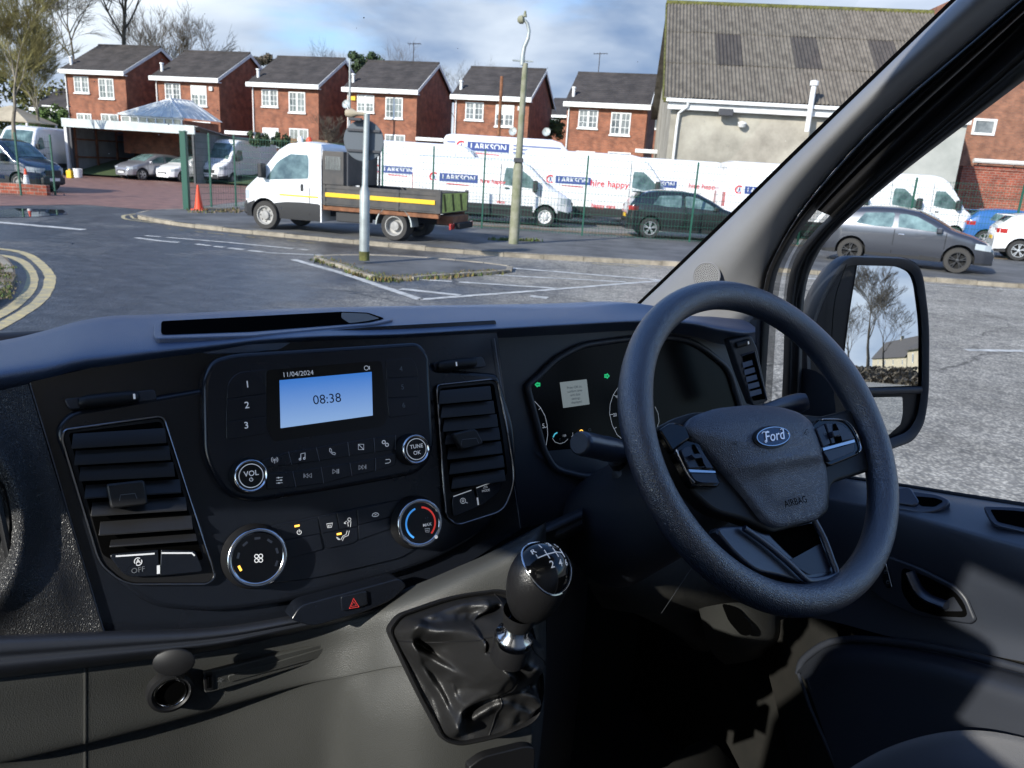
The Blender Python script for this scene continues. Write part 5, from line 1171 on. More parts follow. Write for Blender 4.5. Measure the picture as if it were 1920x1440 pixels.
def ringline(x,y,r,o,w,m,par,a0=0,a1=360,n=40,nm='ring_print'):
    c = FP.at(x,y,o); q = MB(); k = len(q.v)
    A = [c+(FP.x*cos(radians(a0+(a1-a0)*i/n))+FP.y*sin(radians(a0+(a1-a0)*i/n)))*(r+w/2) for i in range(n+1)]; B = [c+(p-c)*((r-w/2)/(r+w/2)) for p in A]
    q.grid([B,A]); return fin2(q,nm,I[m],par)
ringline(471,892,.0122,RO+.0166,.0009,'white',k1); ringline(781,842,.0122,RO+.0166,.0009,'white',k2)
txt('VOL',471,888,.0078,I['white'],k1,o=RO+.0168,bold=.01); icon(471,899,[arc(3.2,-60,240,12),[(0,-5),(0,-.5)]],parent=k1,o=RO+.0168)
txt('TUNE',781,837,.0064,I['white'],k2,o=RO+.0168,bold=.01); txt('OK',782,849,.0064,I['white'],k2,o=RO+.0168,bold=.01)
# ---- climate controls -----------------------------------------------
clim = pan('climate_panel', [(470,1008,20),(506,985,20),(740,938,10),(790,940,20),(800,1010,30),(760,1045,30),(590,1085,30),(480,1098,20)], FP, .0145, .006, I['satin'], VAN, .001, 15)
CO = .0145
k3,_ = knob((484,1046),(476,1048),.0300,None,.018,base_off=CO); k4,_ = knob((789,981),(782,979),.0275,None,.018,base_off=CO)
ringline(789,981,.0185,CO+.0178,.0022,'blue',k4,105,235); ringline(789,981,.0185,CO+.0178,.0022,'red',k4,-50,80)
txt('MAX',801,984,.0052,I['white'],k4,o=CO+.018,bold=.01); icon(801,994,[['c',(-5,-3),(5,-4),(4,4),(-3,4)],[(-2,-1),(-2,2)],[(0,-1),(0,2)],[(2,-1),(2,2)]],.9,.0005,k4,o=CO+.018); icon(800,973,[[(-3,0),(-3,-4)],[(1,0),(1,-4),(4,-4)]],.8,.0004,k4,'dim',o=CO+.018)
q = MB(); c = FP.at(789,981,CO+.0186)+(FP.x*cos(radians(-48))+FP.y*sin(radians(-48)))*.0262; q.disc(c,FP.n,.0022,10); fin2(q,'dial_pointer',I['white'],k4)
for i in range(7):
    a = radians(200-i*38); c = FP.at(484,1046,CO+.0176)+(FP.x*cos(a)+FP.y*sin(a))*.0205; t_ = (FP.x*cos(a)+FP.y*sin(a)); s_ = FP.n.cross(t_)
    q = MB(); q.add([c-t_*.0012-s_*.003,c+t_*.0012-s_*.003,c+t_*.0012+s_*.003,c-t_*.0012+s_*.003],[(0,1,2,3)]); fin2(q,'fan_mark',I['amber'] if i == 0 else I['brushed'],k3)
icon(485,1047,[arc(3.6,0,360,10,-4,-4),arc(3.6,0,360,10,4,-4.5),arc(3.6,0,360,10,-4,4),arc(3.6,0,360,10,4,3.5)],1,.0009,k3,o=CO+.018)
keys([[(503,1000,8),(540,983,8),(596,972,1),(600,1000,1),(520,1015,6)],[(521,1016,3),(600,1001,1),(606,1030,4),(530,1050,8)],[(597,970,1),(630,963,1),(636,994,1),(603,1000,1)],[(632,962,1),(668,955,1),(671,987,1),(637,993,1)],[(603,1001,1),(671,988,1),(671,1012,6),(660,1019,4),(614,1028,6)],[(670,955,1),(735,941,8),(748,948,8),(744,966,8),(672,984,1)],[(672,985,1),(745,967,4),(750,985,6),(673,1012,1)]],'climate_button',.0016,clim,FP,CO,r=2)
icon(561,998,[arc(4,-60,240,12),[(0,-6),(0,0)]],1,.0007,clim,o=CO+.0022); icon(618,985,[['c',(-6,-3),(6,-5),(4,4),(-4,5)],[(-2,-1),(-2,3)],[(1,-1.5),(1,2.5)]],.9,.0007,clim,o=CO+.0022)
icon(652,979,[arc(3,0,360,10,3,-5),[(0,0),(6,-1),(5,9)],[(-7,2),(-2,-2)],[(-7,2),(-3,3)],[(0,0),(1,8)]],1,.0006,clim,o=CO+.0022); icon(645,1005,[[(10,-10),(8,-1),(0,2),(-3,9)],[(6,-10),(4,-3),(-2,0),(-6,7)],[(-14,2),(-8,6)],[(-14,2),(-12,6),(-8,7)]],1,.0006,clim,o=CO+.0022)
icon(704,965,[['c',(-7,2),(-5,-2),(0,-4),(5,-3),(7,0),(4,3),(-4,4)],[(-2,1),(2,-1)]],.9,.0008,clim,o=CO+.0022)
for x,y in ((557,986),(636,1001)): q = MB(); c = FP.at(x,y,CO+.0022); q.add([c-FP.x*.0028-FP.y*.0011,c+FP.x*.0028-FP.y*.0011,c+FP.x*.0028+FP.y*.0011,c-FP.x*.0028+FP.y*.0011],[(0,1,2,3)]); fin2(q,'status_light',I['amber'],clim)
# ---- air vents -------------------------------------------------------
def vent(name, frame, inner, slats, tab, mrim='brushed', off=.012, n_=FP, depth=.012):
    v = part(name); P = rnd(frame,12,5)
    pan('frame', frame, n_, off+.0045, .02, I['matt'], v, .0018, 12, 5)
    q = MB(); path = [n_.at(x,y,off+.0050) for x,y in P]; q.tube(path+[path[0],path[1]], .0014, 6, cap=False); fin2(q,'frame_edge', I[mrim], v, 60)
    q = MB(); flat(q, inner, n_, off+.0058, 0, 8); fin2(q,'vent_opening', I['void'], v)
    for (x0,y0,x1,y1,h) in slats:
        a0 = n_.at(x0,y0,off+.0072+depth*.6); a1 = n_.at(x1,y1,off+.0072+depth*.6); b0 = n_.at(x0+3,y0-h,off+.0072); b1 = n_.at(x1-3,y1-h,off+.0072)
        q = MB(); t = n_.y*.0016; q.add([a0,a1,b1,b0,a0-t,a1-t,b1-t,b0-t],[(0,1,2,3),(7,6,5,4),(0,4,5,1),(1,5,6,2),(2,6,7,3),(3,7,4,0)]); fin2(q,'slat',I['slat'],v,30,.0005)
    pan('vent_tab', tab, n_, off+.0072+depth+.006, .012, I['slat'], v, .0018, 7)
    cx = sum(p[0] for p in tab)/len(tab); cy = sum(p[1] for p in tab)/len(tab); q = MB(); line(q,[(cx-15,cy+12),(cx-13,cy+1),(cx+14,cy-2),(cx+18,cy+8)],n_,off+.0072+depth+.0064,.0006); fin2(q,'tab_mark',I['dim'],v)
    return v
vl = vent('air_vent', [(121,806,14),(306,780,14),(404,1082,16),(388,1095,14),(233,1095,30),(187,1057,20),(116,823,10)], [(128,812),(302,790),(382,1050),(214,1052),(192,1040)],
    [(134,839,312,828,26),(139,870,320,860,25),(148,900,328,891,25),(158,933,340,922,24),(170,966,351,955,24),(185,1002,362,990,24),(205,1024,370,1012,12)], [(199,908),(271,900),(278,946),(208,954)])
for P_,tx in (([(203,1040,10),(297,1031,2),(299,1080,3),(236,1083,20)],1),([(302,1031,2),(366,1033,6),(382,1072,10),(300,1080,3)],0)):
    b = pan('vent_button', P_, FP, .0225, .006, I['satin'], vl, .001, 5)
q = MB(); line(q,[(217,1043),(290,1038)],FP,.0232,.0016); line(q,[(303,1037),(360,1037),(365,1042)],FP,.0232,.0016); line(q,[(297,1060),(297,1076)],FP,.0232,.0028); fin2(q,'button_line',I['white'],vl)
txt('OFF',259,1069,.0072,I['dim'],vl,o=.0232); txt('A',259,1053,.0068,I['white'],vl,o=.0232,bold=.01); icon(259,1053,[arc(7,-30,120,8),arc(7,150,300,8)],1,.0008,vl,o=.0232)
vr = vent('air_vent', [(818,722,10),(932,710,14),(950,800,30),(966,900,40),(945,957,20),(856,985,14),(836,966,6)], [(824,728),(926,718),(943,820),(952,890),(845,925)],
    [(822,756,922,747,24),(826,782,928,773,22),(830,808,934,798,22),(834,832,938,822,21),(838,860,942,848,21),(842,888,946,874,21),(846,915,948,900,20)], [(850,813),(893,803),(908,833),(867,844)])
for P_ in ([(848,933,6),(888,918,2),(898,950,2),(850,970,8)],[(892,916,2),(941,895,4),(939,922,12),(901,949,2)]): pan('vent_button', P_, FP, .0225, .006, I['satin'], vr, .001, 4)
q = MB(); line(q,[(850,931),(884,919)],FP,.0232,.0012); line(q,[(893,915),(933,900)],FP,.0232,.0012); line(q,[(895,933),(897,947)],FP,.0232,.0022); fin2(q,'button_line',I['white'],vr)
txt('MODE',911,920,.0040,I['white'],vr,o=.0232); icon(910,914,[['c',(-6,2),(-2,-3),(4,-4),(6,0),(2,1)]],.7,.0005,vr,o=.0232); icon(868,939,[arc(5,0,360,12),arc(2,0,360,8),[(5,3),(9,4)]],1,.0007,vr,o=.0232)
for (a,b,rec) in (((146,755),(262,743),[(120,748,6),(290,730,6),(295,750,8),(130,768,8)]),((820,687),(893,679),[(812,680,5),(905,668,5),(913,688,8),(815,696,6)])):
    s_ = part('vent_slider'); pan('slider_recess', rec, FP, .0125, .01, I['surround'], s_, .001, 5)
    A, B = FP.at(*a,.017), FP.at(*b,.017); q = MB(); q.tube([A.lerp(B,t) for t in (0,.04,.15,.5,.85,.96,1)],[.003,.0055,.0068,.007,.0068,.0055,.003],14); fin2(q,'roller',I['matt'],s_,60)
    c = A.lerp(B,.9 if a[0]<500 else .42)+FP.n*.0072; q = MB(); q.add([c-FP.x*.001-FP.y*.0026,c+FP.x*.001-FP.y*.0026,c+FP.x*.001+FP.y*.0026,c-FP.x*.001+FP.y*.0026],[(0,1,2,3)]); fin2(q,'slider_mark',I['white'],s_)
# ---- instrument binnacle ---------------------------------------------
BP = Pl(V(1100,800,.865), -VF*cos(radians(14))+UZ*sin(radians(14)))
bin_ = pan('instrument_surround', [(926,624,2),(1200,600),(1380,622),(1404,660,10),(1440,800,10),(1330,960,20),(1180,980,20),(1092,962,10),(977,992,2)], BP, 0, .03, I['surround'], VAN, .002, 8)
cf = [(988,724,8),(1006,709,10),(1042,673,20),(1091,647,20),(1185,634,30),(1252,632,20),(1290,638,20),(1318,652,20),(1366,690,20),(1388,762,10),(1395,850,10),(1240,880,10),(1180,898,4),(1091,893,14),(1040,880,16),(1020,845,14)]
q = MB(); flat(q, cf, BP, .0015, 0, 10); cl = fin2(q,'instrument_cluster', mat('cluster_lens',(.002,.002,.0025),.25,spec=.12), VAN)
P = rnd(cf,10,4); q = MB(); path = [BP.at(x,y,.004) for x,y in P]; q.tube(path+[path[0],path[1]], .0052, 8, cap=False); fin2(q,'cluster_rim', I['surround'], cl, 60)
q = MB(); flat(q,[(1000,848),(1175,832),(1190,890),(1091,890),(1040,877)],BP,.0035,0,8); fin2(q,'cluster_lower_lip',I['surround'],cl)
q = MB(); flat(q,[(1049.5,717),(1100,711),(1105.5,758),(1056,765)],BP,.0022,0,1); fin2(q,'display',I['lcd'],cl)
for t,x,y in (('Press OK to',1077,726),('confirm time',1078,733),('and date',1079,740),('settings',1080,747),('displayed',1081,754)): txt(t,x,y,.0052,I['dim'],cl,BP,.0027)
icon(1008,721,[['c',(-4,0),(0,-4),(0,-2),(4,-2),(4,2),(0,2),(0,4)]],1,.0028,cl,'green',BP,.0022); icon(1138,705,[['c',(4,0),(0,-4),(0,-2),(-4,-2),(-4,2),(0,2),(0,4)]],1,.0028,cl,'green',BP,.0022)
icon(0,0,[[(991,748),(1003,753),(1014,765),(1022,780),(1026,797),(1027,815),(1024,835)],[(1002,752),(999,757)],[(1014,765),(1010,768)],[(1026,800),(1021,802)]],1,.0008,cl,'white',BP,.0022)
icon(0,0,[[(1160,725),(1150,740),(1144,758),(1143,776),(1148,797),(1157,815),(1165,822)],[(1150,740),(1155,743)],[(1144,777),(1150,777)],[(1151,804),(1156,801)]],1,.0008,cl,'white',BP,.0022)
icon(0,0,[[(1228,762),(1234,775),(1236,790),(1231,805)]],1,.0006,cl,'white',BP,.0022)
for t,x,y,s in (('4',999,765,.0095),('5',1019,799,.0095),('40',1158,744,.0072),('20',1153,778,.0072)): txt(t,x,y,s,I['white'],cl,BP,.0022)
icon(0,0,[[(1036,822),(1041,829),(1050,832),(1059,829),(1065,823)]],1,.0006,cl,'white',BP,.0040); icon(0,0,[[(1037,820),(1040,814),(1045,811)]],1,.0018,cl,'cyan',BP,.0040); txt('100',1058,817,.0045,I['white'],cl,BP,.0040); txt('C',1050,824,.0042,I['dim'],cl,BP,.0040)
icon(1074,815,[[(0,-4),(0,4)],[(-3,4),(3,4)],arc(1.6,0,360,6,0,3)],1,.0006,cl,'white',BP,.0040); icon(1090,809,[arc(3,0,360,8)],1,.0012,cl,'amber',BP,.0040); icon(1106,806,[arc(2.5,0,360,8)],1,.0005,cl,'dim',BP,.0040)
# side vent on the driver's right
SP_ = Pl(V(1400,700,.80), -VF*.96+UZ*.12-VR*.25)
sv = pan('side_air_vent', [(1368,638,4),(1408,628,6),(1420,652,4),(1441,752,6),(1412,762,4),(1388,700,8)], SP_, 0, .02, I['surround'], VAN, .002, 5)
q = MB(); flat(q,[(1392,668),(1414,661),(1436,748),(1412,752),(1398,700)],SP_,.001,0,3); fin2(q,'vent_opening',I['void'],sv)
for i in range(5):
    t = i/4.6; x0 = lerp(1394,1409,t); x1 = lerp(1412,1431,t); y0 = lerp(690,752,t); q = MB(); a,b,c,d = SP_.at(x0,y0,.004),SP_.at(x1,y0-6,.004),SP_.at(x1-2,y0-15,.001),SP_.at(x0-2,y0-10,.001); q.prism([a,b,c,d], -SP_.n*.001); fin2(q,'slat',I['spoke'],sv)
q = MB(); q.tube([SP_.at(*p,.002) for p in [(1391,667),(1415,659),(1438,750)]],.0012,6); fin2(q,'frame_edge',I['spoke'],sv)
q = MB(); q.tube([SP_.at(1380,648,.002),SP_.at(1404,641,.002)],.005,10); fin2(q,'roller',I['matt'],sv); q = MB(); flat(q,[(1402,640),(1404.5,639.5),(1405,645),(1402.5,646)],SP_,.008); fin2(q,'slider_mark',I['white'],sv)
# ---- lower dash and console ------------------------------------------
xs = [-160,-20,148,156,160,164,172,300,420,560,630,680,730,790,860,930,985,1012,1024]
ytop=[1278,1262,1240,1239,1239,1238,1237,1222,1210,1180,1164,1152,1140,1118,1088,1058,1030,1012,1004]
f0 = [.765,.765,.765,.766,.785,.766,.765,.765,.765,.76,.752,.735,.712,.692,.678,.668,.662,.672,.72]
cre =[1440,1432,1396,1394,1393,1392,1391,1358,1325,1286,1272,1262,1252,1246,1240,1236,1232,1230,1228]
f1 = [.765,.765,.765,.766,.785,.766,.765,.765,.76,.75,.735,.712,.682,.655,.64,.632,.628,.635,.70]
R = [[(x,y-26,f+.03) for x,y,f in zip(xs,ytop,f0)],[(x,y,f) for x,y,f in zip(xs,ytop,f0)],[(x,lerp(y,c,.5),lerp(f,g,.5)) for x,y,f,c,g in zip(xs,ytop,f0,cre,f1)],[(x,c-5,g) for x,c,g in zip(xs,cre,f1)]]
dk = [.02*max(0,min(1,(600-x)/150)) for x in xs]
R += [[(x,c,g+d*.6) for x,c,g,d in zip(xs,cre,f1,dk)],[(x,c+7,g+d) for x,c,g,d in zip(xs,cre,f1,dk)],[(x-(x>1000)*6,max(c+60,1350),g+d-(.02 if x > 650 else 0)) for x,c,g,d in zip(xs,cre,f1,dk)],[(x-(x>1000)*22,1500,g+d-(.03 if x > 650 else 0)) for x,c,g,d in zip(xs,cre,f1,dk)]]
q = MB(); q.grid(surf(R, V, 6, 6)); con = fin2(q,'lower_dash', I['grey'], VAN, 80)
LP = Pl(V(330,1290,.752), -VF)
# the side wall of the console falling away towards the footwell
q = MB(); q.grid(surf([[(1024,1000,.72),(1080,990,.80),(1110,985,.86)],[(1024,1228,.70),(1060,1240,.85),(1090,1250,1.0)],[(1000,1500,.69),(1030,1500,.85),(1060,1500,1.0)]],V,4,4)); fin2(q,'console_side',I['matt'],VAN,80)
q = MB(); vs = [WP(f,l,z) for z in (-1.3,-.52) for f,l in ((.80,-.55),(.80,.40),(1.28,.40),(1.28,-.55))]; q.add(vs,[(0,3,2,1),(4,5,6,7),(0,1,5,4),(1,2,6,5),(2,3,7,6),(3,0,4,7)]); fin2(q,'console_body',I['matt'],VAN)  # unseen solid box added to keep the sun out of the footwell
sk = part('power_socket'); c = LP.at(320,1297,0)
q = MB(); q.lathe(c,LP.n,[(.0235,-.006),(.0225,.003),(.019,.0045),(.0165,.002),(.0158,-.002)],36); fin2(q,'socket_ring',I['matt'],sk,60)
q = MB(); q.lathe(c,LP.n,[(.0158,.002),(.0150,.0035),(.0140,.002),(.0138,-.01)],36); fin2(q,'chrome_ring',I['chrome'],sk,60)
q = MB(); q.disc(c+LP.n*.0005,LP.n,.0145,30); fin2(q,'socket_hole',I['void'],sk)
lc_ = V(326,1242,.725); ln_ = (-VF*.75+UZ*.15-VR*.25).normalized(); q = MB(); q.lathe(lc_-ln_*.002,ln_,[(0,0),(.0195,0),(.0198,.002),(.018,.0035),(0,.0035)],30,sy=.72,ref=UZ); fin2(q,'socket_lid',I['matt'],sk,50)
q = MB(); q.tube([V(330,1257,.735),V(338,1268,.745)],.005,8); fin2(q,'lid_hinge',I['matt'],sk)
us = pan('usb_panel', [(381,1263,4),(400,1258,3),(612,1206,14),(628,1212,12),(624,1232,10),(402,1297,4),(384,1300,4)], LP, .0010, .006, I['grey'], VAN, .0012, 6)
pan('blank_insert', [(427,1268,5),(612,1214,5),(622,1218,5),(620,1228,5),(430,1280,5)], LP, .0024, .003, I['grey'], us, .0006, 4)
pan('usb_port', [(382,1265),(399,1261),(400,1293),(384,1296)], LP, .0030, .003, I['matt'], us, .0006, 3)
q = MB(); flat(q,[(387,1268),(395,1266),(396,1289),(388,1291)],LP,.0034); flat(q,[(389,1270),(392,1269),(392,1288),(389,1289)],LP,.0038,1); fin2(q,'usb_socket',[I['void'],I['brushed']],us)
icon(413,1276,[[(-6,2),(6,-2)],[(-2,0),(1,-4),(4,-4)],[(-1,1),(3,3)]],1,.0005,us,'dim',LP,.0028)
# ---- gear lever ---------------------------------------------------------
gl = part('gear_lever')
GP = Pl(V(870,1250,.615), (-VF*.80+UZ*.52-VR*.18))
fr = [(726,1180,10),(746,1152,14),(850,1116,40),(943,1104,20),(985,1128,20),(1008,1215,40),(1022,1290,30),(1008,1352,24),(940,1382,40),(862,1398,18),(830,1388,14),(778,1290,40)]
P = rnd(fr,20,5); 
q = MB(); o_ = [GP.at(x,y,-.002) for x,y in P]; cc = sum(o_,Vector((0,0,0)))/len(o_); prof = [(1.01,-.012),(1.01,.001),(.985,.006),(.955,.004),(.94,-.004)]
q.grid([[cc+(p-cc)*s+GP.n*h for p in o_] for s,h in prof],0,True); fin2(q,'gaiter_frame',I['matt'],gl,60)
A0 = V(966,1200,.505)
rows = []; n = len(P); m_ = 60; rs = random.Random(3)
pts96 = []
base = [cc+(p-cc)*.95 for p in o_]
# resample the frame to 120 even points
acc = [0]
for i in range(n): acc.append(acc[-1]+(base[(i+1)%n]-base[i]).length)
K = 168; bs = []
for k in range(K):
    s = acc[-1]*k/K; i = max(j for j in range(n) if acc[j] <= s); t = (s-acc[i])/(acc[i+1]-acc[i]+1e-9); bs.append(base[i].lerp(base[(i+1)%n],t))
gax = (V(1008,1035,.490)-V(966,1190,.508)).normalized()
ga = GP.x; gb = GP.n.cross(ga)
SEAMS = (2.62,-1.62,-.28,1.05)
FOLDS = [   # pixel polyline, height, width (metres)
 ([(733,1180),(800,1182),(853,1184),(880,1204),(890,1238),(928,1272),(1000,1258),(1012,1220)], .042, .014),
 ([(765,1212),(815,1236),(870,1266),(914,1296),(868,1324),(852,1392)], .026, .010),
 ([(770,1162),(860,1136),(920,1134),(955,1156)], .022, .012),
 ([(894,1216),(925,1200),(962,1216),(934,1252),(904,1242)], .024, .008),
 ([(935,1296),(985,1302),(1012,1322)], .020, .009),
 ([(885,1346),(930,1322),(1000,1344)], .014, .008),
 ([(745,1195),(800,1266),(835,1322),(846,1380)], .012, .006),
 ([(925,1145),(886,1190),(900,1236),(938,1266)], -.026, .007),
 ([(780,1206),(840,1246),(895,1284)], -.016, .006),
 ([(865,1336),(925,1306),(990,1288)], -.016, .006),
 ([(760,1150),(815,1172),(880,1168)], -.010, .006),
 ([(840,1275),(850,1310)], .010, .006),([(900,1120),(905,1150)], .008, .006),([(960,1340),(965,1375)], .008, .006)]
FU = []
for pts_, h_, w_ in FOLDS:
    cc_ = cat(pts_, 4, False); FU.append(([GP.uv(x,y,max(h_,0)*.8) for x,y in cc_], h_, w_))
def segd(p, a, b_):
    ax, ay = b_[0]-a[0], b_[1]-a[1]; l2 = ax*ax+ay*ay+1e-12; t = max(0,min(1,((p[0]-a[0])*ax+(p[1]-a[1])*ay)/l2)); return hypot(p[0]-a[0]-ax*t, p[1]-a[1]-ay*t)
def folds(p):
    f = 0
    for pl_, h_, w_ in FU:
        d = min(segd(p,a_,b2) for a_,b2 in zip(pl_,pl_[1:])); f += h_*exp(-(d/w_)**2*1.6)
    return f
foot = A0-GP.n*(A0-GP.p0).dot(GP.n); hA = (A0-GP.p0).dot(GP.n); foot = foot.lerp(GP.at(950,1228), .75)
rows = []
for j in range(m_+1):
    t = j/m_; r_ = []
    for k,b in enumerate(bs):
        d = b-cc; th = atan2(d.dot(gb), d.dot(ga)); e_ = (ga*cos(th)+gb*sin(th))*.0155
        tt = t**1.05; ax_ = foot.lerp(A0, max(0,(t-.72)/.28)**1.0)
        q0 = b.lerp(foot+e_*(1+.6*(1-t)), tt); uvp = ((q0-GP.p0).dot(GP.x),(q0-GP.p0).dot(GP.y)); env = min(1,t*7)*(1-max(0,(t-.86)/.14))
        h = folds(uvp)*env + hA*t**3.0 - hA*0 + .004*min(1,t*3)
        h += env*(.0045*noise.noise(Vector((uvp[0]*38,uvp[1]*34,2)))+.0026*noise.noise(Vector((uvp[0]*95,uvp[1]*95,5))))
        s_ = (A0+e_-(foot+e_))-GP.n*hA
        r_.append(q0 + s_*t**3.0 + GP.n*h)
    rows.append(r_)
q = MB(); q.grid(rows,0,True); g0 = fin2(q,'gaiter',I['gaiter'],gl,180)
q = MB()
for th0 in SEAMS:
    k = min(range(K), key=lambda k: abs(((atan2((bs[k]-cc).dot(gb),(bs[k]-cc).dot(ga))-th0+pi)%(2*pi))-pi)); q.tube([rows[j][k]+GP.n*.0006 for j in range(1,m_-3)], .0008, 5)
fin2(q,'stitching',I['matt'],gl,60,kind='stuff')
q = MB(); c0 = V(963,1196,.500); q.lathe(c0-gax*.012,gax,[(.0165,-.012),(.0165,.006),(.0160,.008)],28); fin2(q,'gaiter_collar',I['knob'],gl,50)
q = MB(); q.lathe(c0,gax,[(.0150,-.006),(.0172,-.003),(.0178,.001),(.0165,.005),(.0118,.008),(.0112,.022)],36); fin2(q,'collar_ring',I['chrome'],gl,60)
q = MB(); q.lathe(c0,gax,[(.0118,.014),(.0135,.018),(.0150,.024),(.0155,.03)],28); fin2(q,'knob_neck',I['matt'],gl,60)
kc = V(1006,1098,.493); kup = gax; kn = (EYE-kc).normalized(); kn = (kn*.62+VR*.42+UZ*.42-VF*.1).normalized()
def kpt(th, ph):      # egg shape, wider at the top
    s = cos(ph); r_ = .0282*(1+.14*s)*sin(ph)**.92 if 0 < ph < pi else 0; h = .0395*s
    e1 = kup.cross(kn).normalized(); e2 = e1.cross(kup); return kc+kup*h+(e1*cos(th)*1.0+e2*sin(th)*.9)*r_
q = MB(); q.grid([[kpt(2*pi*j/36, pi*i/28*.93+.001) for j in range(36)] for i in range(29)],0,True); fin2(q,'knob',I['knob'],gl,80)
e1 = kup.cross(kn).normalized(); e2 = e1.cross(kup)
pc = (kn*.82+kup*.40+e1*-.0).normalized(); u1 = kup.cross(pc).normalized()*-1; u1 = (VR-pc*VR.dot(pc)).normalized(); u2 = pc.cross(u1)
def surfpt(d, off=0):
    d = d.normalized(); lo_, hi = 0, .08
    for _ in range(26):
        m0 = (lo_+hi)/2; p = d*m0; h = p.dot(kup)/.0395; 
        if abs(h) >= 1: hi = m0; continue
        s = h; rr = .0282*(1+.14*s)*(1-s*s)**.46; a_ = p.dot(e1)/rr; b_ = p.dot(e2)/(rr*.9)
        if a_*a_+b_*b_ > 1: hi = m0
        else: lo_ = m0
    return kc+d*(lo_+off)
q = MB(); rr_ = [[surfpt(pc+(u1*cos(2*pi*j/40)*.86+u2*sin(2*pi*j/40)*1.18)*(i/10), .0012) for j in range(40)] for i in range(11)]; q.grid(rr_,0,True); fin2(q,'knob_cap',I['gloss'],gl,80)
q = MB(); q.tube(rr_[-1]+[rr_[-1][0],rr_[-1][1]],.0011,6,cap=False); fin2(q,'knob_trim',I['chrome'],gl,60)
q = MB()
def kt(t, x, y, s):
    vs, fs = textgeo(t, s, bold=.012); q.add([surfpt(pc+u1*((v.x+x)*.74-.02)+u2*((v.y+y)*.72+.04),.0018) for v in vs], fs)
for t,x,y in (('R',-.52,.42),('1',-.2,.50),('3',.12,.50),('5',.42,.46),('2',-.16,-.22),('4',.16,-.22),('6',.46,-.20)): kt(t,x,y,.30)
def kl(pts):
    A = [surfpt(pc+u1*(x*.74-.02)+u2*(y*.72+.04),.0018) for x,y in pts]; k = len(q.v); n_ = len(A); S = []
    for i in range(n_): d = (A[min(i+1,n_-1)]-A[max(i-1,0)]).normalized().cross(pc)*.0005; S.append((A[i]+d,A[i]-d))
    for i in range(n_-1): q.add([S[i][0],S[i+1][0],S[i+1][1],S[i][1]],[(0,1,2,3)])
kl([(-.5,.26),(-.5,.12),(-.2,.12),(.15,.14),(.46,.14)]); kl([(-.18,.30),(-.16,-.03)]); kl([(.14,.32),(.16,-.03)]); kl([(.44,.3),(.46,-.02)])
fin2(q,'gear_pattern',I['white'],gl)
# cubby and cup recess low on the console
pan('console_cubby', [(880,1440,4),(905,1420,14),(985,1400,10),(1004,1402,8),(1000,1500,4),(880,1500,4)], Pl(V(950,1420,.565),-VF), 0, .01, I['matt'], VAN, .002, 6)
q = MB(); c = V(1052,1070,.74); q.lathe(c,-VF,[(.018,0),(.019,.004),(.015,.006),(.013,.003),(0,.003)],24); fin2(q,'ignition_surround',I['matt'],VAN,60)
# ---- footwell, knee panel, column -----------------------------------------
q = MB(); q.grid(surf([[(1088,968,.80),(1160,945,.79),(1260,925,.78),(1360,930,.80),(1480,930,.86)],[(1092,1060,.79),(1170,1060,.765),(1270,1060,.76),(1370,1060,.78),(1490,1050,.86)],[(1108,1105,.80),(1180,1118,.775),(1280,1120,.77),(1380,1130,.80),(1500,1120,.88)],[(1130,1140,.84),(1200,1150,.82),(1300,1150,.82),(1400,1170,.86),(1520,1160,.92)]],V,6,6)); fin2(q,'knee_panel',I['greyd'],VAN,80)
q = MB(); line(q,[(1240,1150),(1290,1075),(1330,1020)],Pl(V(1270,1080,.755),-VF),0,.0008); fin2(q,'knee_panel_seam',I['dim'],VAN)
q = MB(); q.grid(surf([[(1170,1140,.86),(1260,1148,.85),(1345,1150,.84)],[(1260,1185,.90),(1285,1190,.88),(1335,1200,.86)],[(1300,1218,.95),(1320,1222,.92),(1330,1222,.9)]],V,4,4)); fin2(q,'under_panel',I['grey'],VAN,80)
q = MB(); q.grid(surf([[(1310,1140,.80),(1330,1215,.84),(1360,1246,.88)],[(1385,1130,.76),(1385,1205,.78),(1372,1245,.86)],[(1450,1150,.78),(1450,1205,.79),(1400,1240,.86)],[(1480,1150,.84),(1472,1190,.85),(1440,1228,.88)]],V,5,5)); fin2(q,'lower_column_cover',I['grey'],VAN,80)
q = MB(); CPl = Pl(V(1385,1170,.755),-VF+UZ*.1); flat(q,[(1352,1130),(1385,1140),(1410,1175),(1408,1192),(1390,1192),(1366,1165)],CPl,0,0,10); fin2(q,'lever_slot',I['void'],VAN)
q = MB(); q.add([WP(1.25,.1,-.5),WP(1.25,1.3,-.5),WP(1.25,1.3,-1.35),WP(1.25,.1,-1.35)],[(0,1,2,3)]); fin2(q,'bulkhead',I['carpet'],VAN)
q = MB(); q.add([WP(-.6,-.7,-1.30),WP(-.6,1.25,-1.30),WP(1.3,1.25,-1.30),WP(1.3,-.7,-1.30)],[(0,1,2,3)]); fin2(q,'floor',I['carpet'],VAN)
q = MB(); a_ = V(1040,1385,1.02); q.prism([a_+VR*-.03+UZ*.02,a_+VR*.04+UZ*.03,a_+VR*.045-UZ*.045,a_+VR*-.02-UZ*.055], VF*.012); 
for i in range(4): q.tube([a_+VR*(-.02+.004*i)-UZ*(.035-.018*i)-VF*.003, a_+VR*(.035)-UZ*(.03-.018*i)-VF*.003],.003,5)
fin2(q,'clutch_pedal',I['matt'],VAN,40,kind=None); q = MB(); q.tube([a_,a_+VF*.1+UZ*.25],.012,8); fin2(q,'pedal_arm',I['matt'],VAN)
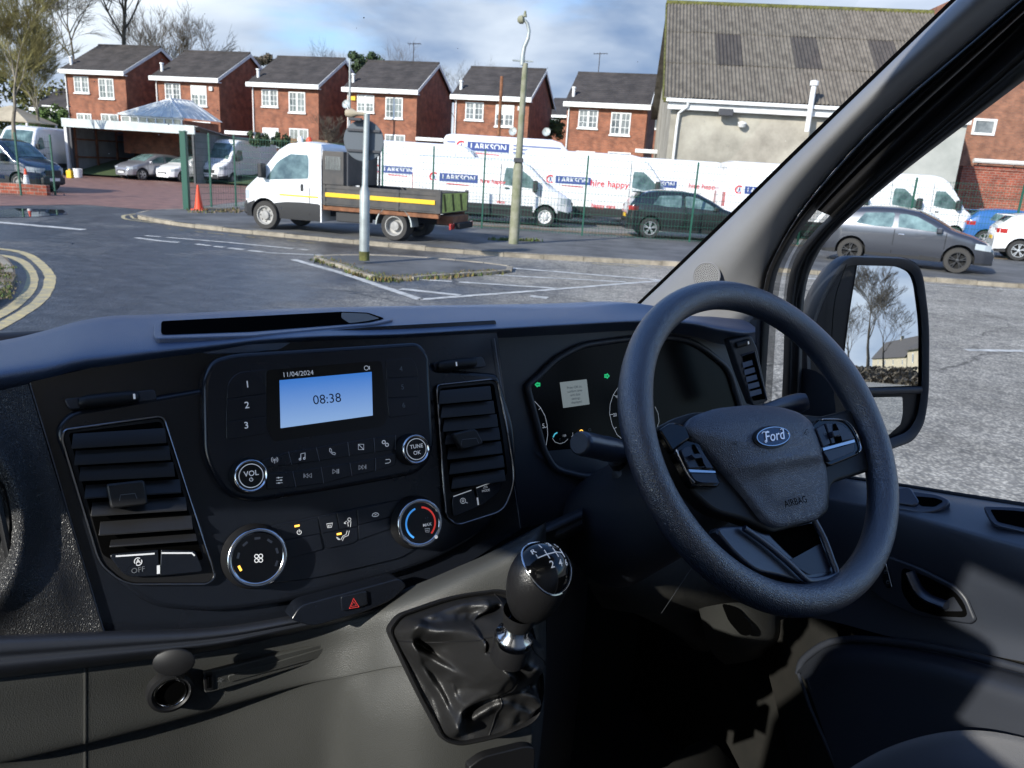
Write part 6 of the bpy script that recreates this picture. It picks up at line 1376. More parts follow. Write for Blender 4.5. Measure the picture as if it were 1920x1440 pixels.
q = MB(); q.grid(surf([[(1390,1232,.98),(1400,1330,.94),(1440,1500,.9)],[(1420,1225,.90),(1450,1330,.86),(1500,1500,.80)],[(1436,1225,.93),(1475,1330,.90),(1540,1500,.86)]],V,5,5)); fin2(q,'sill_panel',I['footp'],VAN,80)
q = MB(); q.grid(surf([[(1420,1180,1.12),(1450,1300,1.12),(1500,1500,1.10)],[(1500,1150,1.10),(1520,1230,1.09),(1520,1500,1.06)],[(1560,1140,1.09),(1575,1230,1.09),(1580,1500,1.06)]],L,4,4)); fin2(q,'kick_panel',I['footp'],VAN,80)
q = MB(); q.grid(surf([[(1200,1500,.86),(1320,1385,.92),(1420,1500,.86)],[(1150,1600,.7),(1320,1600,.7),(1500,1600,.7)]],V,4,4)); fin2(q,'floor_mat',I['footp'],VAN,80)
# steering column shroud
WPc = EYE+ray(1438.9,820).normalized()*.9257; WN = (-VF*cos(radians(36.9))+UZ*sin(radians(36.9))).normalized(); WL = Pl(WPc, WN)
q = MB(); rws = []
for t,ru,rv in ((-.035,.050,.045),(-.07,.062,.058),(-.20,.075,.078),(-.34,.085,.085)):
    rws.append([WPc+WN*t - WL.y*.02*( -t/.2) + WL.x*cos(2*pi*j/28)*ru + WL.y*sin(2*pi*j/28)*rv for j in range(28)])
q.grid(rws,0,True); fin2(q,'column_shroud',I['surround'],VAN,80)
# ---- steering wheel ---------------------------------------------------------
sw_ = part('steering_wheel'); Rm, rm = .1812, .0172
q = MB(); rws = []
for i in range(120):
    a = 2*pi*i/120; d = WL.x*cos(a)+WL.y*sin(a); grip = 1+.07*exp(-((a-radians(160))/.22)**2)+.07*exp(-((a-radians(20))/.22)**2)
    rws.append([WPc+d*(Rm+cos(b)*rm*grip)+WN*(sin(b)*rm*1.06*grip) for b in [2*pi*j/22 for j in range(22)]])
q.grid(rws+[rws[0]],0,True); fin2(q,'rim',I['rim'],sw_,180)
def dome(name, poly, pl, off, h, m, parent, crease=None, rings=14, r=10, th=.02):
    P = rnd(poly,r,5); B = [pl.at(x,y,off) for x,y in P]; c = sum(B,Vector((0,0,0)))/len(B); rws = [[p-pl.n*th for p in B]]
    for i in range(rings+1):
        t = i/rings; s = 1-t; e = h*(1-(s**3.2)); r_ = []
        for p in B:
            w = c+(p-c)*s; hh = e
            if crease: hh += crease(w)*min(1,t*4)
            r_.append(w+pl.n*hh)
        rws.append(r_)
    q = MB(); q.grid(rws,0,True); return fin2(q,name,m,parent,120)
cA = WL.at(1380,893,.0); cB = WL.at(1545,862,.0); cd = (cB-cA).normalized(); cn = WL.n.cross(cd)
def crease(w):
    v = (w-cA).dot(cn); return -.0075/(1+exp((v+.002)/.0022)) + .0018*exp(-((v-.006)/.006)**2)
pan('hub_plate', [(1234,800,10),(1262,784,14),(1300,772,10),(1420,765,20),(1540,780,10),(1600,765,4),(1640,800,10),(1640,880,10),(1560,905,14),(1555,960,10),(1530,978,8),(1450,1000,10),(1400,975,20),(1340,960,20),(1300,925,10),(1262,870,20)], WL, -.004, .022, I['matt'], sw_, .004, 10, 4, 3)
dome('airbag_cover', [(1286,800,8),(1298,781,12),(1340,766,16),(1404,759,20),(1462,762,20),(1503,775,20),(1527,797,14),(1539,828,12),(1548,868,10),(1553,905,14),(1550,950,16),(1533,974,14),(1464,988,14),(1444,983,12),(1428,965,12),(1402,930,16),(1363,886,16),(1322,842,16),(1291,812,8)], WL, .004, .017, I['airbag'], sw_, crease)
# left glossy shoulder and switches
pan('spoke_trim', [(1236,806,6),(1262,789,12),(1288,800,4),(1296,822,4),(1272,838,6),(1262,848,6)], WL, .005, .01, I['gloss'], sw_, .003, 6)
pan('spoke_trim', [(1264,845,6),(1290,824,8),(1312,830,6),(1352,905,4),(1346,914,4),(1300,912,6)], WL, .006, .012, I['gloss'], sw_, .002, 6)
pan('spoke_trim', [(1520,800,6),(1536,784,8),(1584,786,12),(1606,806,10),(1617,838,6),(1612,852,4),(1558,874,4),(1546,868,4)], WL, .006, .012, I['gloss'], sw_, .002, 6)
q = MB(); q.tube([WL.at(x,y,.008) for x,y in cat([(1268,843),(1276,862),(1290,890),(1302,905)],4,False)],.0012,6); q.tube([WL.at(x,y,.008) for x,y in cat([(1540,786),(1582,788),(1603,808),(1614,838),(1610,848)],4,False)],.0012,6); fin2(q,'switch_edge_trim',I['chrome'],sw_,60,kind='stuff')
for P_ in ([(1277,844,4),(1290,836,4),(1302,838,2),(1322,876,2),(1292,878,3)],[(1304,836,2),(1314,842,3),(1338,878,2),(1324,877,2)],[(1294,886,2),(1342,888,2),(1348,906,3),(1314,905,4),(1302,900,5)],
           [(1530,803,3),(1545,795,4),(1558,832,2),(1544,838,2)],[(1548,793,2),(1578,795,6),(1597,812,6),(1603,822,2),(1560,832,2)],[(1544,846,2),(1602,831,2),(1602,846,5),(1556,866,5)]): pan('switch', P_, WL, .0105, .006, I['sw'], sw_, .0015, 3)
q = MB(); flat(q,[(1291,880),(1341,883),(1342,886.5),(1294,885)],WL,.0125); flat(q,[(1543,840),(1602,824),(1603,829),(1544,845)],WL,.0125); fin2(q,'chrome_strip',I['chrome'],sw_,kind='stuff')
for P_ in ([(1296,852),(1312,850),(1317,858),(1303,860)],[(1560,808),(1574,806),(1577,816),(1564,819)]): pan('rocker_switch', P_, WL, .0165, .008, I['sw'], sw_, .001, 2)
for P_ in ([(1296,834),(1302,833),(1313,851),(1303,851)],[(1562,795),(1567,794),(1573,806),(1563,808)],[(1304,861),(1317,859),(1321,874),(1312,875)],[(1565,820),(1577,817),(1580,829),(1568,832)]): q = MB(); flat(q,P_,WL,.0112); fin2(q,'switch_groove',I['void'],sw_)
icon(1287,862,[arc(3,20,160,6),[(-3,-2),(3,2)]],1,.0005,sw_,'dim',WL,.0114); icon(1548,813,[['c',(-2,-2),(2,-2),(2,2),(-2,2)]],1,.0005,sw_,'dim',WL,.0114)
# badge
bp_ = WL.at(1448,819,.0265)
q = MB(); bx = WL.x; 
def ell(c, rx, ry, n=48, up=0): return [c+WL.x*rx*cos(2*pi*i/n)+WL.y*ry*sin(2*pi*i/n)+WL.n*up for i in range(n)]
bu, bv = .0262, .0108
ZB = .0225
b0_ = WL.at(1448,819,ZB)
q = MB(); q.grid([ell(b0_,bu*1.12,bv*1.22,up=-.006),ell(b0_,bu*1.1,bv*1.2,up=-.0005),ell(b0_,bu,bv,up=.0)],0,True); fin2(q,'badge_recess',I['matt'],sw_,60)
bdg = part('badge')
q = MB(); q.add(ell(b0_,bu,bv,up=.0012),[tuple(range(48))]); bo = fin2(q,'badge_plate',I['badge'],sw_)
q = MB(); q.grid([ell(b0_,bu*1.0,bv*1.0,up=.0),ell(b0_,bu*1.0,bv*1.0,up=.0022),ell(b0_,bu*.955,bv*.915,up=.0022),ell(b0_,bu*.94,bv*.89,up=.0008)],0,True); fin2(q,'badge_ring',I['chrome'],sw_,50)
bpy.data.objects.remove(bdg)
q = MB(); addtext(q,'Ford',.0165,b0_+WL.n*.0026,WL.x,WL.y,0,shear=.35,bold=.005); 
for cpts in ([(-.0165,.0052),(-.0140,.0066),(-.0100,.0062),(-.0060,.0066)],[(-.0135,-.0045),(-.0155,-.0030),(-.0165,-.0045),(-.0150,-.0058)],[(.0135,.0058),(.0160,.0068),(.0175,.0055)]):
    for a,b in zip(cpts,cpts[1:]): A,B = (b0_+WL.n*.0026+WL.x*p[0]+WL.y*p[1] for p in (a,b)); s_ = (B-A).normalized().cross(WL.n)*.0004; q.add([A+s_,B+s_,B-s_,A-s_],[(0,1,2,3)])
fin2(q,'badge_script',mat('badge_silver',(.8,.82,.85),.3,metal=.6,emit=((.7,.75,.8),.12)),sw_)
txt('AIRBAG',1492,941,.0105,I['void'],sw_,WL,.0140,'airbag_lettering',rot=radians(0),bold=.008)
icon(1512,809,[[(-4,4),(0,-4),(3,-4)],[(0,-1),(4,2)],arc(2,0,360,6,-1,4)],1,.0006,sw_,'void',WL,.0195); icon(1378,832,[[(-5,-3),(-1,2),(4,2)],arc(2.5,0,360,6,2,-2)],1,.0006,sw_,'void',WL,.020)
# bottom spoke
bs_ = pan('lower_spoke', [(1337,988,20),(1395,985,10),(1440,1002,10),(1528,972,8),(1560,1040,20),(1576,1078,8),(1566,1096,10),(1519,1102,16),(1482,1085,10),(1455,1078,10),(1420,1072,20),(1380,1040,30)], WL, -.006, .016, I['spoke'], sw_, .004, 8, 4, 3)
q = MB(); flat(q,[(1440,1000),(1526,980),(1558,1062),(1520,1076),(1470,1030)],WL,-.0053,0,6); fin2(q,'spoke_opening',I['void'],sw_)
q = MB(); flat(q,[(1478,1052),(1540,1018),(1560,1062),(1552,1072),(1518,1078)],WL,-.0045,0,6); fin2(q,'spoke_floor',I['sw'],sw_)
q = MB(); q.tube([WL.at(x,y,.000) for x,y in cat([(1395,990),(1433,1017),(1475,1052),(1508,1083),(1522,1089),(1558,1083),(1568,1074),(1560,1050),(1545,1010),(1527,976)],5,False)],.0036,8); fin2(q,'spoke_trim',I['spoke'],sw_,60)
# stalks
st = part('indicator_stalk')
A,B = V(1088,831,.700), V(1178,850,.735); q = MB(); q.tube([A.lerp(B,t) for t in (-.02,0,.05,.4,.5,.7,1)],[.0115,.0148,.0155,.0155,.0165,.0160,.013],20,up=UZ); fin2(q,'stalk_head',I['spoke'],st,50)
q = MB(); q.disc(A.lerp(B,-.025),(A-B),.0125,20); fin2(q,'stalk_end',I['surround'],st)
icon(1153,838,[['c',(-3,0),(0,-3),(0,3)],['c',(4,0),(1,3),(1,-3)]],1,.0006,st,'dim',Pl(V(1153,838,.705),-VF),.001)
q = MB(); q.tube([V(1155,858,.735),V(1168,885,.745),V(1180,912,.76),V(1200,925,.78)],[.013,.011,.009,.009],12); fin2(q,'stalk_arm',I['matt'],st,60)
q = MB(); q.lathe(V(1180,898,.72),-VF,[(.014,-.02),(.014,0),(.011,.003),(0,.003)],20); fin2(q,'column_adjuster',I['surround'],VAN,50)
s2 = part('wiper_stalk'); q = MB(); q.tube([V(1430,775,.70),V(1470,762,.68),V(1500,755,.66),V(1513,752,.655)],[.012,.0135,.014,.011],16); fin2(q,'stalk_head',I['spoke'],s2,50)
q = MB(); q.tube([V(1400,800,.72),V(1440,778,.70)],[.012,.010],10); fin2(q,'stalk_arm',I['matt'],s2,50)
# ---- windscreen pillar and door frame ---------------------------------------------
PL_ = [(1120,655),(1205,569),(1250,526),(1370,410),(1480,302),(1640,147),(1790,3),(1900,-100)]
P3_ = [(1418,720),(1424,600),(1431,545),(1450,485),(1515,378),(1650,228),(1830,72),(1960,-40)]
P2_ = [(1430,820),(1440,650),(1450,545),(1472,478),(1532,394),(1672,250),(1850,88),(1980,-30)]
P1_ = [(1462,820),(1468,700),(1474,560),(1494,478),(1556,404),(1692,276),(1868,112),(2000,-20)]
W_  = [(1498,840),(1503,700),(1508,560),(1530,484),(1578,422),(1702,316),(1874,186),(2010,84)]
def mid(a,b,t): return [(lerp(p[0],q_[0],t),lerp(p[1],q_[1],t)) for p,q_ in zip(a,b)]
R = [[(x,y,1.14) for x,y in PL_],[(x+1,y+1,1.045) for x,y in PL_],[(x,y,1.02) for x,y in mid(PL_,P3_,.22)],[(x,y,1.03) for x,y in mid(PL_,P3_,.5)],[(x,y,1.062) for x,y in mid(PL_,P3_,.75)],[(x,y,1.095) for x,y in mid(PL_,P3_,.93)],[(x,y,1.12) for x,y in P3_]]
q = MB(); q.grid(surf(R,L,5,5)); fin2(q,'pillar_trim',I['pillar'],VAN,80)
q = MB(); R = [[(x-6,y-5,1.15) for x,y in PL_],[(x+3,y+3,1.13) for x,y in PL_]]; q.grid(surf(R,L,1,5)); fin2(q,'windscreen_border',I['void'],VAN)
R = [[(x,y,1.125) for x,y in P3_],[(x,y,1.10) for x,y in mid(P3_,P2_,.45)],[(x,y,1.14) for x,y in P2_]]
q = MB(); q.grid(surf(R,L,4,5)); fin2(q,'door_seal',I['seal'],VAN,80)
g_ = surf([[(x,y,1.135) for x,y in P2_],[(x,y,1.125) for x,y in mid(P2_,P1_,.5)],[(x,y,1.14) for x,y in P1_]],L,4,5)
q = MB(); kk = len(g_)
cut_ = 17
q = MB(); q.grid([r[:cut_] for r in g_]); fin2(q,'quarter_glass',I['glass'],VAN,80); q = MB(); q.grid([r[cut_-1:] for r in g_]); fin2(q,'door_frame_upper',I['jambd'],VAN,80)
R = [[(x,y,1.14) for x,y in P1_],[(x,y,1.115) for x,y in mid(P1_,W_,.35)],[(x,y,1.128) for x,y in mid(P1_,W_,.55)],[(x,y,1.13) for x,y in mid(P1_,W_,.85)],[(x,y,1.15) for x,y in W_]]
q = MB(); q.grid(surf(R,L,4,5)); fin2(q,'window_frame',I['seal'],VAN,80)
q = MB(); R = [[(x,y,1.117) for x,y in mid(P1_,W_,.55)],[(x,y,1.117) for x,y in mid(P1_,W_,.60)]]; q.grid(surf(R,L,1,5)); fin2(q,'frame_edge_line',I['matt'],VAN)
# pillar speaker
sc = L(1325,517,1.004); sn = (EYE-sc).normalized()*.75-VR*.5-VF*.2+UZ*.05; sn.normalize(); sx_ = (VR-sn*VR.dot(sn)).normalized(); sy_ = sn.cross(sx_)
q = MB(); q.lathe(sc,sn,[(.0235,-.004),(.0242,.0015),(.0225,.0025),(.0215,.0012),(0,.0012)],36); spk = fin2(q,'pillar_speaker',I['pillar'],VAN,40)
q = MB()
for ring_ in range(1,8):
    for k in range(ring_*6):
        a = 2*pi*k/(ring_*6)+ring_*.3; c = sc+sn*.0016+(sx_*cos(a)+sy_*sin(a))*ring_*.0028; q.disc(c,sn,.00085,6)
fin2(q,'grille_holes',I['void'],spk,kind='stuff')
q = MB(); q.tube([L(1398,610,1.03),L(1415,590,1.05),L(1432,575,1.07)],.0006,4); fin2(q,'trim_seam',I['dim'],VAN)
# dark triangle below the pillar, beside the dash
q = MB(); q.grid(surf([[(1395,600,1.09),(1425,600,1.10),(1432,600,1.12)],[(1400,800,1.09),(1425,800,1.10),(1430,860,1.12)],[(1420,960,1.1),(1470,960,1.13),(1500,960,1.16)]],L,3,3)); fin2(q,'dash_end_panel',I['surround'],VAN,80)
# ---- driver's door ---------------------------------------------------------
door = part('door')
xsd = [1470,1560,1675,1800,1960,2100]
rowsd = [([872,890,907,927,952,974],1.175),([884,905,922,945,972,996],1.13),([905,930,951,984,1026,1060],1.075),([915,945,968,1004,1050,1090],1.062),([980,1005,1030,1075,1130,1180],1.058),([1080,1105,1135,1165,1200,1240],1.070),([1150,1165,1195,1218,1250,1290],1.062)]
R = [[(x,y,l) for x,y in zip(xsd,ys)] for ys,l in rowsd]
q = MB(); q.grid(surf(R,L,6,5)); fin2(q,'door_panel',mat('door_trim_plastic',(.030,.036,.050),.42,ior=1.7,spec=.8,bump=(1000,.35,.0004)),door,80)
q = MB(); q.tube([L(1490,884,1.17),L(1560,892,1.17),L(1675,909,1.17),L(1800,929,1.17),L(1960,954,1.17)],.0045,6); fin2(q,'window_seal',I['seal'],door,60)
DP = Pl(L(1740,1110,1.052), -VR)
hd = pan('handle_surround', [(1600,1085,20),(1657,1040,14),(1722,1064,20),(1794,1101,20),(1812,1122,10),(1829,1163,6),(1819,1171,6),(1722,1157,20),(1661,1131,20)], DP, 0, .006, I['surround'], door, .003, 10, 4, 3)
q = MB(); flat(q,[(1690,1062),(1740,1082),(1790,1108),(1808,1130),(1816,1158),(1760,1156),(1712,1142),(1690,1110)],DP,.0006,0,14); fin2(q,'handle_recess',I['void'],door)
q = MB(); q.tube([DP.at(x,y,.008) for x,y in cat([(1706,1072),(1722,1105),(1742,1122),(1775,1135)],4,False)],.006,8,sx=1.6); fin2(q,'door_handle',I['spoke'],door,60)
q = MB(); flat(q,[(1770,1128),(1788,1118),(1806,1146),(1770,1146)],DP,.0012,0,4); fin2(q,'recess_floor',I['surround'],door)
pan('lock_switch',[(1650,1060,4),(1660,1058,4),(1672,1100,3),(1664,1104,4),(1655,1092,4)],DP,.004,.006,I['satin'],door,.001,3)
q = MB(); q.tube([DP.at(x,y,.0045) for x,y in [(1650,1058),(1661,1057),(1672,1100)]],.0008,5); fin2(q,'switch_edge',I['chrome'],door)
icon(1660,1071,[['c',(-2,0),(3,0),(3,4),(-2,4)],arc(2,180,360,5,.5,0)],1,.0005,door,'dim',DP,.0046); icon(1664,1090,[['c',(-2,0),(3,0),(3,4),(-2,4)],arc(2,180,360,5,.5,0)],1,.0005,door,'dim',DP,.0046)
TPd = Pl(L(1730,938,1.10), (UZ*.80-VR*.60))
pan('pull_handle',[(1640,922,8),(1672,914,8),(1760,926,14),(1784,938,10),(1764,957,14),(1730,962,14),(1672,952,10),(1640,945,8)],TPd,.004,.012,I['spoke'],door,.003,8,4,3)
q = MB(); flat(q,[(1712,930),(1752,933),(1770,939),(1752,950),(1725,948)],TPd,.0048,0,6); fin2(q,'pull_recess',I['void'],door)
pan('pull_grip',[(1676,916,6),(1706,912,8),(1724,940,6),(1715,948,8),(1680,943,6)],TPd,.008,.006,I['spoke'],door,.002,5)
TPe = Pl(L(1900,975,1.10), (UZ*.80-VR*.60))
pan('bin_recess_rim',[(1842,948,8),(1900,950,4),(2010,962,4),(2010,1010,4),(1918,997,10),(1862,984,14)],TPe,.003,.012,I['spoke'],door,.003,6,4,3)
q = MB(); flat(q,[(1856,955),(1900,957),(2010,968),(2010,1000),(1918,989),(1870,978)],TPe,.0038,0,5); fin2(q,'bin_recess',I['void'],door)
# lower door bin
xb = [1500,1560,1640,1760,1900,2060]
R = [[(x,y,l) for x,y,l in zip(xb,[1245,1208,1205,1222,1255,1300],[1.07]*6)],[(x,y,l) for x,y,l in zip([1495,1555,1640,1760,1900,2060],[1262,1216,1214,1232,1268,1315],[1.03]*6)],
     [(x,y,l) for x,y,l in zip([1508,1572,1660,1780,1910,2060],[1275,1238,1240,1262,1300,1350],[1.0]*6)],[(x,y,l) for x,y,l in zip([1530,1600,1690,1800,1920,2060],[1330,1300,1310,1330,1370,1420],[.99]*6)],[(x,y,l) for x,y,l in zip([1580,1650,1720,1820,1930,2060],[1480,1480,1480,1490,1500,1520],[.97]*6)]]
q = MB(); q.grid(surf(R,L,6,5)); fin2(q,'door_bin',I['surround'],door,80)
q = MB(); q.tube([L(x,y,1.045) for x,y in cat([(1497,1262),(1508,1235),(1560,1203),(1640,1200),(1760,1216),(1900,1250),(2020,1285)],4,False)],.006,8); fin2(q,'bin_lip',I['surround'],door,60)
q = MB(); q.tube([L(x,y,1.01) for x,y in [(1497,1262),(1520,1330),(1560,1420),(1595,1500)]],.003,6); q.tube([L(x,y,.995) for x,y in [(1512,1272),(1545,1350),(1590,1440),(1620,1500)]],.0018,6); fin2(q,'bin_edge_rib',I['surround'],door,60,kind='stuff')
# seat
q = MB(); q.grid(surf([[(1540,1475,.90),(1650,1408,.90),(1760,1374,.92),(1860,1372,.95),(1990,1400,.98)],[(1530,1500,.86),(1650,1430,.86),(1760,1395,.87),(1870,1395,.9),(1990,1420,.93)],[(1540,1560,.80),(1660,1500,.8),(1770,1470,.8),(1880,1470,.82),(1990,1480,.86)],[(1550,1660,.72),(1660,1640,.72),(1770,1620,.72),(1880,1620,.74),(1990,1620,.78)]],L,6,6)); fin2(q,'driver_seat',I['seat'],VAN,80)
q = MB(); q.tube([L(1700,1398,.893),L(1750,1412,.875),L(1800,1440,.86),L(1830,1470,.84)],.0012,5); fin2(q,'seat_seam',I['void'],VAN)
# ---- door mirror -------------------------------------------------------------
mir = part('door_mirror'); mc = L(1664,640,1.42)
d0 = (mc-EYE).normalized(); al = radians(13); tgt = (-VF*cos(al)+VR*sin(al)); dd_ = ray(1660,687).normalized(); mn = (tgt-dd_).normalized(); MP = Pl(mc, mn)
def MR(x, y, dist, n_=None):
    h = MP.at(x,y); d = ray(x,y).normalized(); return h+(d-mn*2*d.dot(mn))*dist
hs = [(1576,489,10),(1592,479,16),(1696,482,26),(1722,495,22),(1731,520,16),(1742,605,60),(1741,741,40),(1732,797,40),(1712,828,30),(1661,846,20),(1600,850,30),(1545,800,30),(1512,770,10),(1508,640,20),(1530,570,40),(1548,530,30)]
P = rnd(hs,14,5); B_ = [MP.at(x,y,.012) for x,y in P]; c = sum(B_,Vector((0,0,0)))/len(B_)
q = MB(); prof = [(.90,-.004),(.955,.004),(.985,.004),(1.0,-.006),(1.0,-.03),(.93,-.065),(.75,-.095),(.4,-.11),(0.01,-.115)]
q.grid([[c+(p-c)*s+mn*h for p in B_] for s,h in prof],0,True); 
q2 = MB()
fin2(q,'housing',I['surround'],mir,50)
q = MB(); flat(q, [(p[0],p[1]) for p in hs], MP, .0, 0, 14)
hp_ = fin2(q,'housing_face',I['matt'],mir)
q = MB(); flat(q,[(1608,493,8),(1672,493,20),(1693,500,16),(1708,520,16),(1724,560,30),(1732,622,30),(1735,722,6),(1600,727,10),(1580,690,20),(1592,592,30)],MP,.0025,0,8)
gu = fin2(q,'mirror_glass',I['mirror'],mir)
# lower convex glass
al2 = radians(20); t2 = (-VF*cos(al2)+VR*sin(al2)-UZ*.16).normalized(); n2_ = (t2-ray(1660,780).normalized()).normalized(); MP2 = Pl(MP.at(1650,785,.0035), n2_)
P = rnd([(1600,746,6),(1692,744,4),(1693,780,20),(1683,811,20),(1658,835,20),(1600,835,10)],8,4); q = MB(); flat(q,P,MP2,.0); fin2(q,'wide_angle_glass',I['mirror'],mir)
q = MB(); q.tube([MP.at(x,y,.006) for x,y in [(1560,733),(1640,734),(1738,731)]],.0075,8,sx=.6); fin2(q,'divider_bar',I['surround'],mir,60)
q = MB(); q.tube([MP.at(x,y,.0125) for x,y in cat([(1592,484),(1578,520),(1566,560),(1560,620),(1558,700)],4,False)],.0007,5); fin2(q,'housing_seam',I['void'],mir)
q = MB(); q.grid(surf([[(1500,690,1.16),(1530,696,1.16),(1562,720,1.16)],[(1498,800,1.16),(1530,800,1.16),(1570,800,1.16)],[(1490,890,1.16),(1540,890,1.16),(1580,890,1.16)]],L,3,3)); fin2(q,'mirror_sail_panel',I['surround'],mir,80)
# what the mirror sees: trees, houses, hedge
tb_ = MR(1626,716,92); tree('bare_tree', Vector((tb_.x,tb_.y,0)), 13.0, 'tall bare tree mirrored in the driver side door mirror', .42, seed=41, levels=7, kids=3, trunk_r=.2, clear=.2, tw=2.2)
tb_ = MR(1590,716,100); tree('bare_tree', Vector((tb_.x,tb_.y,0)), 9.0, 'smaller bare tree at the inner edge of the door mirror view', .5, seed=42, levels=6, kids=3, trunk_r=.16, clear=.2, tw=2)
tb_ = MR(1655,716,92); tree('bare_tree', Vector((tb_.x,tb_.y,0)), 9.5, 'low bare tree in front of the houses in the door mirror view', .6, seed=43, levels=6, kids=3, trunk_r=.13, clear=.2, tw=2)
def mhouse(x0, x1, ye, d0_, d1_, lab, rh):
    a = MR(x0,ye,d0_); b = MR(x1,ye,d1_); z = (a.z+b.z)/2; dr = (a-b); dr.z = 0; w = dr.length; ang = atan2(dr.y,dr.x)
    r = O('rendered_house', None, loc=(b.x,b.y,0), rz=ang, label=lab, cat='house')
    back = -1 if True else 1
    nrm = Vector((-sin(ang),cos(ang),0)); s = 1 if nrm.dot(b-EYE) > 0 else -1; D_ = 8*s
    q = MB(); q.box((0,min(0,D_),0),(w,max(0,D_),z)); q.add([(0,0,z),(0,D_,z),(0,D_/2,z+rh)],[(0,1,2)]); q.add([(w,0,z),(w,D_,z),(w,D_/2,z+rh)],[(0,2,1)]); q.build('wall',M['beige'],r)
    q = MB(); q.prism([(-.3,-.4*s,z-.15),(-.3,D_/2,z+rh),(-.3,D_+.4*s,z-.15),(-.3,D_+.4*s,z+.05),(-.3,D_/2,z+rh+.2),(-.3,-.4*s,z+.05)],(w+.6,0,0)); ro = q.build('roof',M['tile'],r)
    q = MB(); q.box((w*.5,D_/2-.4,z+rh-.3),(w*.5+.9,D_/2+.4,z+rh+1.1)); q.build('chimney',M['beige'],ro)
    for k in range(4):
        xx = w*(.08+.23*k); q = MB(); q.box((xx,min(0,-.06*s),z-2.0),(xx+1.3,max(0,-.06*s),z-.6)); wo_ = q.build('window',M['white'],r); q = MB(); q.box((xx+.12,-.08*s if s>0 else .06,z-1.88),(xx+1.18,-.06*s if s>0 else .08,z-.72)); q.build('pane',M['wglass'],wo_)
mhouse(1636,1700,671,290,215,'pale rendered house with chimney in the middle of the door mirror view',5.5)
mhouse(1702,1770,652,135,98,'pale rendered house at the outer edge of the door mirror view',2.8)
ha = MR(1585,712,98); hb2 = MR(1745,712,72); q = MB(); rs = random.Random(5)
for i in range(5200):
    t = rs.random(); p = Vector((lerp(ha.x,hb2.x,t),lerp(ha.y,hb2.y,t),0)); c = Vector((rs.gauss(0,.6),rs.gauss(0,.6),rs.uniform(.0,1.25+.35*sin(t*19)))); a = Vector((rs.gauss(0,1),rs.gauss(0,1),rs.gauss(0,1))).normalized()*.22; b = Vector((rs.gauss(0,1),rs.gauss(0,1),rs.gauss(0,1))).normalized()*.16
    p = p-Vector((ha.x,ha.y,0)); q.add([p+c-a,p+c-b,p+c+a,p+c+b],[(0,1,2,3)])
q.build('hedge',M['bark'],label='brown hedge in front of the houses in the door mirror view',cat='hedge',loc=(ha.x,ha.y,0))
# ---- glass and cab shell ----------------------------------------------------------
q = MB(); q.add([WP(1.42,-.75,-.36),WP(1.42,1.10,-.36),WP(.42,.97,.60),WP(.42,-.55,.60)],[(0,1,2,3)]); fin2(q,'windscreen',I['glass'],VAN)
q = MB(); q.add([L(1500,890,1.172),L(2100,990,1.172),WP(-.2,1.10,.45),WP(.62,1.10,.42),L(1702,300,1.152),L(1500,500,1.152)],[(0,1,2,3,4,5)]); fin2(q,'door_window',I['glass'],door)
sh = part('cab_shell')
q = MB(); q.add([WP(-.55,-.72,.60),WP(-.55,1.20,.60),WP(.42,1.02,.60),WP(.42,-.62,.60)],[(0,1,2,3)]); fin2(q,'roof_lining',mat('pale_headlining',(.62,.61,.58),.9),sh,solid=.03)
q = MB(); q.add([WP(-.55,-.72,-1.3),WP(-.55,1.20,-1.3),WP(-.55,1.20,.6),WP(-.55,-.72,.6)],[(0,1,2,3)]); fin2(q,'cab_bulkhead',mat('light_bulkhead_panel',(.6,.6,.58),.7),sh,solid=.02)
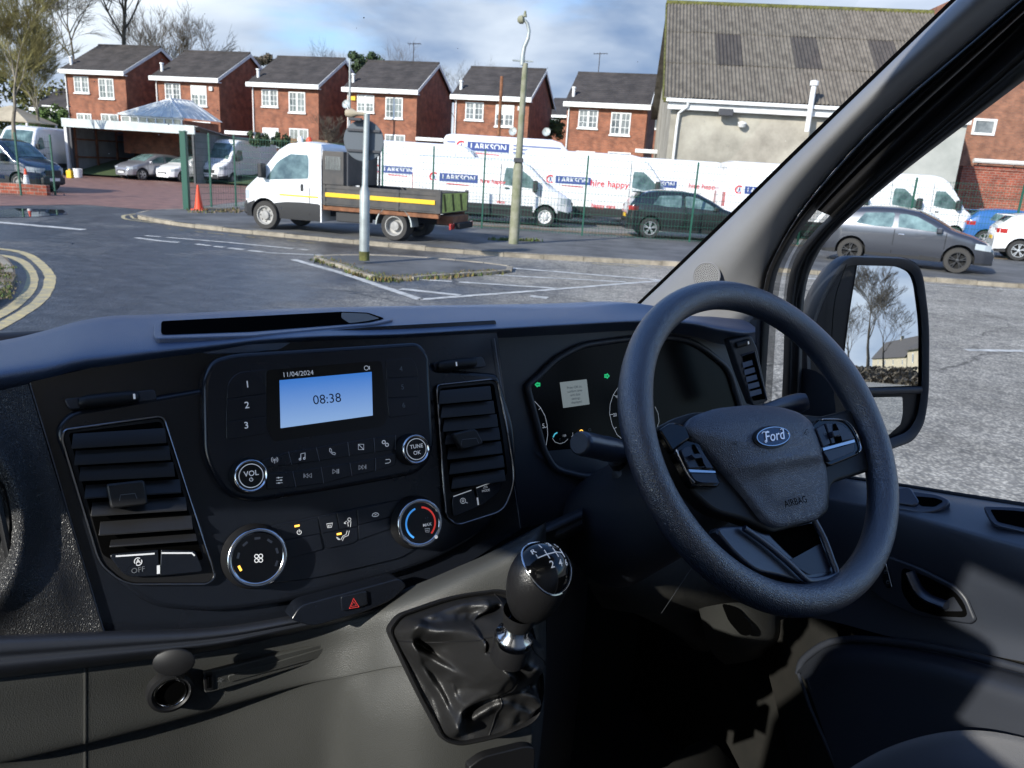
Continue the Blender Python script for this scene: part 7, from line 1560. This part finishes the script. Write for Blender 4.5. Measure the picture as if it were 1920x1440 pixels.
# passenger door: unseen panel ring; window outline shaped to steer the sun
ld = [(1.4,-1.35),(-.55,-1.35),(-.55,.60),(.42,.60),(1.4,-.36)]; lw_ = [(.80,-.40),(-.32,-.42),(-.32,.46),(-.13,.46),(-.10,.25),(.10,.24),(.46,.12),(.66,-.08)]
def lp(p): return WP(p[0],-.70,p[1])
q = MB(); o5 = [lp(p) for p in ld]; i5 = [lp(p) for p in lw_]
q.add(o5+i5,[(0,1,6,5),(1,2,7,6),(2,3,8,7),(3,4,12,11,10,9,8),(4,0,5,12)]); fin2(q,'passenger_door',I['surround'],sh,solid=.04)
q = MB(); q.add(i5,[(0,1,2,3,4,5,6,7)]); fin2(q,'passenger_window',I['glass'],sh)
q = MB(); q.add([WP(-.5,1.19,-1.35),WP(1.3,1.19,-1.35),WP(1.3,1.19,-.62),WP(-.5,1.19,-.45)],[(0,1,2,3)]); fin2(q,'door_skin',I['footp'],sh)
q = MB(); q.add([WP(1.42,-.75,-.36),WP(1.42,1.15,-.36),WP(1.30,1.15,-1.35),WP(1.30,-.75,-1.35)],[(0,1,2,3)]); fin2(q,'scuttle',I['void'],sh)

ps = part('sun_blocking_passenger_seat')  # unseen seat added to block sun; backrest and headrest sized for that
def cushion(a, b, name, bev=.05):
    q = MB(); vs = [WP(*p) for p in ((a[0],a[1],a[2]),(b[0],a[1],a[2]),(b[0],b[1],a[2]),(a[0],b[1],a[2]),(a[0]-.05,a[1],b[2]),(b[0]-.05,a[1],b[2]),(b[0]-.05,b[1],b[2]),(a[0]-.05,b[1],b[2]))]
    q.add(vs,[(0,3,2,1),(4,5,6,7),(0,1,5,4),(1,2,6,5),(2,3,7,6),(3,0,4,7)]); fin2(q,name,I['seat'],ps,40,bev,seg=4)
cushion((-.20,-.66,-.85),(.24,-.17,-.02),'backrest'); cushion((-.02,-.56,-.04),(.14,-.26,.15),'headrest',.04); cushion((-.15,-.64,-.95),(.32,-.12,-.78),'seat_cushion')

q = MB(); rs = random.Random(11); wn = (WP(.42,.97,.60)-WP(1.42,1.10,-.36)).cross(WP(.42,-.55,.60)-WP(1.42,1.10,-.36)).normalized(); w0 = WP(1.42,0,-.36)
for i in range(70):
    d = ray(rs.uniform(0,1500), rs.uniform(20,560)); p = EYE+d*((w0-EYE).dot(wn)/d.dot(wn)); s_ = rs.uniform(.0004,.0011)*(1.6 if rs.random() < .08 else 1); q.disc(p-d.normalized()*.004, wn, s_, 6)
fin2(q,'windscreen_specks',mat('dust_speck',(.75,.75,.72),.8),VAN,kind='stuff')
